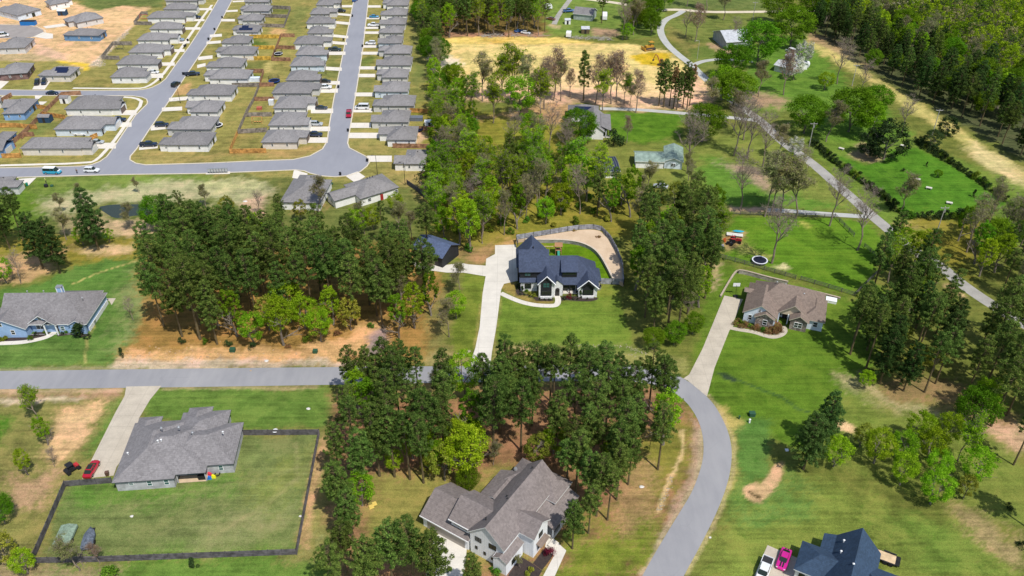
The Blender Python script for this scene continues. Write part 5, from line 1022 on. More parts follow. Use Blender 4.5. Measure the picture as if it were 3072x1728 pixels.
def make_broad(seed, h=11.0, rad=3.6, m=None, per=60, bare=.22, leaf=.34, full=1.0, bark=None, tall=False, nclump=70, shape=None):
    """leafy tree: limbs, then clumps over an uneven crown with gaps"""
    rng = random.Random(seed); rs = np.random.RandomState(seed); tm = MB(); tips = []
    limbs(rng, tm, (0, 0, 0), (0, 0, 1), h * .55, h * .019 + .05, 3, tips, .75, .5, 6, 3, 4)
    cen = []; cr = []; lobes = [(rng.uniform(0, 6.28), rng.uniform(-.3, .8), rng.uniform(.75, 1.15)) for _ in range(7)]
    zc = h * (bare + (1 - bare) * .5); rz = h * (1 - bare) * .5
    for i in range(int(nclump * full)):
        a = rng.random() * 2 * PI; c = rng.uniform(-.85, 1); rr = rng.uniform(.55, 1) ** .5
        k = 1.0
        for la, lc, lk in lobes:
            if abs((a - la + PI) % (2 * PI) - PI) < .7 and abs(c - lc) < .5: k = lk
        s = math.sqrt(max(0, 1 - c * c)); q = rad * rr * k
        cen.append((math.cos(a) * s * q, math.sin(a) * s * q, zc + c * rz * rr * (.9 + .2 * k) * .93)); cr.append(rng.uniform(.14, .26) * rad + .12)
    v = leaves(rs, np.array(cen), np.array(cr), per, leaf, .3, .75, .45)
    return tm.mesh('trunk', bark or BARKG), leafmesh('crown', v, m or LUSHL)
def make_sparse(seed, h=13.0, m=None, per=10, leaf=.26, spread=.62, bark=None, twigs=True, cr_=.55):
    """spring tree: open limbs, thin haze of young leaves at the branch ends"""
    rng = random.Random(seed); rs = np.random.RandomState(seed); tm = MB(); tips = []
    p = Vector((0, 0, 0)); pts = [p.copy()]; r0 = h * .014 + .04; rad = [r0]; nseg = 7
    for i in range(nseg):
        p = p + Vector((rng.gauss(0, .16), rng.gauss(0, .16), h * .9 / nseg)); pts.append(p.copy()); rad.append(r0 * (1 - .85 * (i + 1) / nseg))
    tm.path(pts, rad, 6)
    for i in range(3, nseg + 1):
        for k in range(3 if i < nseg else 2):
            a = rng.random() * 2 * PI; f = 1 - (i - 3) / nseg
            limbs(rng, tm, pts[i], (math.cos(a) * spread * 1.4, math.sin(a) * spread * 1.4, 1.0), h * .27 * (f * .7 + .45), rad[i] * .6 + .015, 2, tips, .6, .55, 4, 3, 3)
    tw = MB()
    for t in tips:
        for k in range(5):
            d = Vector((rng.gauss(0, .6), rng.gauss(0, .6), rng.uniform(.1, 1))).normalized() * rng.uniform(.5, 1.1)
            tm.path([t - d * .1, t + d], [.022, .006], 3)
    cen = np.array([tuple(t) for t in tips]); v = None
    if per: v = leaves(rs, cen + rs.normal(size=cen.shape) * .25, np.full(len(cen), cr_ + .25), per, leaf, .2, .8, .1)
    return tm.mesh('trunk', bark or TWIG), (leafmesh('crown', v, m or SAGE) if per else None)
def make_bush(seed, r=1.0, h=1.4, m=None, n=14, per=45, leaf=.16, cone=False):
    rng = random.Random(seed); rs = np.random.RandomState(seed); cen = []; cr = []
    for i in range(n):
        a = rng.random() * 6.28; t = rng.random(); q = r * ((1 - t) if cone else math.sqrt(max(.05, 1 - t * t))) * rng.uniform(.3, .75)
        cen.append((math.cos(a) * q, math.sin(a) * q, h * (.12 + .75 * t))); cr.append(r * rng.uniform(.28, .42))
    cen.append((0, 0, h * .8)); cr.append(r * .22)
    v = leaves(rs, np.array(cen), np.array(cr), per, leaf, .35, .9, .5)
    tm = MB().path([(0, 0, 0), (0, 0, h * .7)], [.06, .02], 5)
    return tm.mesh('stem', BARK), leafmesh('foliage', v, m or BUSHL)

LIB = {
 'pine': ('pine_tree', 'pine tree', 18.0, [make_pine(s, 18, r_, b_, None, d_) for s, r_, b_, d_ in ((1, 3.0, .45, 1), (2, 3.5, .5, 1), (3, 2.6, .38, 1), (4, 3.7, .47, .8), (5, 3.0, .33, 1.1), (6, 2.4, .55, .8), (7, 3.2, .4, 1.2), (8, 2.8, .52, 1))]),
 'dpine': ('pine_tree', 'pine tree', 16.0, [make_pine(s, 16, 3.4, .18, NEEDLE2, 1.3) for s in (11, 12)]),
 'thinpine': ('pine_tree', 'pine tree', 15.0, [make_pine(21, 15, 1.5, .58, RUST, .8), make_pine(22, 15, 2.1, .3, NEEDLE, 1)]),
 'lush': ('broadleaf_tree', 'tree', 11.0, [make_broad(s, 11, 3.4, LUSHL, nclump=90, per=68, leaf=.28) for s in (31, 32, 33, 34)]),
 'oak': ('broadleaf_tree', 'tree', 12.0, [make_broad(s, 12, 4.8, MIDL, nclump=170, per=70, leaf=.3) for s in (41, 42)]),
 'yell': ('broadleaf_tree', 'tree', 10.0, [make_broad(s, 10, 3.0, YELL, per=42) for s in (51, 52)]),
 'tall': ('broadleaf_tree', 'tree', 16.0, [make_broad(s, 16, 3.0, LUSHL, nclump=100, per=50, bare=.3, leaf=.32) for s in (131, 132)] + [make_broad(133, 16, 2.6, MIDL, nclump=80, per=50, bare=.35)]),
 'tallopen': ('broadleaf_tree', 'tree', 16.0, [make_sparse(s, 16, LUSHL, 44, .26, .45) for s in (134, 135)]),
 'tsage': ('budding_tree', 'tree', 16.0, [make_sparse(s, 16, SAGE, 24, .22, .42) for s in (136, 137)]),
 'open': ('broadleaf_tree', 'tree', 12.0, [make_sparse(s, 12, LUSHL, 26, .30) for s in (61, 62)]),
 'sage': ('budding_tree', 'tree', 12.0, [make_sparse(s, 12, SAGE, 34, .22) for s in (71, 72)]),
 'pink': ('budding_tree', 'tree', 12.0, [make_sparse(81, 12, PINKL, 16, .20)]),
 'bare': ('bare_tree', 'tree', 13.0, [make_sparse(s, 13, SAGE, 0) for s in (91, 92)]),
 'cedar': ('cedar_tree', 'cedar', 8.0, [make_broad(s, 8, 3.0, CEDARL, per=80, bare=.02, leaf=.26) for s in (101,)]),
 'bush': ('shrub', 'shrub', 1.4, [make_bush(s, 1.0, 1.4) for s in (111, 112)]),
 'rbush': ('shrub', 'shrub', 1.2, [make_bush(113, 1.0, 1.2, RUST)]),
 'dbush': ('shrub', 'shrub', 1.6, [make_bush(114, 1.1, 1.6, CEDARL)]),
 'cone': ('shrub', 'shrub', 2.2, [make_bush(115, .75, 2.2, CEDARL, 18, 50, .14, True)]),
 'ybush': ('shrub', 'shrub', .9, [make_bush(116, .6, .9, YELL)]),
 'maple': ('maple_tree', 'maple', 2.4, [make_bush(117, 1.5, 2.4, REDL, 22)]),
 'blos': ('blossom_tree', 'tree', 8.0, [make_broad(121, 8, 2.8, BLOS, per=35)]),
}
TC = {}
_trng = random.Random(77)
def tree(kind, p, h=None, label=None, group=None, wide=1.0):
    name, cat, h0, lib = LIB[kind]; tr, cr = _trng.choice(lib); h = h or h0; s = h / h0
    TC[name] = TC.get(name, 0) + 1
    r = empty(name, (p[0], p[1], 0), _trng.random() * 6.28, label, cat, group)
    q = wide * _trng.uniform(.92, 1.08); r.scale = (s * q, s * q, s)
    link(tr.name.split('.')[0] if tr.name[0] != 'T' else 'trunk', tr, r)
    if cr: link(cr.name.split('.')[0], cr, r)
    return r
def grove(K, poly, spacing, mixd, label, group, seed=0, hs=(.85, 1.15), avoid=()):
    """trees scattered over a surveyed outline, none nearer than spacing; mixd: [(kind, weight, height)]"""
    pts = [K(*p) for p in poly]; rng = random.Random(seed); xs = [p.x for p in pts]; ys = [p.y for p in pts]; placed = []
    A = (max(xs) - min(xs)) * (max(ys) - min(ys)); tot = sum(m[1] for m in mixd)
    for _ in range(int(A / spacing ** 2 * 14)):
        x = rng.uniform(min(xs), max(xs)); y = rng.uniform(min(ys), max(ys))
        if not inside(np.array([x]), np.array([y]), pts)[0]: continue
        if any((x - a) ** 2 + (y - b) ** 2 < spacing ** 2 for a, b in placed): continue
        if any((x - a) ** 2 + (y - b) ** 2 < c * c for a, b, c in avoid): continue
        placed.append((x, y)); k = rng.random() * tot
        for kind, w_, h in mixd:
            k -= w_
            if k <= 0: break
        lb = label[kind] if isinstance(label, dict) else label
        fx = (x - min(xs)) / (max(xs) - min(xs)); fy = (y - min(ys)) / (max(ys) - min(ys))
        if len(lb.split()) <= 13: lb += ', %s %s part' % ('near' if fy < .34 else 'far' if fy > .67 else 'mid', 'left' if fx < .34 else 'right' if fx > .67 else 'middle')
        tree(kind, (x, y), h * rng.uniform(*hs), lb, group)
    return len(placed)
def L(pine=None, leafy=None, thin=None):
    return {'pine': pine, 'dpine': pine, 'thinpine': pine, 'lush': leafy, 'oak': leafy, 'yell': leafy, 'open': leafy, 'tall': leafy, 'tallopen': leafy, 'tsage': thin, 'sage': thin, 'bare': thin, 'pink': thin, 'cedar': pine, 'blos': leafy}
GA = 'trees of the big dark grove left of the white stone house'
grove(N, [(450, 860), (520, 805), (700, 800), (900, 812), (1100, 835), (1230, 870), (1245, 915), (1150, 985), (1000, 975), (880, 955), (760, 1000), (680, 1035), (560, 1035), (475, 1000), (455, 920)], 4.6, [('pine', 1, 20)],
      L('tall dark pine packed in the big grove above the orange dirt verge', '', ''), GA, 3)
grove(N, [(500, 1030), (700, 1048), (900, 1045), (1050, 1015), (1120, 980), (1060, 990), (900, 1020), (700, 1032), (560, 1028)], 4.2, [('bush', 2, 1.8), ('rbush', 1, 1.4), ('dbush', 2, 1.8)], 'low shrub along the front foot of the big pine grove', 'shrubs along the front foot of the big grove', 44)
grove(N, [(500, 790), (560, 760), (880, 745), (900, 800), (520, 830)], 6.5, [('pine', 5, 14), ('tall', 1, 12)], L('smaller pine at the upper side of the big grove', 'bright tree at the upper side of the big grove', ''), 'trees at the upper side of the big grove', 45)
grove(N, [(690, 1005), (760, 985), (880, 960), (1000, 975), (1060, 985), (1030, 1022), (900, 1036), (800, 1044), (700, 1042)], 4.6, [('lush', 3, 11), ('yell', 1, 9), ('tall', 1, 13)], L('', 'bright green young tree on the front edge of the big pine grove', ''), 'bright trees on the front edge of the big grove', 4)
grove(N, [(1200, 900), (1290, 870), (1320, 910), (1310, 1000), (1240, 1025), (1180, 1020)], 4.8, [('tall', 3, 13), ('pine', 1, 17), ('sage', 1, 10)], L('pine at the right end of the big grove near the white driveway', 'bright green tree at the right end of the big grove near the white driveway', 'thin budding tree at the right end of the big grove'), 'trees between the big grove and the white driveway', 5)
grove(N, [(1330, 880), (1395, 850), (1380, 930), (1350, 1030), (1320, 1040)], 7, [('sage', 2, 9), ('lush', 1, 8), ('bare', 1, 9)], L('', 'small green tree beside the narrow lawn left of the white driveway', 'thin half bare tree beside the narrow lawn left of the white driveway'), 'thin trees by the narrow lawn', 6)
grove(N, [(1285, 845), (1345, 838), (1352, 862), (1290, 868)], 6, [('pine', 1, 13), ('lush', 1, 9)], L('pine standing in front of the black garage', 'green tree standing in front of the black garage', ''), 'trees in front of the black garage', 8)
GB = 'trees of the front grove below the road'
AV = [(*G(1500, 1400)[:2], 5), (*G(1300, 1600)[:2], 6)]
grove(N, [(1330, 1330), (1420, 1330), (1440, 1400), (1340, 1430), (1240, 1420), (1180, 1380), (1250, 1340)], 4.2, [('lush', 3, 9), ('yell', 2, 8)], L('', 'bright understorey tree in the left middle of the front grove', ''), 'bright understorey trees of the front grove', 46)
grove(N, [(1560, 1360), (1700, 1380), (1850, 1400), (1820, 1330), (1600, 1310)], 6.5, [('lush', 2, 8), ('yell', 2, 7)], L('', 'bright understorey tree under the pines behind the farmhouse', ''), 'bright understorey trees behind the farmhouse', 47)
grove(N, [(1640, 1420), (1760, 1410), (1890, 1440), (1860, 1520), (1800, 1570), (1740, 1500)], 5, [('pine', 6, 17), ('lush', 1, 7)], L('pine in the row between the farmhouse and the road curve', 'small bright tree between the farmhouse and the road curve', ''), 'pines between the farmhouse and the road curve', 48)
grove(N, [(1045, 1250), (1110, 1232), (1240, 1245), (1300, 1250), (1390, 1250), (1440, 1235), (1500, 1222), (1680, 1215), (1720, 1250), (1850, 1262), (1960, 1262), (2030, 1320), (2005, 1400), (1920, 1440), (1830, 1420), (1700, 1395), (1560, 1370), (1480, 1350), (1380, 1340), (1280, 1435), (1130, 1425), (1040, 1400), (1020, 1330)], 4.7, [('pine', 8, 18.5), ('tall', 2, 13)],
      L('tall dark pine in the crowded front grove between the road and the white farmhouse', 'green broadleaf tree squeezed between the pines of the front grove', ''), GB, 7, avoid=AV)
grove(N, [(985, 1440), (1060, 1440), (1090, 1480), (1085, 1560), (1060, 1700), (1100, 1850), (1000, 1850), (985, 1600)], 4.6, [('pine', 7, 15), ('lush', 2, 8)], L('pine in the narrow row right of the long yard fence', 'green tree in the narrow pine row right of the long yard fence', ''), 'trees between the fenced yard and the farmhouse', 8)
for i, (x, y) in enumerate([(1070, 1216), (1115, 1206), (1165, 1212), (1212, 1204), (1258, 1216), (1140, 1240), (1520, 1204), (1566, 1214), (1612, 1202), (1660, 1212), (1706, 1200), (1752, 1214), (1800, 1210), (1850, 1226), (1945, 1236), (1985, 1262), (1540, 1250), (1590, 1290), (1500, 1300)]):
    tree('pine', (G(x, y).x, G(x, y).y), [16.5, 15.5, 18.5, 17][i % 4], 'pine of the front row along the lower side of the road, number %d' % (i + 1) if i > 90 else 'tall pine in the front row beside the lower road edge, ' + ('left' if x < 1300 else 'middle' if x < 1900 else 'right') + ' part', 'front row pines along the road')
for i, (x, y, h, lb) in enumerate([(1180, 1770, 17, 'leftmost of the pines at the bottom edge before the farmhouse garage'), (1245, 1765, 18, 'second pine from the left at the bottom edge before the farmhouse garage'), (1110, 1800, 16, 'pine at the bottom edge left of the farmhouse drive'),
     (1310, 1790, 17, 'pine crown with pale concrete showing around it, bottom edge'), (1420, 1800, 12, 'pine directly below the white gable wall of the farmhouse'), (1717, 1646, 12.5, 'pine with a bare trunk on the lawn right of the farmhouse porch'), (1765, 1600, 13, 'pine behind the front pine on the lawn right of the farmhouse'),
     (1822, 1560, 14, 'pine with trunk visible at the right front corner of the front grove'), (1760, 1530, 15, 'pine overhanging the right roof edge of the farmhouse'), (1850, 1500, 15, 'pine at the right front edge of the front grove above bare soil'), (1884, 1454, 15, 'pine with straight pale trunk near the orange soil by the road curve'), (1700, 1480, 14, 'pine behind the porch roof of the farmhouse')]):
    tree('pine', G(x, y), h, lb)
for k, x, y, h, lb in [('lush', 1400, 1428, 13, 'tall bright green tree standing out in front of the pines above the farmhouse'), ('yell', 1335, 1442, 9, 'yellow green tree left of the tall bright tree above the farmhouse'), ('yell', 1610, 1392, 8, 'yellow green tree right behind the farmhouse roof ridge'), ('lush', 1185, 1415, 6, 'small bright tree among pine trunks above the mown clearing'),
     ('yell', 1290, 1425, 6, 'small yellow tree among pine trunks above the mown clearing'), ('lush', 1395, 1185, 12, 'bright green tree against the road between two pine groups'), ('sage', 1318, 1190, 8, 'thin bare tree against the grey road in the gap of the front grove'), ('sage', 1480, 1395, 6, 'small budding tree beside a lone pine trunk above the farmhouse'),
     ('oak', 1405, 1470, 6, 'round dark green tree at the edge of the farmhouse lawn')]: tree(k, G(x, y), h, lb)
for i, (x, y, h) in enumerate([(1139, 1428, 19), (1184, 1430, 19), (1230, 1438, 18), (1271, 1449, 18), (1100, 1482, 17), (1480, 1368, 21)]):
    tree('pine', G(x, y), h, 'pine with its straight trunk showing at the mown clearing, ' + ['first from the left', 'second from the left', 'third from the left', 'fourth from the left', 'leftmost and nearest, in the corner', 'standing alone behind the farmhouse lawn'][i])
# right of the white stone house
grove(N, [(1905, 800), (1935, 735), (2010, 690), (2100, 680), (2165, 700), (2150, 780), (2130, 870), (2085, 960), (2040, 1020), (1960, 1030), (1925, 960), (1895, 880)], 4.5, [('pine', 8, 19), ('tall', 2, 14), ('tallopen', 1, 13)],
      L('dark pine in the long grove between the white stone house and the brown roofed house', 'green tree in the long grove between the two big houses', ''), 'trees of the long grove right of the white stone house', 9)
grove(N, [(1930, 1030), (2040, 1020), (2080, 1000), (2075, 1060), (1960, 1055)], 4.5, [('oak', 2, 7), ('lush', 1, 6)], L('', 'low green tree at the lower tip of the long grove near the road', ''), 'low trees at the tip of the long grove', 10)
for k, x, y, h, lb in [('pine', 1938, 712, 17, 'tallest pine at the upper left of the long grove'), ('pine', 2035, 700, 17, 'pine with dark top at the upper end of the long grove'), ('bare', 2060, 960, 7, 'small leafless grey tree at the right edge of the long grove'), ('sage', 1920, 690, 12, 'yellowish budding tree left of the tallest pine of the long grove'), ('lush', 1790, 560, 7, 'round bright green tree in front of the dark metal roof')]: tree(k, G(x, y), h, lb)
# far right groves
GD = 'trees of the right hand grove'
grove(N, [(2545, 1075), (2590, 1150), (2690, 1185), (2790, 1195), (2830, 1110), (2870, 1020), (2830, 950), (2740, 930), (2640, 945), (2560, 990)], 4.4, [('pine', 5, 17), ('dpine', 3, 14), ('lush', 1, 10), ('yell', 1, 7)], L('pine in the dark grove right of the brown roofed house', 'bright tree in the dark grove right of the brown roofed house', ''), GD, 11)
grove(N, [(2655, 805), (2735, 800), (2775, 870), (2800, 950), (2660, 940), (2600, 905)], 5.0, [('pine', 5, 17), ('tallopen', 2, 14), ('tall', 1, 13)], L('pine beside the gravel road at the right', 'loose green tree beside the gravel road at the right', ''), 'trees between pasture and gravel road', 12)
grove(N, [(2905, 1060), (2975, 1010), (3072, 1040), (3230, 1040), (3250, 1330), (3040, 1330), (2960, 1290), (2900, 1200)], 4.6, [('pine', 8, 18), ('lush', 1, 9)], L('pine in the shaded grove at the right edge', 'bright tree in the shaded grove at the right edge', ''), 'trees at the right edge', 13)
grove(N, [(2860, 700), (2960, 690), (3160, 700), (3260, 940), (3080, 930), (2960, 850), (2880, 780)], 4.9, [('tall', 3, 12), ('oak', 2, 10), ('tsage', 2, 14), ('pine', 1, 14)], L('dark tree in the tangled wood beyond the gravel road', 'green tree in the tangled wood beyond the gravel road', 'thin half bare tree in the tangled wood beyond the gravel road'), 'trees beyond the gravel road', 14)
grove(N, [(2560, 1330), (2620, 1360), (2700, 1340), (2800, 1320), (2880, 1330), (2920, 1430), (2890, 1520), (2800, 1530), (2700, 1490), (2620, 1440)], 4.3, [('lush', 6, 9), ('open', 1, 10), ('yell', 1, 7)], L('', 'bright spring tree in the clump above the navy roofed house', ''), 'bright trees above the navy roofed house', 15)
for k, x, y, h, lb in [('dpine', 2410, 1408, 15, 'big dark pine casting a shadow on the lawn near the curve'), ('dpine', 2462, 1345, 15, 'dark pine behind the big dark pine near the curve'), ('lush', 2500, 1400, 8, 'small bright tree right of the big dark pine'), ('oak', 2905, 1290, 11, 'tall bright tree at the upper end of the bright clump'),
     ('pine', 3085, 1585, 15, 'pine at the bottom right edge above the long shadow'), ('cone', 2530, 1360, 3, 'dark conical shrub at the edge of the bright clump'), ('lush', 2592, 1165, 5, 'small yellow green tree before the dark right hand grove'), ('pine', 3040, 1395, 16, 'pine with leaning trunk over pale soil at the right edge')]: tree(k, G(x, y), h, lb)
grove(N, [(2960, 1360), (3072, 1400), (3072, 1700), (2990, 1600)], 7, [('dbush', 2, 1.6), ('bush', 1, 1.5), ('rbush', 1, 1.2)], 'low dark shrub on the rough ground at the right edge', 'shrubs on the rough ground at the right edge', 16)
# left
for k, x, y, h, lb in [('dpine', 296, 750, 19, 'lone pine with thick leaning trunk in front of the pond'), ('dpine', 130, 806, 17, 'left one of two pines with bare trunks at the blue house lawn'), ('dpine', 181, 820, 17, 'right one of two pines with bare trunks at the blue house lawn'), ('dpine', 30, 745, 17, 'dark pine at the left edge below the street'),
     ('pine', 75, 735, 18, 'second dark pine from the left edge below the street'), ('lush', 20, 850, 8, 'green tree at the left edge over orange soil'), ('bare', 63, 850, 9, 'brown leafless tree at the left edge over orange soil'), ('sage', 200, 720, 9, 'grey budding tree between the pines left of the pond'), ('sage', 185, 640, 6, 'small grey tree on the pale straw bank'),
     ('sage', 240, 600, 5, 'small bare tree at the left of the straw bank'), ('oak', 478, 690, 11, 'green rounded tree right of the pond'), ('sage', 400, 690, 8, 'thin tree in front of the pond'), ('lush', 330, 730, 5, 'small bright tree below the pond'), ('lush', 250, 735, 6, 'low bright tree beside the lone pine trunk'), ('yell', 460, 800, 3, 'low yellow shrub tree at the top of the green lawn'),
     ('sage', 418, 580, 5, 'small reddish bare tree on the straw bank'), ('yell', 690, 660, 8, 'yellow green tree behind the big grove near the sandy patch'), ('bare', 780, 645, 8, 'leafless tree beside the sandy patch below the street'), ('sage', 620, 625, 7, 'thin bare tree on the straw bank, middle'), ('sage', 958, 640, 11, 'tall thin bare tree in front of the wide grey roof'),
     ('yell', 905, 660, 7, 'yellow green tree at the foot of the wide grey roofed house'), ('pine', 558, 690, 13, 'pine at the upper left corner of the big grove'), ('lush', 1075, 705, 9, 'bright tree below the angled grey roofed house'), ('lush', 1120, 690, 8, 'bright tree right below the red door of the angled house'), ('lush', 1190, 640, 7, 'small bright tree right of the angled house'), ('bare', 400, 960, 6, 'low leafless tree at the left edge of the big grove')]: tree(k, G(x, y), h, lb)
grove(N, [(1080, 700), (1200, 680), (1290, 700), (1300, 780), (1240, 800), (1100, 750)], 6, [('pine', 3, 14), ('lush', 2, 9), ('sage', 2, 10)], L('pine behind the big grove near the black garage', 'bright tree behind the big grove near the black garage', 'thin tree behind the big grove near the black garage'), 'trees behind the big grove', 17)
grove(N, [(540, 690), (860, 690), (880, 740), (560, 745)], 7.5, [('pine', 6, 13), ('tall', 1, 10)], L('pine along the upper edge of the big grove', 'green tree along the upper edge of the big grove', ''), 'trees along the upper edge of the big grove', 18)
for k, x, y, h, lb in [('oak', 38, 1270, 0, '')][:0]: pass
for k, x, y, h, lb in [('open', 115, 1262, 8, 'small tree with grey limbs beside the bare soil left of the beige driveway'), ('tall', 145, 1335, 8, 'small tree casting shadow on the bare soil left of the beige driveway'), ('tall', 85, 1425, 7, 'green tree left of the dark utility cart'), ('bare', 165, 1400, 5, 'fallen looking leafless tree beside the dark utility cart'),
     ('oak', 15, 1570, 7, 'dark green tree at the left edge below the bare soil'), ('yell', 30, 1690, 8, 'yellow green tree in the bottom left corner'), ('lush', 85, 1720, 6, 'bright tree at the bottom edge near the left corner'), ('sage', 240, 1712, 8, 'tangled leafless tree over the yard fence, bottom left'), ('pink', 300, 1690, 5, 'brown twiggy tree inside the yard fence corner, bottom left')]: tree(k, G(x, y), h, lb)
tree('cone', G(582, 1703), 3.0, 'cone shaped evergreen shrub just below the long yard fence'); tree('bush', G(328, 1728), 2.6, 'round evergreen shrub at the bottom edge'); tree('cone', G(368, 1070), 3.0, 'lone small conical evergreen on the lawn by the orange verge')
# middle woods
grove(N, [(1310, 450), (1440, 500), (1700, 570), (1880, 610), (1840, 665), (1600, 690), (1470, 730), (1420, 765), (1320, 760)], 5.2, [('bush', 3, 2.4), ('ybush', 1, 1.8)], 'low undergrowth shrub on the floor of the mixed spring wood', 'undergrowth of the mixed spring wood', 50)
AVS = [(*G(1815, 535)[:2], 10), (*G(1820, 575)[:2], 9), (*G(1970, 530)[:2], 9)]
grove(N, [(1305, 430), (1420, 470), (1500, 560), (1560, 520), (1700, 560), (1860, 590), (1900, 650), (1840, 672), (1700, 662), (1560, 690), (1470, 720), (1420, 760), (1340, 760), (1300, 640)], 4.9, [('tall', 6, 15), ('tallopen', 4, 16), ('tsage', 4, 15), ('bare', 1, 14), ('lush', 3, 10), ('pine', 1, 17)],
      L('pine in the mixed spring wood above the white stone house', 'bright green tree in the mixed spring wood above the white stone house', 'thin half bare tree in the mixed spring wood above the white stone house'), 'trees of the mixed spring wood', 19, avoid=AVS)
grove(N, [(1290, 235), (1335, 235), (1420, 350), (1440, 450), (1310, 430)], 5.4, [('tall', 2, 14), ('tallopen', 3, 14), ('tsage', 2, 15), ('oak', 1, 10)], L('', 'green tree along the strip between the subdivision and the cleared lot', 'thin tree along the strip between the subdivision and the cleared lot'), 'trees along the strip beside the subdivision', 20)
grove(N, [(1500, 480), (1600, 430), (1680, 460), (1740, 500), (1720, 560), (1560, 560)], 7, [('tsage', 4, 15), ('bare', 2, 15), ('tallopen', 2, 12)], L('', 'green tree near the dark metal roof in the middle wood', 'grey twiggy tree left of the dark metal roof in the middle wood'), 'trees around the dark metal roof', 21, avoid=AVS)
grove(N, [(1850, 560), (2060, 520), (2090, 560), (2020, 640), (1930, 660)], 7, [('sage', 4, 9), ('bare', 3, 9), ('yell', 1, 8)], L('', 'yellow tree below the green roofed cottage', 'thin bare tree below the green roofed cottage'), 'trees below the green roofed cottage', 22, avoid=AVS)
grove(N, [(1260, 20), (1330, 20), (1325, 235), (1290, 235), (1268, 120)], 6, [('oak', 2, 12), ('pine', 2, 16), ('tallopen', 1, 15)], L('pine in the narrow strip right of the subdivision', 'tree in the narrow strip right of the subdivision', ''), 'narrow strip of trees right of the subdivision', 23)
grove(N, [(1330, 20), (1640, 0), (1625, 70), (1640, 108), (1500, 116), (1335, 112)], 5.0, [('pine', 3, 18), ('tallopen', 3, 17), ('tall', 2, 14), ('tsage', 2, 17)], L('pine in the wood behind the yellow cleared lot', 'green tree in the wood behind the yellow cleared lot', 'thin tree in the wood behind the yellow cleared lot'), 'trees of the wood behind the cleared lot', 24)
grove(N, [(1880, 40), (1960, 40), (1965, 105), (1890, 112)], 6, [('oak', 2, 11), ('open', 1, 12)], L('', 'green tree left of the curving gravel drive, upper middle', ''), 'trees left of the curving drive', 25)
ROW = [('sage', 1448, 304, 13), ('open', 1480, 369, 12), ('open', 1508, 305, 13), ('open', 1532, 298, 15), ('lush', 1559, 358, 14), ('sage', 1583, 325, 14), ('open', 1620, 364, 13), ('pink', 1632, 328, 14), ('pink', 1661, 302, 14), ('sage', 1682, 303, 11), ('pink', 1710, 292, 8), ('thinpine', 1750, 302, 15), ('pink', 1786, 312, 13), ('open', 1808, 333, 11),
       ('pink', 1833, 312, 14), ('pink', 1850, 306, 14), ('open', 1872, 311, 8), ('open', 1890, 314, 6), ('pink', 1907, 338, 11)]
for i, (k, x, y, h) in enumerate(ROW):
    what = {'sage': 'slender budding tree', 'open': 'slender green tree', 'lush': 'full bright green tree', 'pink': 'slender leafless pinkish tree', 'thinpine': 'tall thin reddish pine'}[k]
    tree(k, G(x, y), h * 1.3, '%s, number %d from the left, on near edge of yellow lot' % (what, i + 1), 'line of slender trees along the cleared lot')
for i, (x, y, h) in enumerate([(1976, 318, 13), (1990, 322, 14), (2008, 318, 13), (2020, 326, 12), (2048, 322, 13), (2068, 318, 12), (2030, 330, 11), (2060, 330, 12)]):
    tree('thinpine' if i % 2 else 'pine', G(x, y), h * 1.35, 'dark pine in the tight clump at the right end of the yellow cleared lot', 'pines at the right end of the cleared lot')
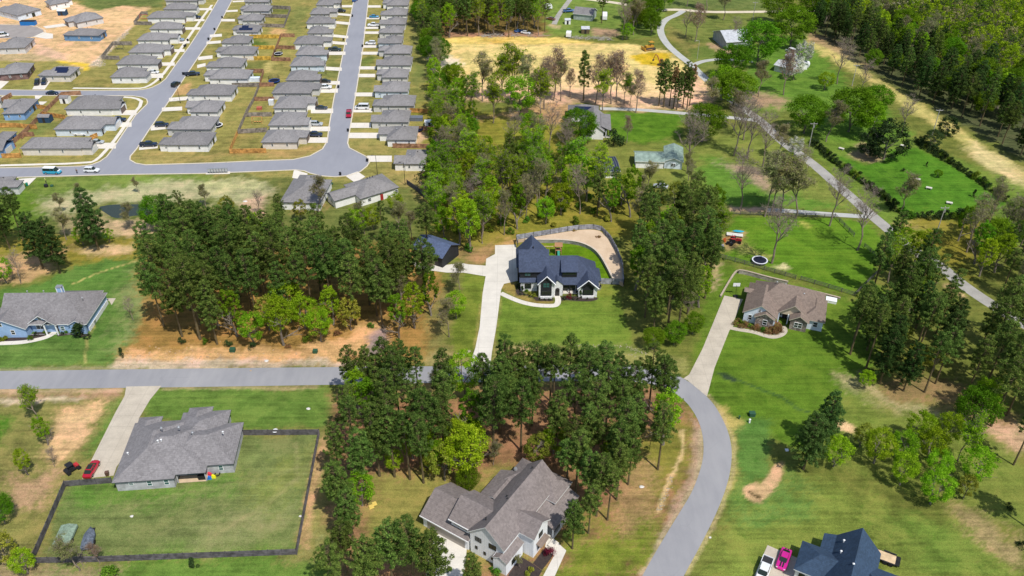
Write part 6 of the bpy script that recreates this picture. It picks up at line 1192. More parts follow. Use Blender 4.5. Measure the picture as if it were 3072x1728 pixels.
for k, x, y, h, lb in [('oak', 1738, 430, 10, 'full green tree hiding the white gabled house'), ('bare', 1700, 440, 8, 'leafless tree left below the white gabled house'), ('lush', 1598, 440, 10, 'small bright tree in the meadow left of the white gabled house'), ('pink', 1880, 428, 7, 'small leafless reddish tree on the bright lawn right of the white gabled house'),
     ('dbush', 1840, 436, 5, 'dark round shrub at the corner of the bright lawn'), ('oak', 2105, 425, 11, 'green tree at the right end of the bright lawn'), ('bare', 2063, 516, 16, 'big spreading leafless tree right of the green roofed cottage'), ('pink', 2085, 125, 12, 'dense budding tree beside the curving gravel drive'), ('bare', 2057, 112, 9, 'small leafless tree beside the curving gravel drive'),
     ('oak', 2270, 195, 15, 'biggest round green tree right of the grey metal barn'), ('oak', 2370, 140, 14, 'big dark green tree behind the round green tree right of the barn'), ('oak', 2190, 240, 12, 'dark green tree below the gravel fork'), ('lush', 2165, 300, 11, 'bright tree beside the fork of the gravel drive'), ('oak', 2200, 322, 11, 'dark tree with visible trunk below the gravel fork'),
     ('pink', 2350, 285, 13, 'broad leafless pinkish tree'), ('sage', 2275, 290, 10, 'yellowish budding tree left of the broad pinkish tree'), ('blos', 2405, 200, 9, 'white blossom tree beside the hidden house'), ('blos', 2380, 240, 8, 'smaller blossom tree beside the hidden house'), ('bare', 2200, 130, 9, 'bare tree in front of the grey metal barn'), ('sage', 2240, 175, 10, 'grey budding tree right of the barn'),
     ('oak', 2411, 400, 11, 'left round tree of the tree group above the hedged lawn'), ('sage', 2478, 425, 11, 'pale sage coloured tree in the group above the hedged lawn'), ('oak', 2545, 395, 13, 'tallest round green tree of the group above the hedged lawn'), ('lush', 2600, 418, 11, 'yellow green round tree of the group above the hedged lawn'), ('oak', 2620, 345, 9, 'rear right round tree of the group above the hedged lawn'),
     ('cedar', 2650, 478, 11, 'wide dark cedar of the group above the hedged lawn'), ('cedar', 2608, 470, 8, 'smaller dark cedar under the wide cedar'), ('cedar', 2837, 408, 6, 'lone dark cedar on the straw coloured strip'), ('cedar', 2790, 442, 5, 'dark cedar beside the leaning pole'), ('bare', 2511, 252, 14, 'tall bare tree on the lawn below the dark forest edge'), ('bare', 2578, 285, 10, 'smaller bare tree on the lawn below the dark forest edge'),
     ('lush', 2473, 270, 6, 'small green tree with a round shadow on the lawn'), ('bare', 2705, 400, 10, 'leafless tree above the wide dark cedar'), ('bare', 2201, 468, 15, 'bare tree with pale limbs left of the gravel road'), ('bare', 2240, 476, 14, 'twin bare tree right of the pale limbed tree left of the gravel road'), ('bare', 2287, 502, 14, 'bare tree above the brush pile left of the gravel road'),
     ('bare', 2403, 524, 8, 'small bare tree at the edge of the gravel road'), ('bare', 2220, 632, 14, 'bare tree at the left end of the upper pasture fence'), ('sage', 2294, 650, 15, 'leaning bare tree at the upper pasture fence'), ('sage', 2312, 645, 14, 'second leaning tree at the upper pasture fence'), ('open', 2343, 634, 13, 'green leaning tree at the upper pasture fence'),
     ('sage', 2386, 655, 14, 'thin leaning tree over the narrow gravel lane'), ('bare', 2488, 678, 14, 'bare tree at the pasture corner'), ('bare', 2572, 751, 14, 'bare tree leaning at the right side of the pasture'), ('bare', 2315, 790, 15, 'big bare tree beside the round trampoline in the pasture'), ('pine', 2663, 792, 13, 'lone pine at the right edge of the pasture'),
     ('sage', 2700, 640, 10, 'budding tree at the lower hedge of the hedged lawn'), ('bare', 3060, 740, 12, 'dark bare tree at the right edge beyond the gravel road'), ('sage', 2330, 480, 9, 'pale budding tree beside the gravel road'), ('blos', 2380, 470, 6, 'pale blossom shrub tree beside the gravel road'), ('sage', 2130, 330, 9, 'thin budding tree at the bend of the lane'),
     ('sage', 2200, 390, 11, 'thin pale tree right of the green tree on the bright lawn'), ('bare', 2230, 420, 12, 'bare tree left of the sandy bend of the gravel road'), ('sage', 2170, 60, 12, 'broad budding tree above the barn'), ('sage', 2120, 30, 12, 'budding tree at the upper sandy lane'), ('pink', 2060, 20, 11, 'budding tree at the top of the gravel drive'), ('lush', 1990, 35, 10, 'bright tree at the top beside the gravel drive'),
     ('oak', 2330, 75, 12, 'dark tree at the corner of the forest near the sandy lane'), ('pine', 1805, 70, 14, 'dark pine before the grey roofed house at the top middle'), ('bare', 1867, 118, 14, 'tall thin bare tree left of the dozer'), ('lush', 1880, 118, 6, 'low green tree above the dozer'), ('sage', 1900, 105, 12, 'thin tree above the dozer')]: tree(k, G(x, y), h * 1.25, lb, wide=1.28 if k in ('oak', 'lush', 'cedar') else 1.0)
# the forest, upper right: nearest trees one by one, the far rest as one wood
GH = 'trees of the upper right forest'
edge = [(2420, 98), (2507, 133), (2615, 212), (2745, 288), (2895, 376), (3090, 488), (3240, 560)]
grove(N, edge + [(3240, 480), (3090, 380), (2920, 290), (2780, 215), (2640, 150), (2520, 90), (2430, 65)], 6.0, [('pine', 3, 17), ('dpine', 3, 15), ('oak', 1, 9)], L('dark pine on the shadowed near edge of the upper right forest', 'green tree on the near edge of the upper right forest', ''), GH, 31)
grove(N, [(3240, 480), (3090, 380), (2920, 290), (2780, 215), (2640, 150), (2520, 90), (2430, 65), (2440, 50), (2560, 62), (2800, 150), (3072, 260), (3300, 360)], 6.2, [('tall', 6, 14), ('lush', 2, 12), ('dpine', 2, 14), ('oak', 2, 14), ('tsage', 2, 14), ('yell', 1, 9)], L('dark pine inside the upper right forest', 'bright green tree inside the upper right forest', 'pale budding tree inside the upper right forest'), GH, 32)
def far_wood():
    rs = np.random.RandomState(9); mats_ = [NEEDLE2, LUSHL, MIDL, SAGE]; vs = []; mi = []
    pl = [G(*p) for p in [(2440, 50), (2560, 62), (2800, 150), (3072, 260), (3350, 380), (3500, 200), (3300, -70), (2400, -80)]]
    xs = [p.x for p in pl]; ys = [p.y for p in pl]; pts = []
    tries = 0
    while len(pts) < 620 and tries < 20000:
        tries += 1
        x = rs.uniform(min(xs), max(xs)); y = rs.uniform(min(ys), max(ys))
        if inside(np.array([x]), np.array([y]), pl)[0] and all((x - a) ** 2 + (y - b) ** 2 > 26 for a, b in pts): pts.append((x, y))
    tb = MB()
    for x, y in pts:
        k = rs.choice(4, p=[.12, .45, .30, .13]); h = rs.uniform(11, 16); r = rs.uniform(2.6, 4.2); n = 28
        a = rs.rand(n) * 6.28; c = rs.uniform(-.9, 1, n); q = r * np.sqrt(1 - c * c) * rs.uniform(.5, 1, n)
        cen = np.stack([x + np.cos(a) * q, y + np.sin(a) * q, h * .6 + c * h * .38], 1)
        v = leaves(rs, cen, rs.uniform(.7, 1.2, n), 17, .62, .3, .8, .4); vs.append(v); mi += [k] * (len(v) // 4)
        tb.path([(x, y, 0), (x, y, h * .7)], [.2, .08], 4)
    me = leafmesh('wood', np.concatenate(vs), mats_[0])
    for m in mats_[1:]: me.materials.append(m)
    me.polygons.foreach_set('material_index', np.array(mi, dtype=np.int32))
    o = link('wood', me); tag(o, 'far green spring wood filling the top right corner', 'wood', kind='stuff')
    t = tb.build('trunks', BARKG, o); tag(t, kind='stuff')
far_wood()
# hedges of separate bushes
def hedge(K, pts, step, kinds, h, label, group, seed):
    rng = random.Random(seed); q = [K(*p) for p in pts]
    for a, b in zip(q, q[1:]):
        n = max(1, int((b - a).length / step))
        for i in range(n):
            p = a + (b - a) * ((i + rng.uniform(0, .7)) / n); tree(rng.choice(kinds), (p.x + rng.uniform(-.4, .4), p.y + rng.uniform(-.4, .4)), h * rng.uniform(.7, 1.3), label, group)
hedge(N, [(2436, 430), (2466, 458), (2520, 500), (2552, 522), (2600, 556), (2649, 597), (2686, 628), (2727, 655), (2857, 653), (2939, 646)], 1.15, ['dbush', 'dbush', 'bush', 'dbush'], 2.3, 'dark shrub in the hedge between the gravel road and the bright lawn', 'hedge along the gravel road', 1)
hedge(N, [(2742, 421), (2780, 446), (2820, 472), (2895, 518), (2960, 562), (3025, 608)], 1.15, ['dbush', 'dbush', 'bush'], 2.3, 'dark shrub in the hedge on the far side of the bright lawn', 'hedge on the far side of the bright lawn', 2)
# garden plants
for i, (X, Y, k, h, lb) in enumerate([(505, 1150, 'cone', 2.2, 'small dark conical shrub at the left corner of the white stone house'), (1525, 1240, 'cone', 2.4, 'small dark conical shrub beside the right gable of the white stone house'), (585, 1150, 'bush', 1, 'low green shrub under the left window of the white stone house'), (632, 1195, 'ybush', .9, 'left yellow shrub in the mulch bed of the white stone house'),
    (715, 1225, 'ybush', 1.1, 'right yellow shrub in the mulch bed of the white stone house'), (430, 1080, 'dbush', 1.2, 'dark shrub at the left wall of the white stone house'), (1245, 1275, 'dbush', .9, 'dark low shrub right of the front path of the white stone house'), (1410, 120, 'rbush', 1.6, 'left reddish bush on the tan slope'), (1845, 235, 'rbush', 1.6, 'right reddish bush on the tan slope')]): tree(k, KH(X, Y), h, lb)
tree('maple', KH(1330, 1260), 1.7, 'dark red maple before the porch of the white stone house')
for X, Y in ((1400, 1275), (1480, 1285), (820, 1285), (900, 1290), (980, 1290), (640, 1235), (540, 1205), (470, 1190), (1650, 1280)): tree('dbush', KH(X, Y), .6, 'tiny dark plant in the mulch bed of the white stone house', 'tiny bed plants of the white stone house')
rng_ = random.Random(4)
for X, Y in ((440, 1090), (470, 1120), (410, 1140), (520, 1150), (560, 1155), (630, 1180), (700, 1215), (760, 1210), (800, 1240), (860, 1255), (930, 1270), (1010, 1230), (1060, 1250), (1110, 1150), (1100, 1200), (1160, 1180), (1050, 1160), (990, 1290), (1080, 1300), (1150, 1260), (490, 1190), (380, 1130)):
    tree(rng_.choice(['bush', 'rbush', 'rbush', 'bush']), KB(X, Y), rng_.uniform(.9, 1.6), 'green or rust coloured shrub in the front bed of the brown roofed house', 'bed shrubs of the brown roofed house')
tree('maple', crop(1220, 1360, 3.9375)(1690, 1215), 2.4, 'dark red maple beside the front steps of the white farmhouse')
for X, Y, k, h, lb in ((1060, 1430, 'bush', 1.5, 'round green shrub below the white gable wall of the farmhouse'), (1005, 1385, 'bush', 1.0, 'small green shrub left of the round one below the farmhouse gable'), (1475, 1385, 'ybush', 1.0, 'upper yellow green ball shrub in the farmhouse bed'), (1430, 1440, 'ybush', 1.0, 'lower yellow green ball shrub in the farmhouse bed'), (1340, 1360, 'sage', 3.0, 'loose twiggy shrub in the farmhouse bed')): tree(k, crop(1220, 1360, 3.9375)(X, Y), h, lb)
KLB = crop(0, 820, 5.855)
tree('cone', KLB(1435, 1105), 4.2, 'large dark conical evergreen at the corner of the light blue house', wide=2.0)
for X, Y, k, h, lb in ((810, 1060, 'bush', 1.2, 'round shrub left of the porch of the light blue house'), (540, 1165, 'bush', 1.4, 'round green shrub in the dark bed of the light blue house'), (1185, 1045, 'bush', 1.1, 'green shrub right of the porch of the light blue house'), (110, 1160, 'ybush', 1.2, 'yellow shrub at the left of the light blue house'), (25, 1190, 'ybush', 1.2, 'yellow shrub at the left picture edge'), (1100, 1080, 'dbush', 1, 'dark low shrub right of the porch of the light blue house'), (640, 1080, 'dbush', 1.0, 'dark low shrub under the double window of the light blue house')): tree(k, KLB(X, Y), h, lb)
sheet('garden_bed', P(KLB, (200, 1130), (500, 1100), (620, 1040), (870, 1020), (880, 1060), (780, 1130), (550, 1185), (200, 1205), (40, 1205), (30, 1160)), mat('mulch', (.045, .03, .03), .95, .25, 2), .03)
sheet('garden_bed', P(KLB, (1000, 1060), (1260, 1020), (1560, 1050), (1550, 1100), (1440, 1130), (1320, 1110), (1250, 1080), (1010, 1110)), mat('mulch', (.045, .03, .03), .95, .25, 2), .03)
tree('rbush', K63(1030, 490), 1.6, 'brown shrub pile at the corner of the tan house by the turning'); tree('dbush', K63(2450, 870), 6, 'dark green tree mass at the edge of the woods right of the wide lot')
for X, Y in ((2440, 40), (2380, 150), (2420, 300), (2360, 330)): tree('pine', K60(X, Y + 160), 9, 'dark pine at the left edge of the strip beside the subdivision lawn', 'narrow strip of trees right of the subdivision')
tree('oak', KR(1880, 1425), 2.5, 'dark low round bush on the bright hedged lawn', wide=1.4); tree('cone', KS(2170, 405), 3, 'small dark cedar at the right of the hedged lawn'); tree('dbush', KS(1600, 200), 1.3, 'small dark bush on the fence line of the hedged lawn'); tree('cone', KS(1790, 160), 2, 'tiny dark shrub near the top of the hedged lawn')
print('TREES', TC)
# ------------------------------------------------------------------ fences and walls
def wood(name, col): return striped(name, col, tuple(c * .5 for c in col), 'XY', .16, .9, .55, .35)
FD = wood('fence_dark_stain', (.13, .12, .125)); FG = wood('fence_weathered', (.30, .26, .22)); FO = wood('fence_new_orange', (.62, .33, .10)); FR = wood('fence_reddish', (.40, .22, .13)); FY = wood('fence_new_yellow', (.72, .46, .08)); FSL = wood('fence_silver', (.36, .37, .41))
_post = {}
def fence(K, pts, h, m, label, postm=None, step=2.4, z0=0.0, gap=.03, cap=False, posts=True, group=None):
    q = [K(*p, z0) for p in pts]; r = empty('fence', tuple(q[0]), 0, label, 'fence', group)
    q = [p - q[0] for p in q]; mb = MB()
    for a, b in zip(q, q[1:]):
        d = (b - a).normalized(); nn = Vector((-d.y, d.x, 0)) * .03; secs = []
        for p in (a, b): secs.append([tuple(p + nn + Vector((0, 0, gap))), tuple(p - nn + Vector((0, 0, gap))), tuple(p - nn + Vector((0, 0, h))), tuple(p + nn + Vector((0, 0, h)))])
        mb.loft(secs)
    mb.build('boards', m, r)
    rl = MB()
    for a, b in zip(q, q[1:]):
        d = (b - a).normalized(); nn = Vector((-d.y, d.x, 0)) * .08
        for zz in (.35, h * .55, h - .25): rl.tube(a - nn + Vector((0, 0, zz)), b - nn + Vector((0, 0, zz)), .045, .045, 4)
    rl.build('rails', m, r)
    if posts:
        key = (h, (postm or m).name)
        if key not in _post: _post[key] = MB().box(-.08, .08, -.08, .08, 0, h + .08).mesh('post', postm or m)
        n = 0
        for a, b in zip(q, q[1:]):
            k = max(1, int((b - a).length / step))
            for i in range(k + 1):
                if n < 95: link('post', _post[key], r, a + (b - a) * (i / k) ); n += 1
    return r
def rail_fence(K, pts, h, label, group='dark rail fence of the pasture'):
    q = [K(*p) for p in pts]; r = empty('rail_fence', tuple(q[0]), 0, label, 'fence', group); q = [p - q[0] for p in q]
    m = mat('rail_dark', (.11, .105, .10), .8, .2)
    for zz in (.45, .85, 1.25):
        mb = MB()
        for a, b in zip(q, q[1:]):
            d = (b - a).normalized(); nn = Vector((-d.y, d.x, 0)) * .025
            mb.loft([[tuple(p + nn + Vector((0, 0, zz - .08))), tuple(p - nn + Vector((0, 0, zz - .08))), tuple(p - nn + Vector((0, 0, zz + .08))), tuple(p + nn + Vector((0, 0, zz + .08)))] for p in (a, b)])
        mb.build('rail', m, r)
    if 'r' not in _post: _post['r'] = MB().box(-.07, .07, -.07, .07, 0, h + .1).mesh('post', m)
    for a, b in zip(q, q[1:]):
        k = max(1, int((b - a).length / 2.6))
        for i in range(k + 1): link('post', _post['r'], r, a + (b - a) * (i / k))
fence(KBL, [(905, 700), (530, 728), (310, 1240), (262, 1345), (800, 1335), (2388, 1276)], 1.55, FD, 'dark wooden yard fence, left and lower sides, round the big lawn')
fence(KBL, [(2391, 1274), (2572, 312), (1958, 316)], 1.55, FD, 'dark wooden yard fence, right side and top, joining the grey brick house')
fence(KH, [(430, 335), (405, 228), (1000, 132), (1300, 80), (1500, 52), (1750, 42), (1900, 75), (2050, 232), (2170, 450), (2265, 700), (2285, 1015)], 1.6, FSL, 'curved grey fence with black posts behind the white stone house', BLACK, 2.2, 1.0)
fence(KH, [(2290, 1018), (1872, 1005)], 1.8, FSL, 'short grey fence with black posts right of the white stone house', BLACK, 2.2)
rail_fence(KS, [(100, 888), (400, 970), (735, 1068)], 1.3, 'dark three rail fence below the trampoline, left of the gate gap')
rail_fence(KS, [(775, 1075), (1000, 1140), (1210, 1205), (1395, 1020)], 1.3, 'dark three rail fence behind the brown roofed house, right of the gap')
rail_fence(KS, [(215, 545), (600, 560), (1040, 575)], 1.3, 'dark rail fence along the narrow gravel lane at the pasture top')
rail_fence(KS, [(1050, 570), (1205, 725)], 1.3, 'short slanting rail fence piece at the pasture corner'); rail_fence(KS, [(1288, 810), (1385, 892)], 1.3, 'short rail fence piece beside the shaded pasture edge')
def block_wall(K, pts, h, m, label, w_=.35, z0=0.0):
    q = [K(*p, z0) for p in pts]; r = empty('retaining_wall', tuple(q[0]), 0, label, 'wall'); q = [p - q[0] for p in q]; q = smooth(q, 2, False)
    def strip(nm, ww, a0, a1, mm):
        secs = []
        for i, p in enumerate(q):
            d = (q[min(i + 1, len(q) - 1)] - q[max(i - 1, 0)]).normalized(); nn = Vector((-d.y, d.x, 0)) * ww / 2
            a = p + nn; b = p - nn; secs.append([(a.x, a.y, a0), (b.x, b.y, a0), (b.x, b.y, a1), (a.x, a.y, a1)])
        MB().loft(secs).build(nm, mm, r)
    strip('blocks', w_, 0, h, m); strip('cap', w_ + .12, h, h + .1, mat('cap_tan', (.40, .33, .25), .9, .12))
BLK = striped('wall_blocks', (.40, .36, .31), (.20, .18, .16), 'Z', .2, .95, .6, .35); BLKG = striped('wall_blocks_grey', (.34, .33, .31), (.2, .19, .18), 'Z', .2, .95, .5, .25)
block_wall(KB, [(440, 235), (560, 250), (900, 345), (1060, 385), (1300, 440)], 1.15, BLK, 'tan block retaining wall behind the brown roofed house')
block_wall(KB, [(125, 655), (260, 420), (340, 290), (400, 215), (450, 205)], .45, BLK, 'low tan block wall running up from the beige driveway'); block_wall(KB, [(1770, 575), (1950, 620), (2225, 690)], .5, BLK, 'low tan block wall right of the brown roofed house')
# raised bank behind the middle house: solid terrace with its curved wall
wl_ = smooth([KH(*p, 1.0) for p in [(560, 215), (790, 222), (1200, 222), (1500, 255), (1740, 350), (1890, 490), (2010, 700), (2112, 905)]], 2, False)
fl_ = smooth([KH(*p, 1.0) for p in [(2285, 1000), (2265, 700), (2170, 450), (2050, 232), (1900, 80), (1750, 46), (1500, 56), (1300, 85), (1000, 136), (405, 232)]], 1, False)
pts_ = wl_ + fl_; n_ = len(pts_); mb = MB(); mb.v = [(p.x, p.y, 1.0) for p in pts_] + [(p.x, p.y, -.1) for p in pts_]
for t_ in tessellate_polygon([[Vector((p.x, p.y, 0)) for p in pts_]]): mb.f.append(list(t_)); mb.m.append(0)
for i in range(n_): j = (i + 1) % n_; mb.f.append([i, j, j + n_, i + n_]); mb.m.append(0)
tag(mb.build('bank', gravelm('straw_bank', (.46, .33, .21), (.68, .53, .38))), kind='structure')
block_wall(KH, [(560, 215), (790, 222), (1200, 222), (1500, 255), (1740, 350), (1890, 490), (2010, 700), (2112, 905)], 1.0, BLKG, 'curved grey retaining wall round the bright lawn behind the white stone house', .5, 0) if False else None
r_ = empty('retaining_wall', (0, 0, 0), 0, 'curved grey retaining wall round the bright lawn behind the white stone house', 'wall'); secs = []; caps = []
for i, p in enumerate(wl_):
    d = (wl_[min(i + 1, len(wl_) - 1)] - wl_[max(i - 1, 0)]).normalized(); nn = Vector((-d.y, d.x, 0)); a = p - nn * .35; b = p + nn * .02
    secs.append([(a.x, a.y, 0), (b.x, b.y, 0), (b.x, b.y, 1.03), (a.x, a.y, 1.03)]); a2 = p - nn * .42; b2 = p + nn * .1
    caps.append([(a2.x, a2.y, 1.03), (b2.x, b2.y, 1.03), (b2.x, b2.y, 1.13), (a2.x, a2.y, 1.13)])
MB().loft(secs).build('blocks', BLKG, r_); MB().loft(caps).build('cap', mat('cap_stone', (.55, .47, .38), .9), r_)
SF = 'wooden fences of the subdivision yards'
for K_, pt, m_, lb in [
    (K60, [(745, 92), (975, 104), (905, 298), (640, 290)], FG, 'grey fence round two yards, right of the slanting street, far end'), (K60, [(655, 185), (945, 195)], FG, 'grey dividing fence between the two far yards'),
    (K60, [(535, 412), (862, 412)], FY, 'upper bright yellow fence in the yards between the streets'), (K60, [(585, 528), (805, 530)], FY, 'lower bright yellow fence in the yards between the streets'),
    (K60, [(1020, 400), (872, 398), (772, 655)], FR, 'reddish fence turning down beside the big netted trampoline'), (K60, [(822, 525), (1030, 532)], FR, 'reddish fence above the black netted trampoline'), (K60, [(770, 655), (975, 658)], FR, 'reddish fence below the black netted trampoline'),
    (K60, [(455, 645), (765, 645)], FY, 'tan fence right of a white house between the streets'), (K60, [(510, 782), (688, 782), (648, 905)], FR, 'brown fence corner beside the long white covered object'),
    (K60, [(348, 935), (640, 932), (585, 1080), (495, 1240)], FG, 'weathered fence running from the trampoline yards down to the small yard'), (K60, [(640, 930), (800, 928)], FR, 'reddish fence under the blue trampoline'), (K60, [(588, 1085), (800, 1083)], FR, 'reddish fence with a white gate above the toy yard'),
    (K60, [(775, 1250), (490, 1255), (412, 1440)], FG, 'grey fence on the upper and left side of the toy yard'), (K63, [(412, 362), (725, 345)], FG, 'grey fence on the lower side of the toy yard'), (K63, [(408, 372), (320, 575), (715, 568)], FO, 'bright orange fence at the corner by the turning circle'),
    (K60, [(2232, 1205), (2522, 1220)], FO, 'orange fence between the last houses and the woods'), (K60, [(2528, 1220), (2535, 1400)], FD, 'dark fence along the woods beside the covered boat'), (K60, [(2310, 1400), (2540, 1405)], FR, 'reddish fence below the white shed near the woods'), (K63, [(2068, 515), (2465, 520)], FR, 'reddish fence behind the last house at the circle'),
    (K63, [(2220, 905), (2330, 980), (2420, 1060), (2560, 1160)], FD, 'dark sagging fence in the grass right of the angled house'),
    (K00, [(1790, 180), (1715, 180), (1622, 300), (1840, 305)], FG, 'grey fence round the yard with the coloured playhouse'), (K00, [(1600, 545), (1370, 545), (1232, 718), (1450, 722)], FG, 'grey fence round the yard with the dark swing frame'),
    (K024, [(985, 180), (755, 195), (530, 420), (350, 610), (40, 890)], FR, 'long diagonal brown fence behind the houses at the left'), (K024, [(-20, 575), (200, 572), (395, 592), (455, 592)], FO, 'orange fence crossing the yards at the left edge'), (K024, [(450, 345), (585, 365)], FO, 'short orange fence right of the light blue house'),
    (K024, [(505, 430), (800, 475)], FO, 'orange fence behind the blue roofed sheds'), (K024, [(28, 945), (260, 938), (240, 880)], FO, 'orange fence corner above the lower street at the left'), (K024, [(1100, 725), (1185, 690)], FO, 'short orange fence between two houses near the silver car'), (K024, [(262, 720), (300, 685), (420, 680)], FR, 'brown fence at the rear of the tan house'), (K024, [(-30, 300), (150, 200)], FR, 'brown fence at the left edge below the cross street')]:
    fence(K_, pt, 1.75, m_, lb, posts=False, group=SF)

# ------------------------------------------------------------------ vehicles
PAINT = {}
def paint(n, c, metal=.1): 
    if n not in PAINT: PAINT[n] = glossy('paint_' + n, c, .22, metal, .6)
    return PAINT[n]
_veh = {}
def veh_meshes(kind, pm):
    key = (kind, pm.name)
    if key in _veh: return _veh[key]
    # stations: x, half width, bottom, shoulder
    if kind == 'sedan': Lh, hw, sh, body = 2.35, .92, .95, [(-2.35, .70, .35, .72), (-2.2, .84, .25, .92), (-1.4, .92, .22, .98), (0, .93, .22, .95), (1.2, .91, .22, .90), (2.0, .84, .25, .80), (2.35, .62, .35, .62)]; cab = [(-1.75, .62, .95, 1.0), (-1.1, .66, .95, 1.38), (-.2, .68, .93, 1.44), (.45, .66, .92, 1.36), (1.25, .60, .88, .93)]
    elif kind == 'suv': Lh, hw, sh, body = 2.4, .97, 1.1, [(-2.4, .82, .4, 1.0), (-2.3, .93, .3, 1.12), (-1.2, .97, .28, 1.12), (0, .97, .28, 1.1), (1.1, .95, .28, 1.06), (2.1, .9, .3, .98), (2.4, .74, .4, .8)]; cab = [(-2.28, .72, 1.1, 1.2), (-2.0, .76, 1.1, 1.70), (-.4, .77, 1.1, 1.76), (.4, .74, 1.08, 1.70), (1.2, .68, 1.04, 1.08)]
    elif kind == 'coupe': Lh, hw, sh, body = 2.4, .97, .9, [(-2.4, .74, .35, .78), (-2.2, .92, .22, .95), (-1.3, .98, .2, .96), (0, .93, .2, .86), (1.2, .97, .2, .86), (2.1, .9, .22, .78), (2.42, .66, .32, .6)]; cab = [(-1.9, .58, .93, .97), (-1.1, .62, .92, 1.27), (-.3, .64, .88, 1.33), (.25, .62, .86, 1.27), (1.0, .62, .85, .88)]
    elif kind == 'pickup': Lh, hw, sh, body = 2.9, .99, 1.15, [(-2.9, .9, .5, 1.1), (-2.85, .97, .42, 1.12), (-1.0, .98, .38, 1.12), (0, .99, .38, 1.12), (1.3, .98, .38, 1.14), (2.5, .94, .4, 1.1), (2.9, .8, .5, .9)]; cab = [(-1.02, .78, 1.1, 1.15), (-.85, .8, 1.1, 1.80), (.2, .8, 1.1, 1.84), (.9, .76, 1.1, 1.76), (1.55, .72, 1.1, 1.16)]
    else: Lh, hw, sh, body = 2.8, 1.0, 1.25, [(-2.8, .92, .4, 1.2), (-2.7, 1.0, .3, 1.3), (-1, 1.0, .28, 1.3), (.6, 1.0, .28, 1.3), (1.9, .97, .28, 1.15), (2.5, .9, .3, 1.0), (2.8, .74, .4, .8)]; cab = [(-2.7, .88, 1.28, 1.5), (-2.6, .9, 1.28, 2.1), (0, .9, 1.28, 2.15), (1.1, .88, 1.28, 2.08), (2.1, .8, 1.1, 1.16)]
    def sec(x, w_, b, t): return [(x, -w_ * .92, b), (x, w_ * .92, b), (x, w_, b + .15), (x, w_, t - .14), (x, w_ * .86, t), (x, -w_ * .86, t), (x, -w_, t - .14), (x, -w_, b + .15)]
    bm = MB(); bm.loft([sec(*s) for s in body])
    if kind == 'pickup':   # open bed: dark floor set into the rear
        bm.box(-2.85, -1.05, -.97, -.86, 1.1, 1.32); bm.box(-2.85, -1.05, .86, .97, 1.1, 1.32); bm.box(-2.9, -2.8, -.97, .97, 1.1, 1.32)
    gm_ = MB(); gm_.loft([[(x, -w_ * 1.1, b - .03), (x, w_ * 1.1, b - .03), (x, w_ * .95, t - .02), (x, -w_ * .95, t - .02)] for x, w_, b, t in cab])
    rm = MB(); cs = cab[1:4]; rm.loft([[(x, -w_ * .93, t - .03), (x, w_ * .93, t - .03), (x, w_ * .85, t + .035), (x, -w_ * .85, t + .035)] for x, w_, b, t in cs])
    for k in (1, 2, 3):
        x, w_, b, t = cab[k]
        for s in (-1, 1): rm.tube((x, s * w_ * 1.08, b), (x, s * w_ * .94, t), .045, .045, 4)
    wm = MB(); r = .35 if kind in ('sedan', 'coupe') else .40; secs = []
    for yy, rr in ((-.11, r * .8), (-.1, r), (.1, r), (.11, r * .8)): secs.append([(rr * math.cos(2 * PI * i / 14), yy, rr * math.sin(2 * PI * i / 14)) for i in range(14)])
    wm.loft(secs); hm = MB(); hm.loft([[(r * .55 * math.cos(2 * PI * i / 10), yy, r * .55 * math.sin(2 * PI * i / 10)) for i in range(10)] for yy in (-.125, .125)])
    lm = MB().box(-.06, .06, -.16, .16, -.07, .07)
    d = dict(body=bm.mesh('body', pm), glass=gm_.mesh('windows', GLASS), roof=rm.mesh('roof', pm), wheel=wm.mesh('tyre', RUBBER), hub=hm.mesh('rim', STEEL), lamp=lm.mesh('headlight', glossy('lamp_glass', (.7, .7, .7), .1)), tail=lm.copy() if False else MB().box(-.05, .05, -.14, .14, -.07, .07).mesh('tail_light', glossy('tail_red', (.4, .02, .02), .2)), Lh=Lh, hw=hw, r=r, sh=sh)
    if kind == 'pickup': d['bed'] = MB().box(-2.8, -1.08, -.85, .85, 1.13, 1.16).mesh('bed_floor', mat('bed_liner', (.03, .03, .035), .9))
    _veh[key] = d; return d
def vehicle(kind, p, ang, pn, col, label, near=False, metal=.1, name=None):
    d = veh_meshes(kind, paint(pn, col, metal)); nm = {'sedan': 'parked_car', 'suv': 'parked_car', 'coupe': 'sports_car', 'pickup': 'pickup_truck', 'van': 'van'}[kind]
    r = empty(name or nm, (p.x, p.y, .05), R(ang), label, {'pickup': 'pickup truck', 'van': 'van'}.get(kind, 'car'), 'vehicles of the neighbourhood')
    link('body', d['body'], r); link('windows', d['glass'], r); link('cabin_roof', d['roof'], r)
    if 'bed' in d: link('bed_floor', d['bed'], r)
    wx = d['Lh'] * .62
    for x in (-wx, wx):
        for s in (-1, 1):
            w_ = link('wheel', d['wheel'], r, (x, s * (d['hw'] - .1), d['r'])); link('rim', d['hub'], w_, (0, 0, 0))
    for s in (-1, 1):
        link('headlight', d['lamp'], r, (d['Lh'] - .1, s * d['hw'] * .68, d['sh'] * .68)); link('tail_light', d['tail'], r, (-d['Lh'] + .06, s * d['hw'] * .72, d['sh'] * .75))
    return r
NV = (.008, .018, .05); BK = (.012, .012, .015); WT = (.78, .79, .80); SV = (.45, .48, .50)
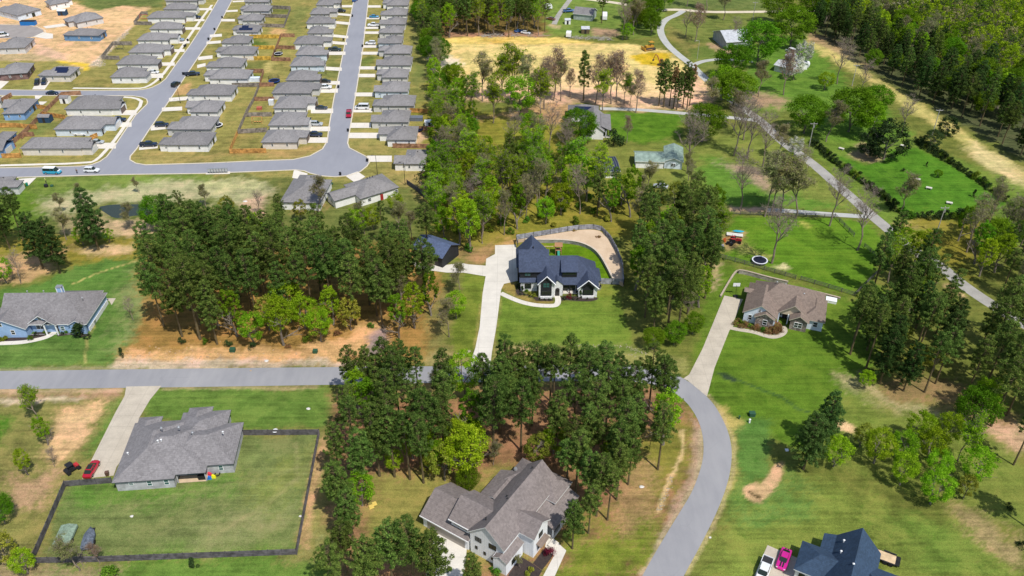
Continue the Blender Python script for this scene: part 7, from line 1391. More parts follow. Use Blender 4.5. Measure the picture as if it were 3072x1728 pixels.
for a in [('suv', K00(2370, 222), 0, 'navy', NV, 'dark blue car on the fourth driveway from the far end, slanting street'), ('pickup', K00(2150, 497), 0, 'steelblue', (.25, .33, .42), 'silver blue pickup in front of a house left of the slanting street'),
    ('sedan', K00(1855, 885), 0, 'white', WT, 'white car beside the last house before the cross street corner'), ('suv', K00(455, 1015), -75, 'black', BK, 'left one of two dark cars under the house with solar panels'), ('suv', K00(540, 1008), -75, 'navy', NV, 'right one of two dark cars under the house with solar panels'),
    ('sedan', K00(635, 1140), -3, 'navy', NV, 'dark blue car standing on the cross street'), ('pickup', K00(2330, 912), 12, 'navy', NV, 'navy pickup at the kerb beside two dark bins'), ('suv', K00(2128, 1035), 75, 'black', BK, 'black car with white front driving on the slanting street'),
    ('van', K00(35, 445), 20, 'white', WT, 'white van on the small paved circle, building site'), ('pickup', K024(1430, 500), 2, 'navy', NV, 'navy pickup on the driveway at the cross street corner'), ('sedan', K024(1178, 765), 0, 'silver', SV, 'silver car beside the tan house with green bins'),
    ('suv', K024(1960, 560), 5, 'navy', NV, 'dark blue car half hidden by a grey roof, right of the slanting street'), ('pickup', K024(1800, 800), 4, 'navy', NV, 'dark blue pickup at the last driveway by the junction'), ('suv', K024(1115, 1110), -2, 'white', WT, 'white car standing on the lower street'),
    ('sedan', K024(980, 668), 0, 'white', WT, 'white car mostly hidden behind the long grey roof'), ('sedan', K60(1665, 12), 76, 'blue', (.02, .10, .30), 'blue car at the far end of the straight street'), ('suv', K60(1515, 130), -3, 'black', BK, 'dark car on the second driveway from the far end, left side'),
    ('sedan', K60(1870, 190), 3, 'teal', (.02, .20, .38), 'teal blue car on a driveway right of the straight street'), ('pickup', K60(1865, 283), 178, 'white', WT, 'white pickup on the driveway below the teal blue car'), ('suv', K60(1832, 478), 178, 'white', WT, 'white car on a driveway right of the straight street, middle'),
    ('pickup', K60(1450, 548), 0, 'darkgreen', (.015, .03, .035), 'black green pickup on a driveway left of the straight street'), ('sedan', K60(1345, 886), 0, 'black', BK, 'black car just above the white pickup, left of the straight street'), ('pickup', K60(1340, 952), 2, 'white', WT, 'white pickup just below the black car, left of the straight street'),
    ('sedan', K60(1305, 1172), 0, 'slate', (.03, .04, .06), 'dark grey car on the third driveway from the turning circle'), ('van', K60(1740, 1170), 180, 'white', WT, 'white passenger van on a driveway near the red truck'), ('pickup', K60(1600, 1240), -83, 'red', (.42, .01, .04), 'red truck parked at the kerb of the straight street'),
    ('suv', K60(1250, 1348), -2, 'silver', SV, 'silver car on the second driveway from the turning circle'), ('pickup', K63(1230, 390), 0, 'navy', NV, 'dark pickup in front of the tan house at the turning'), ('pickup', KT(1250, 98), 10, 'blue', (.05, .12, .3), 'blue pickup left of the grey roofed house at the top middle'),
    ('sedan', KM(1990, 330), 165, 'silver', SV, 'pale car on soil among bare trees below the cottage'), ('sedan', KT(850, 258), 30, 'blue', (.1, .15, .25), 'left old car among the trees at the lot edge'), ('sedan', KT(905, 272), -20, 'white', WT, 'right old car among the trees at the lot edge'), ('sedan', KT(1105, 160), 150, 'rust', (.2, .08, .05), 'rusty car beside the gravel track, top middle'),
    ('van', KR(700, 425), 120, 'white', WT, 'white van beside the blossom trees'), ('suv', KLB(-20, 770), 60, 'white', WT, 'white car behind the light blue house, at the left edge')]:
    vehicle(*a)
v = vehicle('van', K024(640, 1128), -3, 'teal2', (.03, .38, .58), 'turquoise and white delivery van on the lower street'); MB().box(-2.6, 1.2, -.86, .86, 2.13, 2.2).build('white_roof', WHITE, v); MB().box(1.9, 2.6, -.7, .7, 1.12, 1.18).build('white_bonnet', WHITE, v)
a0 = KBL(705, 668); a1 = KBL(780, 540); rc = vehicle('sedan', (a0 + a1) / 2, math.degrees(math.atan2((a1 - a0).y, (a1 - a0).x)), 'redcar', (.45, .012, .03), 'red car with dark glass roof at the bottom of the beige driveway')
MB().box(-.9, .35, -.5, .5, 1.46, 1.475).build('glass_roof', GLASS, rc)
c46 = crop(2220, 1540, 4.6); a0 = c46(640, 530); a1 = c46(550, 790); pc = vehicle('coupe', (a0 + a1) / 2, math.degrees(math.atan2((a1 - a0).y, (a1 - a0).x)), 'magenta', (.70, .02, .30), 'bright pink sports car with black stripes by the navy roofed house', metal=.3)
for s in (-.22, .22):
    MB().loft([[(1.02, s - .13, .87), (1.02, s + .13, .87), (1.02, s + .13, .885), (1.02, s - .13, .885)], [(2.1, s - .13, .785), (2.1, s + .13, .785), (2.1, s + .13, .80), (2.1, s - .13, .80)]]).build('stripe', BLACK, pc)
    MB().loft([[(-2.2, s - .13, .955), (-2.2, s + .13, .955), (-2.2, s + .13, .97), (-2.2, s - .13, .97)], [(-1.92, s - .13, .965), (-1.92, s + .13, .965), (-1.92, s + .13, .98), (-1.92, s - .13, .98)]]).build('stripe', BLACK, pc)
a0 = c46(370, 690); a1 = c46(270, 960); vehicle('pickup', (a0 + a1) / 2, math.degrees(math.atan2((a1 - a0).y, (a1 - a0).x)), 'white', WT, 'white pickup beside the pink sports car at the bottom edge')

# ---- trailer
a0 = c46(1940, 610); a1 = c46(2190, 705); d = a1 - a0; t = empty('flatbed_trailer', (a0.x, a0.y, 0), math.atan2(d.y, d.x), 'flatbed trailer with wooden deck behind the navy roofed house', 'trailer')
L_ = math.hypot(d.x, d.y); DECK = striped('deck_planks', (.62, .46, .28), (.35, .25, .15), 'Y', .2, .8, .5, .15)
MB().box(-1, L_ * .78, -1.0, 1.0, .62, .70).build('deck', DECK, t); fr = MB(); fr.box(-1.05, L_, -1.08, -1.0, .5, .72); fr.box(-1.05, L_, 1.0, 1.08, .5, .72); fr.build('frame', BLACK, t)
rp = MB()
for k in range(8): rp.box(L_ * .78 + k * (L_ * .22) / 8, L_ * .78 + k * (L_ * .22) / 8 + .07, -1, 1, .6, .7)
rp.box(L_, L_ + .1, -1.08, 1.08, .5, .72); rp.build('ramp', BLACK, t)
for s in (-1, 1):
    MB().box(.2, 2.4, s * 1.22 - .14, s * 1.22 + .14, .78, .84).build('fender', BLACK, t)
    for x in (.8, 1.75): link('wheel', _veh[next(iter(_veh))]['wheel'], t, (x, s * 1.22, .38))
# ---- utility cart, tractor, quad
a0 = KBL(520, 640); a1 = KBL(650, 560); d = a1 - a0; t = empty('utility_cart', ((a0 + a1) / 2).to_tuple()[:2] + (0,), math.atan2(d.y, d.x), 'black and red off road buggy beside the red car', 'buggy')
REDP = glossy('red_plastic', (.45, .03, .03), .4); MB().box(-1.4, 1.3, -.65, .65, .45, .85).build('body', BLACK, t); MB().box(.5, 1.35, -.55, .55, .85, 1.05).build('bonnet', REDP, t); cg = MB()
for s in (-.65, .65): cg.path([(-.9, s, .8), (-.8, s, 1.85), (.3, s, 1.85), (.75, s, 1.0)], [.04] * 4, 5)
cg.build('roll_cage', BLACK, t); MB().box(-.9, .35, -.7, .7, 1.86, 1.92).build('canopy', BLACK, t); MB().box(-.5, 0, -.55, .55, .85, 1.25).build('seat', BLACK, t)
for x in (-1.0, 1.05):
    for s in (-1, 1): link('wheel', _veh[next(iter(_veh))]['wheel'], t, (x, s * .8, .38))
wm_ = _veh[next(iter(_veh))]['wheel']
def tractor():
    p = KP(600, 560); t = empty('tractor', (p.x, p.y, 0), R(-15), 'red tractor with orange loader bucket in the pasture corner', 'tractor'); OR = glossy('orange_paint', (.70, .12, .02), .4)
    MB().loft([[(.2, -.35, .7), (.2, .35, .7), (.2, .35, 1.4), (.2, -.35, 1.4)], [(1.7, -.3, .7), (1.7, .3, .7), (1.7, .3, 1.25), (1.7, -.3, 1.25)]]).build('bonnet', REDP, t); MB().box(-1.2, .3, -.4, .4, .6, 1.0).build('body', REDP, t); MB().box(-.9, -.4, -.3, .3, 1.0, 1.5).build('seat', BLACK, t)
    for s in (-1, 1):
        w_ = link('rear_wheel', wm_, t, (-.7, s * .75, .72)); w_.scale = (2.05, 1.9, 2.05); w_ = link('front_wheel', wm_, t, (1.2, s * .62, .42)); w_.scale = (1.2, 1.2, 1.2)
        MB().box(-1.2, -.2, s * .75 - .25, s * .75 + .25, 1.45, 1.52).build('fender', REDP, t); MB().path([(-.2, s * .55, 1.1), (-1.6, s * .55, 1.5), (-2.6, s * .55, .6)], [.06] * 3, 5).build('loader_arm', OR, t)
    MB().path([(-1.0, -.4, 1.0), (-1.0, -.4, 2.3), (-1.0, .4, 2.3), (-1.0, .4, 1.0)], [.04] * 4, 5).build('roll_bar', BLACK, t); MB().loft([[(-2.6, -.9, .1), (-3.4, -.9, .15), (-2.7, -.9, .75)], [(-2.6, .9, .1), (-3.4, .9, .15), (-2.7, .9, .75)]]).build('bucket', OR, t)
tractor()
p = KP(490, 610); t = empty('quad_bike', (p.x, p.y, 0), R(-40), 'dark quad bike below the red tractor', 'quad bike'); MB().box(-.9, .9, -.3, .3, .5, .8).build('body', BLACK, t); MB().box(-.5, .2, -.2, .2, .8, .95).build('seat', RUBBER, t); MB().path([(.35, -.4, 1.05), (.35, 0, 1.0), (.35, .4, 1.05)], [.025] * 3, 4).build('handlebar', STEEL, t)
for x in (-.65, .65):
    for s in (-1, 1): w_ = link('wheel', wm_, t, (x, s * .45, .3)); w_.scale = (.85, 1.1, .85)
p = KP(335, 680); t = empty('garden_cart', (p.x, p.y, 0), R(80), 'small grey tipping cart left of the quad bike', 'cart'); MB().box(-.9, .9, -.6, .6, .45, .95).build('tub', mat('grey_tub', (.35, .35, .38), .7), t)
for s in (-1, 1): link('wheel', wm_, t, (-.2, s * .68, .35))
p = KP(590, 440); t = empty('boat_trailer', (p.x, p.y, 0), R(-12), 'white low trailer with turquoise kayaks behind the red tractor', 'trailer'); MB().box(-2.3, 2.3, -.8, .8, .5, .62).build('deck', mat('pale_deck', (.6, .58, .52), .8), t)
for s in (-1, 1): link('wheel', wm_, t, (0, s * .95, .35))
for i, y in enumerate((-.3, .35)):
    kx = KP(640 + i * 30, 400 - i * 8); k = MB(); k.loft([[(x, w_ * math.cos(a), .25 + w_ * .6 * math.sin(a)) for a in [j * PI / 4 for j in range(8)]] for x, w_ in ((-1.5, .03), (-1, .26), (0, .36), (1, .26), (1.5, .03))]); o = k.build('kayak', glossy('turquoise', (.02, .35, .50), .4), None, (kx.x, kx.y, .63), R(-15)); tag(o, ('front' if i == 0 else 'rear') + ' turquoise kayak on the low trailer by the tractor', 'kayak')
# ---- excavator and dozer
YEL = glossy('machine_yellow', (.50, .27, .03), .5); TRK = mat('track_steel', (.06, .05, .045), .8)
def tracks(t, L2, w_, y, h):
    for s in (-1, 1):
        prof = [(-L2, h * .5), (-L2 * .85, 0), (L2 * .85, 0), (L2, h * .5), (L2 * .85, h), (-L2 * .85, h)]; MB().loft([[(x, s * y - w_, z) for x, z in prof], [(x, s * y + w_, z) for x, z in prof]]).build('track', TRK, t)
p = KF(1122, 480); t = empty('bulldozer', (p.x, p.y, 0), R(200), 'yellow bulldozer on the cleared yellow lot', 'bulldozer'); t.scale = (1.25,) * 3; tracks(t, 1.9, .3, 1.0, .95); MB().box(-1.3, 1.7, -.7, .7, .7, 1.6).build('body', YEL, t); MB().box(-1.2, 0, -.7, .7, 1.6, 1.75).build('floor', YEL, t)
cb = MB()
for x in (-1.1, .1):
    for y in (-.65, .65): cb.box(x - .05, x + .05, y - .05, y + .05, 1.6, 2.75)
cb.build('cab_frame', BLACK, t); MB().box(-1.3, .3, -.85, .85, 2.75, 2.87).build('cab_roof', YEL, t); MB().loft([[(2.3, -1.7, .1), (2.5, -1.7, .1), (2.6, -1.7, 1.2), (2.4, -1.7, 1.2)], [(2.3, 1.7, .1), (2.5, 1.7, .1), (2.6, 1.7, 1.2), (2.4, 1.7, 1.2)]]).build('blade', YEL, t); MB().path([(.5, 0, 1.6), (.5, 0, 2.5)], [.06, .06], 6).build('exhaust', BLACK, t)
for s in (-1.45, 1.45): MB().path([(-.3, s, .5), (2.35, s, .4)], [.1, .1], 5).build('push_arm', YEL, t)
p = KF(1240, 632); t = empty('excavator', (p.x, p.y, 0), R(150), 'dark orange excavator with raised arm next to the pine clump', 'excavator'); t.scale = (.85,) * 3; tracks(t, 2.0, .3, 1.1, .9); OX = glossy('machine_rust', (.28, .09, .03), .6)
MB().box(-1.8, 1.1, -1.2, 1.2, 1.0, 1.9).build('house_body', OX, t); MB().box(0, 1.2, -1.2, -.2, 1.9, 2.9).build('cab', GLASS, t); MB().box(-.05, 1.25, -1.25, -.15, 2.9, 3.0).build('cab_roof', OX, t)
MB().path([(1.0, .3, 1.5), (2.6, .3, 4.6), (3.6, .3, 5.2)], [.28, .26, .18], 6).build('boom', OX, t); MB().path([(3.6, .3, 5.2), (4.6, .3, 2.6)], [.2, .13], 6).build('stick', OX, t); MB().loft([[(4.4, -.2, 2.6), (5.0, -.2, 2.3), (4.9, -.2, 1.6), (4.2, -.2, 1.8)], [(4.4, .8, 2.6), (5.0, .8, 2.3), (4.9, .8, 1.6), (4.2, .8, 1.8)]]).build('bucket', TRK, t)
# ---- trampolines
def trampoline(K, X, Y, rad, label, pad, net=True, ring=WHITE):
    p = K(X, Y); t = empty('trampoline', (p.x, p.y, 0), 0, label, 'trampoline', 'round trampolines'); h = .8; n = 24
    MB().add([(rad * .86 * math.cos(2 * PI * i / n), rad * .86 * math.sin(2 * PI * i / n), h) for i in range(n)] + [(0, 0, h - .03)], [(i, (i + 1) % n, n) for i in range(n)]).build('mat', mat('jump_mat', (.008, .010, .025), .8), t)
    prof = [(rad * .84, h + .02), (rad * 1.0, h + .02), (rad * 1.0, h + .09), (rad * .84, h + .09)]; rg = MB(); secs = [[(a * math.cos(2 * PI * i / n), a * math.sin(2 * PI * i / n), z) for a, z in prof] for i in range(n)]
    rg.loft(secs + [secs[0]], cap=False); rg.build('pad_ring', ring, t)
    for i in range(6):
        a = 2 * PI * i / 6; q = MB(); q.tube((rad * .97 * math.cos(a), rad * .97 * math.sin(a), 0), (rad * .97 * math.cos(a), rad * .97 * math.sin(a), 2.6 if net else h), .035, .035, 5); q.build('leg', BLACK, t)
    if net:
        nb = MB()
        for zz in (1.3, 1.8, 2.2, 2.55):
            for i in range(n): a, b = 2 * PI * i / n, 2 * PI * (i + 1) / n; nb.tube((rad * .95 * math.cos(a), rad * .95 * math.sin(a), zz), (rad * .95 * math.cos(b), rad * .95 * math.sin(b), zz), .02, .02, 3)
        for i in range(n * 2): a = PI * i / n; nb.tube((rad * .95 * math.cos(a), rad * .95 * math.sin(a), .9), (rad * .95 * math.cos(a), rad * .95 * math.sin(a), 2.55), .014, .014, 3)
        nb.build('net', BLACK, t)
trampoline(KP, 1070, 950, 2.15, 'big round trampoline with pale rim beside the bare tree in the pasture', None, False, mat('pad_pale', (.62, .63, .68), .6)); trampoline(K60, 845, 592, 1.9, 'black netted trampoline with pale rim in a subdivision yard', None); trampoline(K60, 800, 885, 2.3, 'blue trampoline with tall net in a subdivision yard', None, True, mat('pad_blue', (.02, .08, .35), .6))
trampoline(K60, 185, 1362, 2.1, 'open trampoline with white rim on the brown lawn', None, False); trampoline(K63, 2345, 335, 1.7, 'dark blue trampoline beside the reddish fence near the woods', None, False, mat('pad_navy', (.02, .03, .12), .6))
# ---- mailboxes, bins, boxes
q = [K63(*p) for p in [(60, 800), (70, 785), (325, 768), (320, 795)]]; sheet('mailbox_pad', q, CONCW, .08)
for i in range(7):
    p = K63(106 + i * 30.5, 790 - i * .9); t = empty('mailbox_unit', (p.x, p.y, .08), R(2), ['leftmost', 'second', 'third', 'middle', 'fifth', 'sixth', 'rightmost'][i] + ' silver mailbox cabinet from the left on the kerb pad', 'mailbox', 'silver mailbox cabinets'); MB().box(-.38, .38, -.25, .25, .6, 1.75).build('cabinet', STEEL, t); MB().box(-.12, .12, -.12, .12, 0, .6).build('pedestal', STEEL, t); MB().box(-.34, .34, -.27, -.255, .68, 1.65).build('doors', striped('mail_doors', (.55, .56, .6), (.3, .3, .33), 'Z', .16, .4), t)
_bin = {}
def bin_(p, label, col=(.02, .022, .025), cn='black'):
    if cn not in _bin:
        b = MB().loft([[(-.25, -.28, .08), (.25, -.28, .08), (.25, .28, .08), (-.25, .28, .08)], [(-.32, -.35, 1.0), (.32, -.35, 1.0), (.32, .35, 1.0), (-.32, .35, 1.0)]]); m = mat('bin_' + cn, col, .6, .08)
        _bin[cn] = (b.mesh('tub', m), MB().loft([[(-.34, -.38, 1.0), (.34, -.38, 1.0), (.34, .37, 1.0), (-.34, .37, 1.0)], [(-.3, -.34, 1.1), (.3, -.34, 1.1), (.3, .36, 1.06), (-.3, .36, 1.06)]]).mesh('lid', m))
    t = empty('wheelie_bin', (p.x, p.y, .03), _trng.uniform(0, 6), label, 'bin', 'wheeled rubbish bins'); link('tub', _bin[cn][0], t); link('lid', _bin[cn][1], t)
for K_, X, Y, lb in [(K60, 1487, 945, 'black bin at the kerb beside the white pickup driveway'), (K60, 1590, 1412, 'black bin at the kerb left below the red truck'), (K60, 1636, 180, 'black bin at the far left kerb of the straight street'), (K63, 1797, 662, 'black bin at the right rim of the turning circle'), (K63, 1507, 808, 'black bin at the lower rim of the turning circle'),
    (K00, 2228, 572, 'left of two dark bins on the slanting street pavement'), (K00, 2245, 562, 'right of two dark bins on the slanting street pavement'), (K00, 2268, 498, 'black bin by the silver blue pickup'), (K00, 2215, 905, 'black bin left of the navy pickup at the kerb'), (K00, 1938, 975, 'black bin on the verge at the curved pavement corner'), (K00, 2230, 905, 'second black bin left of the navy pickup'),
    (K60, 240, 198, 'black bin at the kerb right of the slanting street, far end'), (K60, 158, 325, 'black bin at the kerb below the house with roof panels'), (K60, 93, 430, 'black bin at the kerb right of the slanting street, middle'), (K60, 1540, 435, 'black bin on the lawn left of the straight street'), (K60, 1745, 505, 'black bin beside the white car right of the straight street')]: bin_(K_(X, Y), lb)
bin_(K024(1042, 845), 'left green bin beside the tan house', (.01, .22, .14), 'green'); bin_(K024(1035, 825), 'right green bin beside the tan house', (.01, .22, .14), 'green'); bin_(K024(330, 1280), 'green bin beside the house at the left edge', (.01, .22, .14), 'green'); bin_(KBL(868, 640), 'brown bin on the beige driveway right of the red car', (.13, .07, .05), 'brown')
def block(name, p, sx, sy, sz, m, label, cat, rz=0, lid=None):
    t = empty(name, (p.x, p.y, .02), rz, label, cat); MB().box(-sx / 2, sx / 2, -sy / 2, sy / 2, 0, sz).build('housing', m, t); MB().box(-sx / 2 - .05, sx / 2 + .05, -sy / 2 - .05, sy / 2 + .05, sz, sz + .08).build('lid', lid or m, t); return t
GRN = mat('transformer_green', (.03, .09, .05), .6)
block('transformer_box', KBR(385, 158), 1.2, 1.0, .8, GRN, 'green transformer box on the lawn inside the road curve', 'utility box'); block('transformer_box', KL(1875, 1325), 1.2, 1, .8, GRN, 'green transformer box on the orange verge', 'utility box'); block('transformer_box', KL(2540, 1335), 1, .9, .7, GRN, 'smaller green utility box further right on the orange verge', 'utility box')
block('air_conditioner', KH(1845, 1105), .9, .9, .8, STEEL, 'air conditioner at the right end of the white stone house', 'air conditioner', 0, BLACK); block('air_conditioner', KH(1865, 1080), .8, .8, .8, STEEL, 'rear air conditioner at the right end of the white stone house', 'air conditioner', 0, BLACK); block('storage_box', KB(2065, 730), 2.6, 1.8, .7, WHITE, 'white low box behind the brown roofed house', 'box', R(-20))
block('air_conditioner', KLB(1650, 880), .9, .9, .9, STEEL, 'air conditioner at the side wall of the light blue house', 'air conditioner'); block('utility_pedestal', KBR(365, 215), .3, .3, .9, WHITE, 'white pedestal left of the road lawn transformer', 'utility box'); block('utility_pedestal', KBR(282, 185), .25, .25, .8, GRN, 'small green pedestal at the edge of the yellow grass', 'utility box')
block('barbecue', KBL(1632, 668), 1.4, .7, 1.1, BLACK, 'black barbecue on the covered patio of the grey brick house', 'barbecue', R(5)); block('skip', K00(350, 300), 7, 2.6, 1.9, glossy('skip_blue', (.01, .16, .45), .5), 'long blue skip beside the small paved circle', 'skip', 0, BLACK)
block('white_cover', K60(520, 875), 9.5, 2, 1.6, mat('tarp_white', (.62, .68, .75), .7), 'long pale covered object beside a white house in the yards', 'cover', R(3)); block('covered_boat', K60(2310, 1290), 5.6, 2.3, 1.3, mat('grey_cover', (.14, .16, .20), .7), 'long dark grey covered boat near the orange fence by the woods', 'boat')
for K_, X, Y, lb, rz in [(KBR, 665, 440, 'white lid under the big dark pine', 0)]: block('white_box', K_(X, Y), .6, .5, .2, WHITE, lb, 'box')
for K_, X, Y, s, lb in [(KBL, 2482, 105, .9, 'flat white slab on the lawn above the yard fence'), (KBL, 1062, 970, .7, 'pale stone on the fenced lawn, left of centre'), (KBL, 2418, 970, .6, 'pale box at the right yard fence'), (KL, 2145, 1405, 1.1, 'pale flat rock on the orange verge'), (KL, 1975, 120, 1.5, 'grey boulder on the sandy patch behind the big grove'), (KBR, 48, 1142, .6, 'small white cover beside the road bottom right'), (KX, 12, 1300, 1.0, 'pale rock on the bare soil left of the road curve'), (KL, 30, 190, .8, 'pale stone under the pines at the left edge')]:
    p = K_(X, Y); o = MB().ball((0, 0, .1), s * .5, s * .38, .16, jit=.2, rng=_trng).build('stone', mat('pale_rock', (.62, .60, .56), .9, .15), None, (p.x, p.y, 0)); tag(o, lb, 'stone')
o_h = []
for i, (X, Y) in enumerate([(610, 185), (1010, 175), (1105, 1200)][:0]): pass
# stone slabs on the hedged lawn
for i, (K_, X, Y) in enumerate([(KR, 1104, 1205), (KR, 1600, 1182), (KS, 1715, 272), (KS, 1808, 342), (KS, 1972, 462)]):
    p = K_(X, Y); t = empty('stone_bench', (p.x, p.y, 0), R(-40 + i * 4), ['pale box at the upper left corner of the hedged lawn', 'pale box at the upper edge of the hedged lawn', 'first grey slab on the dotted line across the hedged lawn', 'second grey slab on the dotted line across the hedged lawn', 'third grey slab near the lower end of the hedged lawn'][i], 'slab'); MB().box(-.9, .9, -.5, .5, .5, .65).build('top', CONC, t)
    for s in (-.6, .6): MB().box(s - .1, s + .1, -.35, .35, 0, .5).build('leg', CONC, t)
# ---- poles and lamps
WOODP = mat('pole_wood', (.42, .40, .37), .9, .15)
def pole(K, X, Y, h, label, arms=1, m=WOODP, rz=0):
    p = K(X, Y); t = empty('utility_pole', (p.x, p.y, 0), rz, label, 'utility pole', 'utility poles'); MB().path([(0, 0, 0), (0, 0, h)], [.16, .1], 8).build('pole', m, t); MB().box(-1.2, 1.2, -.06, .06, h - .6, h - .45).build('crossarm', m, t)
    for x in (-1.1, 0, 1.1): MB().path([(x, 0, h - .45), (x, 0, h - .2)], [.05, .04], 6).build('insulator', WHITE, t)
    if arms > 1: MB().path([(.3, 0, h - 2), (.3, 0, h - 1.1)], [.2, .2], 8).build('transformer', STEEL, t)
    return p, h
pl_ = [pole(KR, 1835, 1090, 10, 'pale utility pole beside the lone cedar on the straw strip'), pole(KS, 1870, 700, 9, 'dark utility pole below the hedged lawn near the gravel road', 2), pole(KR, 845, 1180, 9, 'utility pole between the gravel road and the tree group', 2), pole(KR, 390, 172, 9.5, 'utility pole at the upper sandy lane'), pole(KR, 1190, 692, 9, 'thin utility pole beside the tall bare lawn tree')]
def wire(a, b, ha, hb, label):
    for k, off in enumerate((-1.0, 1.0)):
        pts = []; n = 14
        for i in range(n + 1):
            f = i / n; q = a.lerp(b, f); pts.append((q.x + off, q.y, ha + (hb - ha) * f - .25 - 1.4 * 4 * f * (1 - f)))
        o = MB().path(pts, [.018] * (n + 1), 4).build('power_line', BLACK); tag(o, label + (', left strand' if k == 0 else ', right strand'), 'power line')
wire(pl_[0][0], pl_[4][0], 10, 9, 'thin power line above the straw coloured strip'); wire(pl_[1][0], pl_[2][0], 9, 9, 'thin power line along the gravel road')
def lamp(K, X, Y, h, label, m=BLACK):
    p = K(X, Y); t = empty('street_lamp', (p.x, p.y, 0), R(180), label, 'street lamp', 'street lamps'); MB().path([(0, 0, 0), (0, 0, h), (.4, 0, h + .15), (1.0, 0, h + .1)], [.1, .07, .05, .05], 7).build('pole', m, t); MB().box(.8, 1.5, -.15, .15, h + .02, h + .16).build('lamp_head', m, t)
lamp(K024, 2180, 280, 6.5, 'black street lamp right of the cross street corner'); lamp(K60, 1355, 795, 6, 'black street lamp on the lawn left of the straight street'); lamp(K63, 1905, 805, 7, 'black street lamp right below the turning circle'); lamp(K63, 2203, 915, 8, 'thin pole before the last white house at the turning circle'); lamp(KF, 1582, 572, 8, 'pale yard lamp beside the fork of the gravel drive', WOODP); lamp(K60, 1525, 105, 6, 'thin street lamp at the far end, left of the straight street')
# ---- basketball hoop, satellite tank, playset, swing
p = KB(385, 640); t = empty('basketball_hoop', (p.x, p.y, 0), R(180), 'basketball hoop at the end of the beige driveway', 'basketball hoop'); MB().path([(0, 0, 0), (0, 0, 2.8), (0, -.5, 3.1)], [.07, .06, .05], 6).build('pole', BLACK, t); MB().box(-.9, .9, -.58, -.53, 2.8, 3.8).build('backboard', WHITE, t); MB().box(-.5, .5, -.4, .6, 0, .3).build('base', BLACK, t); MB().path([(.22 * math.cos(a * PI / 4), -.85 + .22 * math.sin(a * PI / 4), 3.0) for a in range(9)], [.02] * 9, 4).build('hoop', REDP, t)
p = KBL(2220, 305); t = empty('round_table', (p.x, p.y, 0), 0, 'small white topped drum beside the upper yard fence', 'table'); MB().path([(0, 0, 0), (0, 0, .9)], [.35, .35], 10).build('drum', BLACK, t); MB().path([(0, 0, .9), (0, 0, .98)], [.6, .6], 14).build('top', WHITE, t)
WD = mat('playset_wood', (.34, .18, .09), .8, .15); p = KH(1140, 470); t = empty('playset', (p.x, p.y, 0), 0, 'wooden playset with swings and green slide on the bright lawn', 'playset')
for x in (-.8, .8):
    for y in (-.7, .7): MB().box(x - .07, x + .07, y - .07, y + .07, 0, 2.8).build('post', WD, t)
MB().box(-.9, .9, -.8, .8, 1.3, 1.42).build('deck', WD, t); rf = MB(); roof_part(rf, -1.1, 1.1, -1.0, 1.0, 2.8, .8, 'x', 'gg', .06); rf.build('roof', [WD, WD], t); MB().tube((-.8, 0, 2.3), (-4.4, 0, 2.3), .08, .08, 5).build('swing_beam', mat('playset_light', (.6, .48, .3), .8), t)
for y in (-1, 1): MB().tube((-4.3, 0, 2.3), (-4.5, y, 0), .07, .07, 5).build('beam_leg', WD, t)
for x in (-2.2, -3.4):
    s = MB(); s.tube((x, -.2, 2.3), (x, -.2, .5), .02, .02, 3); s.tube((x, .2, 2.3), (x, .2, .5), .02, .02, 3); s.box(x - .12, x + .12, -.25, .25, .45, .5); s.build('swing', BLACK, t)
MB().loft([[(-.3, -.8, 1.42), (.3, -.8, 1.42), (.3, -.8, 1.3), (-.3, -.8, 1.3)], [(-.3, -2.6, .3), (.3, -2.6, .3), (.3, -2.6, .18), (-.3, -2.6, .18)]]).build('slide', mat('slide_green', (.01, .25, .18), .4), t)
def frame_swing(K, X, Y, col, lb):
    p = K(X, Y); t = empty('swing_frame', (p.x, p.y, 0), 0, lb, 'swing frame'); m = mat('sw' + str(len(_mc)), col, .6); MB().tube((-1.9, 0, 2.4), (1.9, 0, 2.4), .07, .07, 5).build('beam', m, t)
    for x in (-1.8, 1.8):
        for y in (-1, 1): MB().tube((x, 0, 2.4), (x, y, 0), .06, .06, 5).build('leg', m, t)
    for x in (-.9, 0, .9): MB().box(x - .3, x + .3, -.3, .3, .5, .56).build('seat', m, t)
frame_swing(K00, 1450, 600, NV, 'dark blue swing frame in a grey fenced yard'); frame_swing(K00, 1740, 235, (.5, .08, .06), 'red playhouse frame in a grey fenced yard'); frame_swing(K60, 620, 1318, (.6, .25, .08), 'orange climbing frame in the toy yard')
# toys on the patio edge
for i, (X, Y, c, lb) in enumerate([(1690, 635, (.6, .05, .08), 'red toy beside the patio of the grey brick house'), (1690, 665, (.02, .15, .5), 'blue toy beside the patio of the grey brick house'), (1722, 655, (.75, .7, .02), 'yellow toy slide beside the patio of the grey brick house')]):
    p = KBL(X, Y); o = MB().loft([[(-.4, -.3, 0), (.4, -.3, 0), (.4, .3, 0), (-.4, .3, 0)], [(-.3, -.2, .7), (.2, -.2, .5), (.2, .2, .5), (-.3, .2, .7)]]).build('toy', mat('toy%d' % i, c, .4, .05), None, (p.x, p.y, 0)); tag(o, lb, 'toy')
p = KBL(1750, 632); o = MB().path([(.5 * math.cos(a * PI / 6), .5 * math.sin(a * PI / 6), .15) for a in range(13)], [.12] * 13, 6).build('tyre', RUBBER, None, (p.x, p.y, 0)); tag(o, 'black tyre lying by the rear wall of the grey brick house', 'tyre')
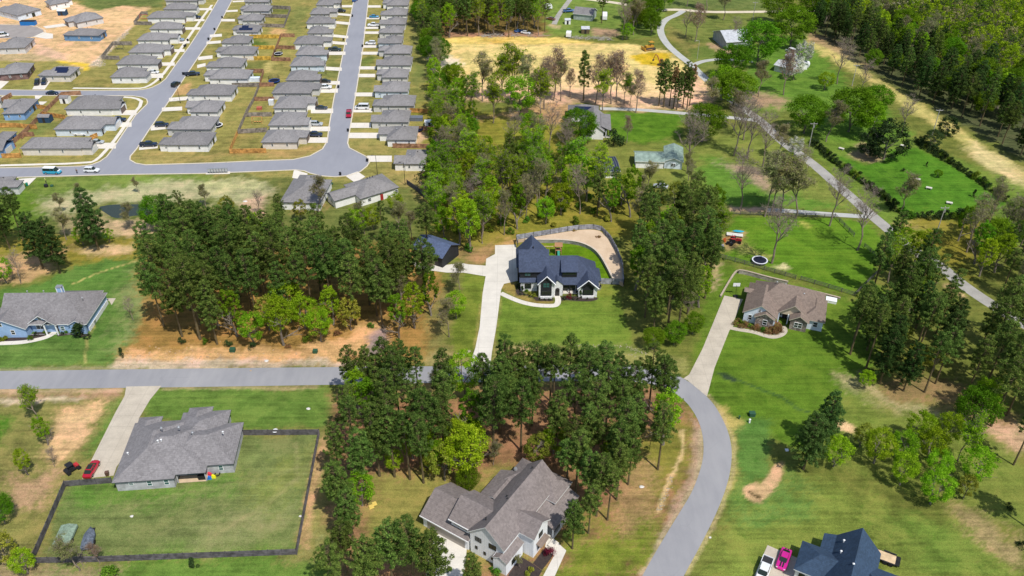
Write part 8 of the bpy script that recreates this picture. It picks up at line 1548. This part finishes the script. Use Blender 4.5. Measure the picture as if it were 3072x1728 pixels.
for X, Y, lb in ((412, 895, 'lower yellow cushion on the farmhouse back lawn'), (437, 870, 'upper yellow cushion on the farmhouse back lawn')):
    p = KBC(X, Y); o = MB().loft([[(-.5, -.4, 0), (.5, -.4, 0), (.5, .4, 0), (-.5, .4, 0)], [(-.4, -.3, .35), (.4, -.3, .35), (.4, .3, .35), (-.4, .3, .35)]]).build('cushion', mat('cushion_yellow', (.65, .48, .12), .9), None, (p.x, p.y, 0), .5); tag(o, lb, 'cushion')
# two boats under covers in the yard
def cover_boat(a, b, w_, h, m, lb):
    p = (a + b) / 2; d = b - a; L2 = d.length / 2; t = empty('covered_boat', (p.x, p.y, 0), math.atan2(d.y, d.x), lb, 'boat')
    st = [(-1, .8), (-.9, .95), (-.3, 1), (.4, .92), (.75, .6), (1, .1)] if w_ < 2.2 else [(-1, .92), (-.95, 1), (0, 1), (.95, 1), (1, .92)]
    def ring(x, k, z0, z1): return [(x * L2, -k * w_ / 2, z0), (x * L2, k * w_ / 2, z0), (x * L2, k * w_ / 2 * .98, z1 * .75), (x * L2, 0, z1 + (.15 if abs(x) < .8 else 0)), (x * L2, -k * w_ / 2 * .98, z1 * .75)]
    MB().loft([ring(x, k, .45, h) for x, k in st]).build('cover', m, t); MB().box(-L2 * .9, L2 * 1.15, -.5, .5, .3, .42).build('trailer_frame', BLACK, t)
    for s in (-1, 1): link('wheel', wm_, t, (-L2 * .3, s * (w_ / 2), .33))
cover_boat(KBL(490, 1240), KBL(570, 1060), 3.0, 1.2, mat('camo_green', (.20, .27, .20), .9, .3, 2.5), 'boxy boat under a pale green cover, bottom left yard'); cover_boat(KBL(700, 1250), KBL(745, 1085), 2.1, 1.25, mat('camo_blue', (.10, .12, .15), .9, .5, 2.5), 'pointed boat under a dark blue grey cover, bottom left yard')
# small camper, caravan, log piles
def camper(K, X, Y, L2, rz, lb):
    p = K(X, Y); t = empty('camper', (p.x, p.y, 0), rz, lb, 'camper'); pr = [(-L2, .5), (L2, .5), (L2 * 1.05, 1.5), (L2 * .8, 2.6), (-L2 * .9, 2.6), (-L2, 2.2)]; MB().loft([[(x, -1.1, z) for x, z in pr], [(x, 1.1, z) for x, z in pr]]).build('body', WHITE, t); MB().box(-.5, .5, -1.14, -1.1, 1.4, 1.9).build('window', GLASS, t)
    for s in (-1, 1): link('wheel', wm_, t, (0, s * 1.0, .35))
camper(KT, 1250, 298, 1.5, R(80), 'small white round nosed camper at the upper edge of the cleared lot'); camper(KT, 1540, 150, 3.4, R(85), 'long white camper beside the dark pine at the top middle'); camper(KT, 1085, 75, 1.8, R(20), 'white caravan beside the trees at the top middle'); camper(KR, 800, 540, 2.2, R(-30), 'white caravan near the blossom trees')
def pile(K, pts, n, m, lb, seed, L_=3.0, spread=1.5, r=.09):
    rng = random.Random(seed); q = [K(*p) for p in pts]; c = q[0]; mb = MB()
    for i in range(n):
        k = rng.randrange(len(q) - 1); p = q[k].lerp(q[k + 1], rng.random()) - c; a = rng.uniform(0, PI); d = Vector((math.cos(a), math.sin(a), rng.uniform(-.1, .25))) * L_ * rng.uniform(.3, .6); o_ = Vector((rng.gauss(0, spread * .5), rng.gauss(0, spread * .5), rng.uniform(.1, .5)))
        mb.tube(p + o_ - d, p + o_ + d, r, r * .5, 4)
    o = mb.build('brush_pile', m, None, (c.x, c.y, 0)); tag(o, lb, 'brush pile', kind='stuff')
GREYW = mat('dead_wood', (.36, .33, .29), .9, .2); pile(KT, [(1270, 305), (1500, 310), (1600, 320)], 60, GREYW, 'pile of pale logs along the upper edge of the cleared lot', 1, 5); pile(KT, [(560, 290), (700, 285), (1070, 285)], 60, GREYW, 'scattered dead wood along the trees behind the cleared lot', 2, 4, 2)
pile(KR, [(390, 1370), (480, 1400)], 70, TWIG, 'tangled brush pile left of the gravel road', 3, 2.6, 3.5, .05); pile(KS, [(400, 130), (500, 240)], 60, TWIG, 'second heap of grey brush left of the gravel road', 4, 2.6, 3.5, .05); pile(KBL, [(560, 1300), (700, 1330)], 40, TWIG, 'twigs heaped at the bottom left yard fence', 5, 2, 1.6, .04)
# rock lined ditch edge stones
def stones(K, pts, n, m, lb, seed, s=.35, sp=.5):
    rng = random.Random(seed); q = [K(*p) for p in pts]; c = q[0]; mb = MB()
    for i in range(n):
        k = rng.randrange(len(q) - 1); p = q[k].lerp(q[k + 1], rng.random()) - c; mb.ball((p.x + rng.gauss(0, sp), p.y + rng.gauss(0, sp), .05), s * rng.uniform(.5, 1.3), s * rng.uniform(.4, 1), s * rng.uniform(.3, .6), 0, 5, 4)
    o = mb.build('rocks', m, None, (c.x, c.y, 0)); tag(o, lb, 'rocks', kind='stuff')
RK = mat('rubble', (.36, .31, .23), .95, .2, 2); stones(N, [(1720, 1036), (1790, 1040), (1880, 1040), (1935, 1060)], 90, RK, 'pale rocks lining the ditch below the white stone house lawn', 1, .14, .4); stones(N, [(1720, 1062), (1800, 1066), (1930, 1064)], 70, RK, 'pale rocks on the lower side of the ditch before the road', 2, .12, .4)
stones(N, [(2018, 1425), (2005, 1470), (1990, 1500), (1972, 1535)], 60, RK, 'rocks along the small gully left of the curving road', 3, .15, .3); stones(K00, [(1230, 700), (1400, 530), (1540, 390)], 70, RK, 'white rubble strip along the building site', 4, .5, .9); stones(K00, [(1110, 790), (1180, 740), (1230, 790)], 50, RK, 'white rubble corner below the building site', 5, .4, .9)
stones(KB, [(440, 1170), (560, 1225), (800, 1275), (980, 1330), (1180, 1290)], 60, RK, 'pale edging stones round the bed of the brown roofed house', 6, .18, .15); stones(KL, [(1100, 1330), (1400, 1345), (1900, 1370), (2400, 1385)], 60, mat('clods', (.45, .30, .17), .95, .2), 'clods on the orange dirt verge above the road', 7, .25, 2)
stones(KC, [(1090, 490), (1160, 490), (1205, 465)], 30, RK, 'rocks at the culvert beside the white driveway', 8, .3, .3)
# ---- people
def person(p, rz, shirt, trou, lb, h=1.75, hat=None):
    t = empty('person', (p.x, p.y, .03), rz, lb, 'person'); SK = mat('skin', (.45, .28, .2), .7, .05)
    def skin(nm, V, E, Rr, m, parent):
        me = bpy.data.meshes.new(nm); me.from_pydata(V, E, []); me.materials.append(m); o = link(nm, me, parent); md = o.modifiers.new('skin', 'SKIN')
        for i, r in enumerate(Rr): me.skin_vertices[0].data[i].radius = r
        me.skin_vertices[0].data[0].use_root = True; o.modifiers.new('sub', 'SUBSURF').levels = 1; return o
    V = [(0, 0, .95), (0, 0, 1.2), (0, 0, 1.42), (0, 0, 1.52), (0, .01, 1.64), (.19, 0, 1.4), (.27, -.03, 1.13), (.28, -.1, .88), (-.19, 0, 1.4), (-.27, .03, 1.13), (-.28, .02, .88), (.1, 0, .9), (.12, -.06, .5), (.13, .02, .06), (.13, -.13, .04), (-.1, 0, .9), (-.12, .05, .5), (-.13, .12, .06), (-.13, 0, .04)]
    V = [tuple(c * h / 1.75 for c in v) for v in V]; E = [(0, 1), (1, 2), (2, 3), (3, 4), (2, 5), (5, 6), (6, 7), (2, 8), (8, 9), (9, 10), (0, 11), (11, 12), (12, 13), (13, 14), (0, 15), (15, 16), (16, 17), (17, 18)]
    Rr = [(.14, .1), (.14, .1), (.16, .1), (.06, .06), (.095, .11), (.06, .06), (.045, .045), (.035, .035), (.06, .06), (.045, .045), (.035, .035), (.09, .09), (.06, .06), (.045, .045), (.04, .03), (.09, .09), (.06, .06), (.045, .045), (.04, .03)]
    b = skin('body', V, E, Rr, SK, t); skin('shirt', [V[i] for i in (0, 1, 2, 5, 6, 8, 9)], [(0, 1), (1, 2), (2, 3), (3, 4), (2, 5), (5, 6)], [(a + .02, c + .02) for a, c in [Rr[i] for i in (0, 1, 2, 5, 6, 8, 9)]], shirt, t)
    skin('trousers', [V[i] for i in (0, 11, 12, 13, 15, 16, 17)], [(0, 1), (1, 2), (2, 3), (0, 4), (4, 5), (5, 6)], [(a + .015, c + .015) for a, c in [Rr[i] for i in (0, 11, 12, 13, 15, 16, 17)]], trou, t)
    MB().ball((0, .01, 1.70 * h / 1.75), .105, .115, .09, 0, 8, 5).build('hair' if not hat else 'helmet', hat or mat('hair', (.02, .015, .01), .8), t)
person(K024(935, 1130), R(30), mat('shirt_dark', (.03, .035, .04), .9), mat('trousers_dark', (.02, .02, .03), .9), 'person in dark clothes standing between the two vehicles on the lower street')
person(K024(560, 1245), R(-60), mat('vest_yellow', (.65, .75, .05), .8), mat('trousers_dark', (.02, .02, .03), .9), 'person in a bright yellow vest on the grass below the turquoise van', 1.75, WHITE)
def drum(p, r, h, m, lb):
    t = MB().path([(0, 0, 0), (0, 0, h * .5), (0, 0, h)], [r, r * 1.08, r * .95], 12).build('drum', m, None, (p.x, p.y, 0)); tag(t, lb, 'drum')
drum(K024(560, 1290), .6, .9, BLACK, 'black drum beside the person in the yellow vest'); drum(K024(628, 1285), .5, .5, GRN, 'green low drum on the grass below the turquoise van'); drum(K63(1412, 905), .5, .5, GRN, 'green low utility lid left of the angled house')
# lawn chairs and bits left in yards
for K_, X, Y, c, lb in [(K024, 150, 815, (.5, .02, .04), 'red cover beside the diagonal fence at the left'), (K60, 770, 1125, (.7, .72, .74), 'white awning beside a house in the row left of the straight street'), (K60, 640, 1175, (.45, .12, .08), 'red toy on the lawn above the toy yard')]:
    block('cover', K_(X, Y), 1.8, 1.5, .9 if c[0] < .6 else 2.0, mat('cov%d' % int(X), c, .7), lb, 'cover')
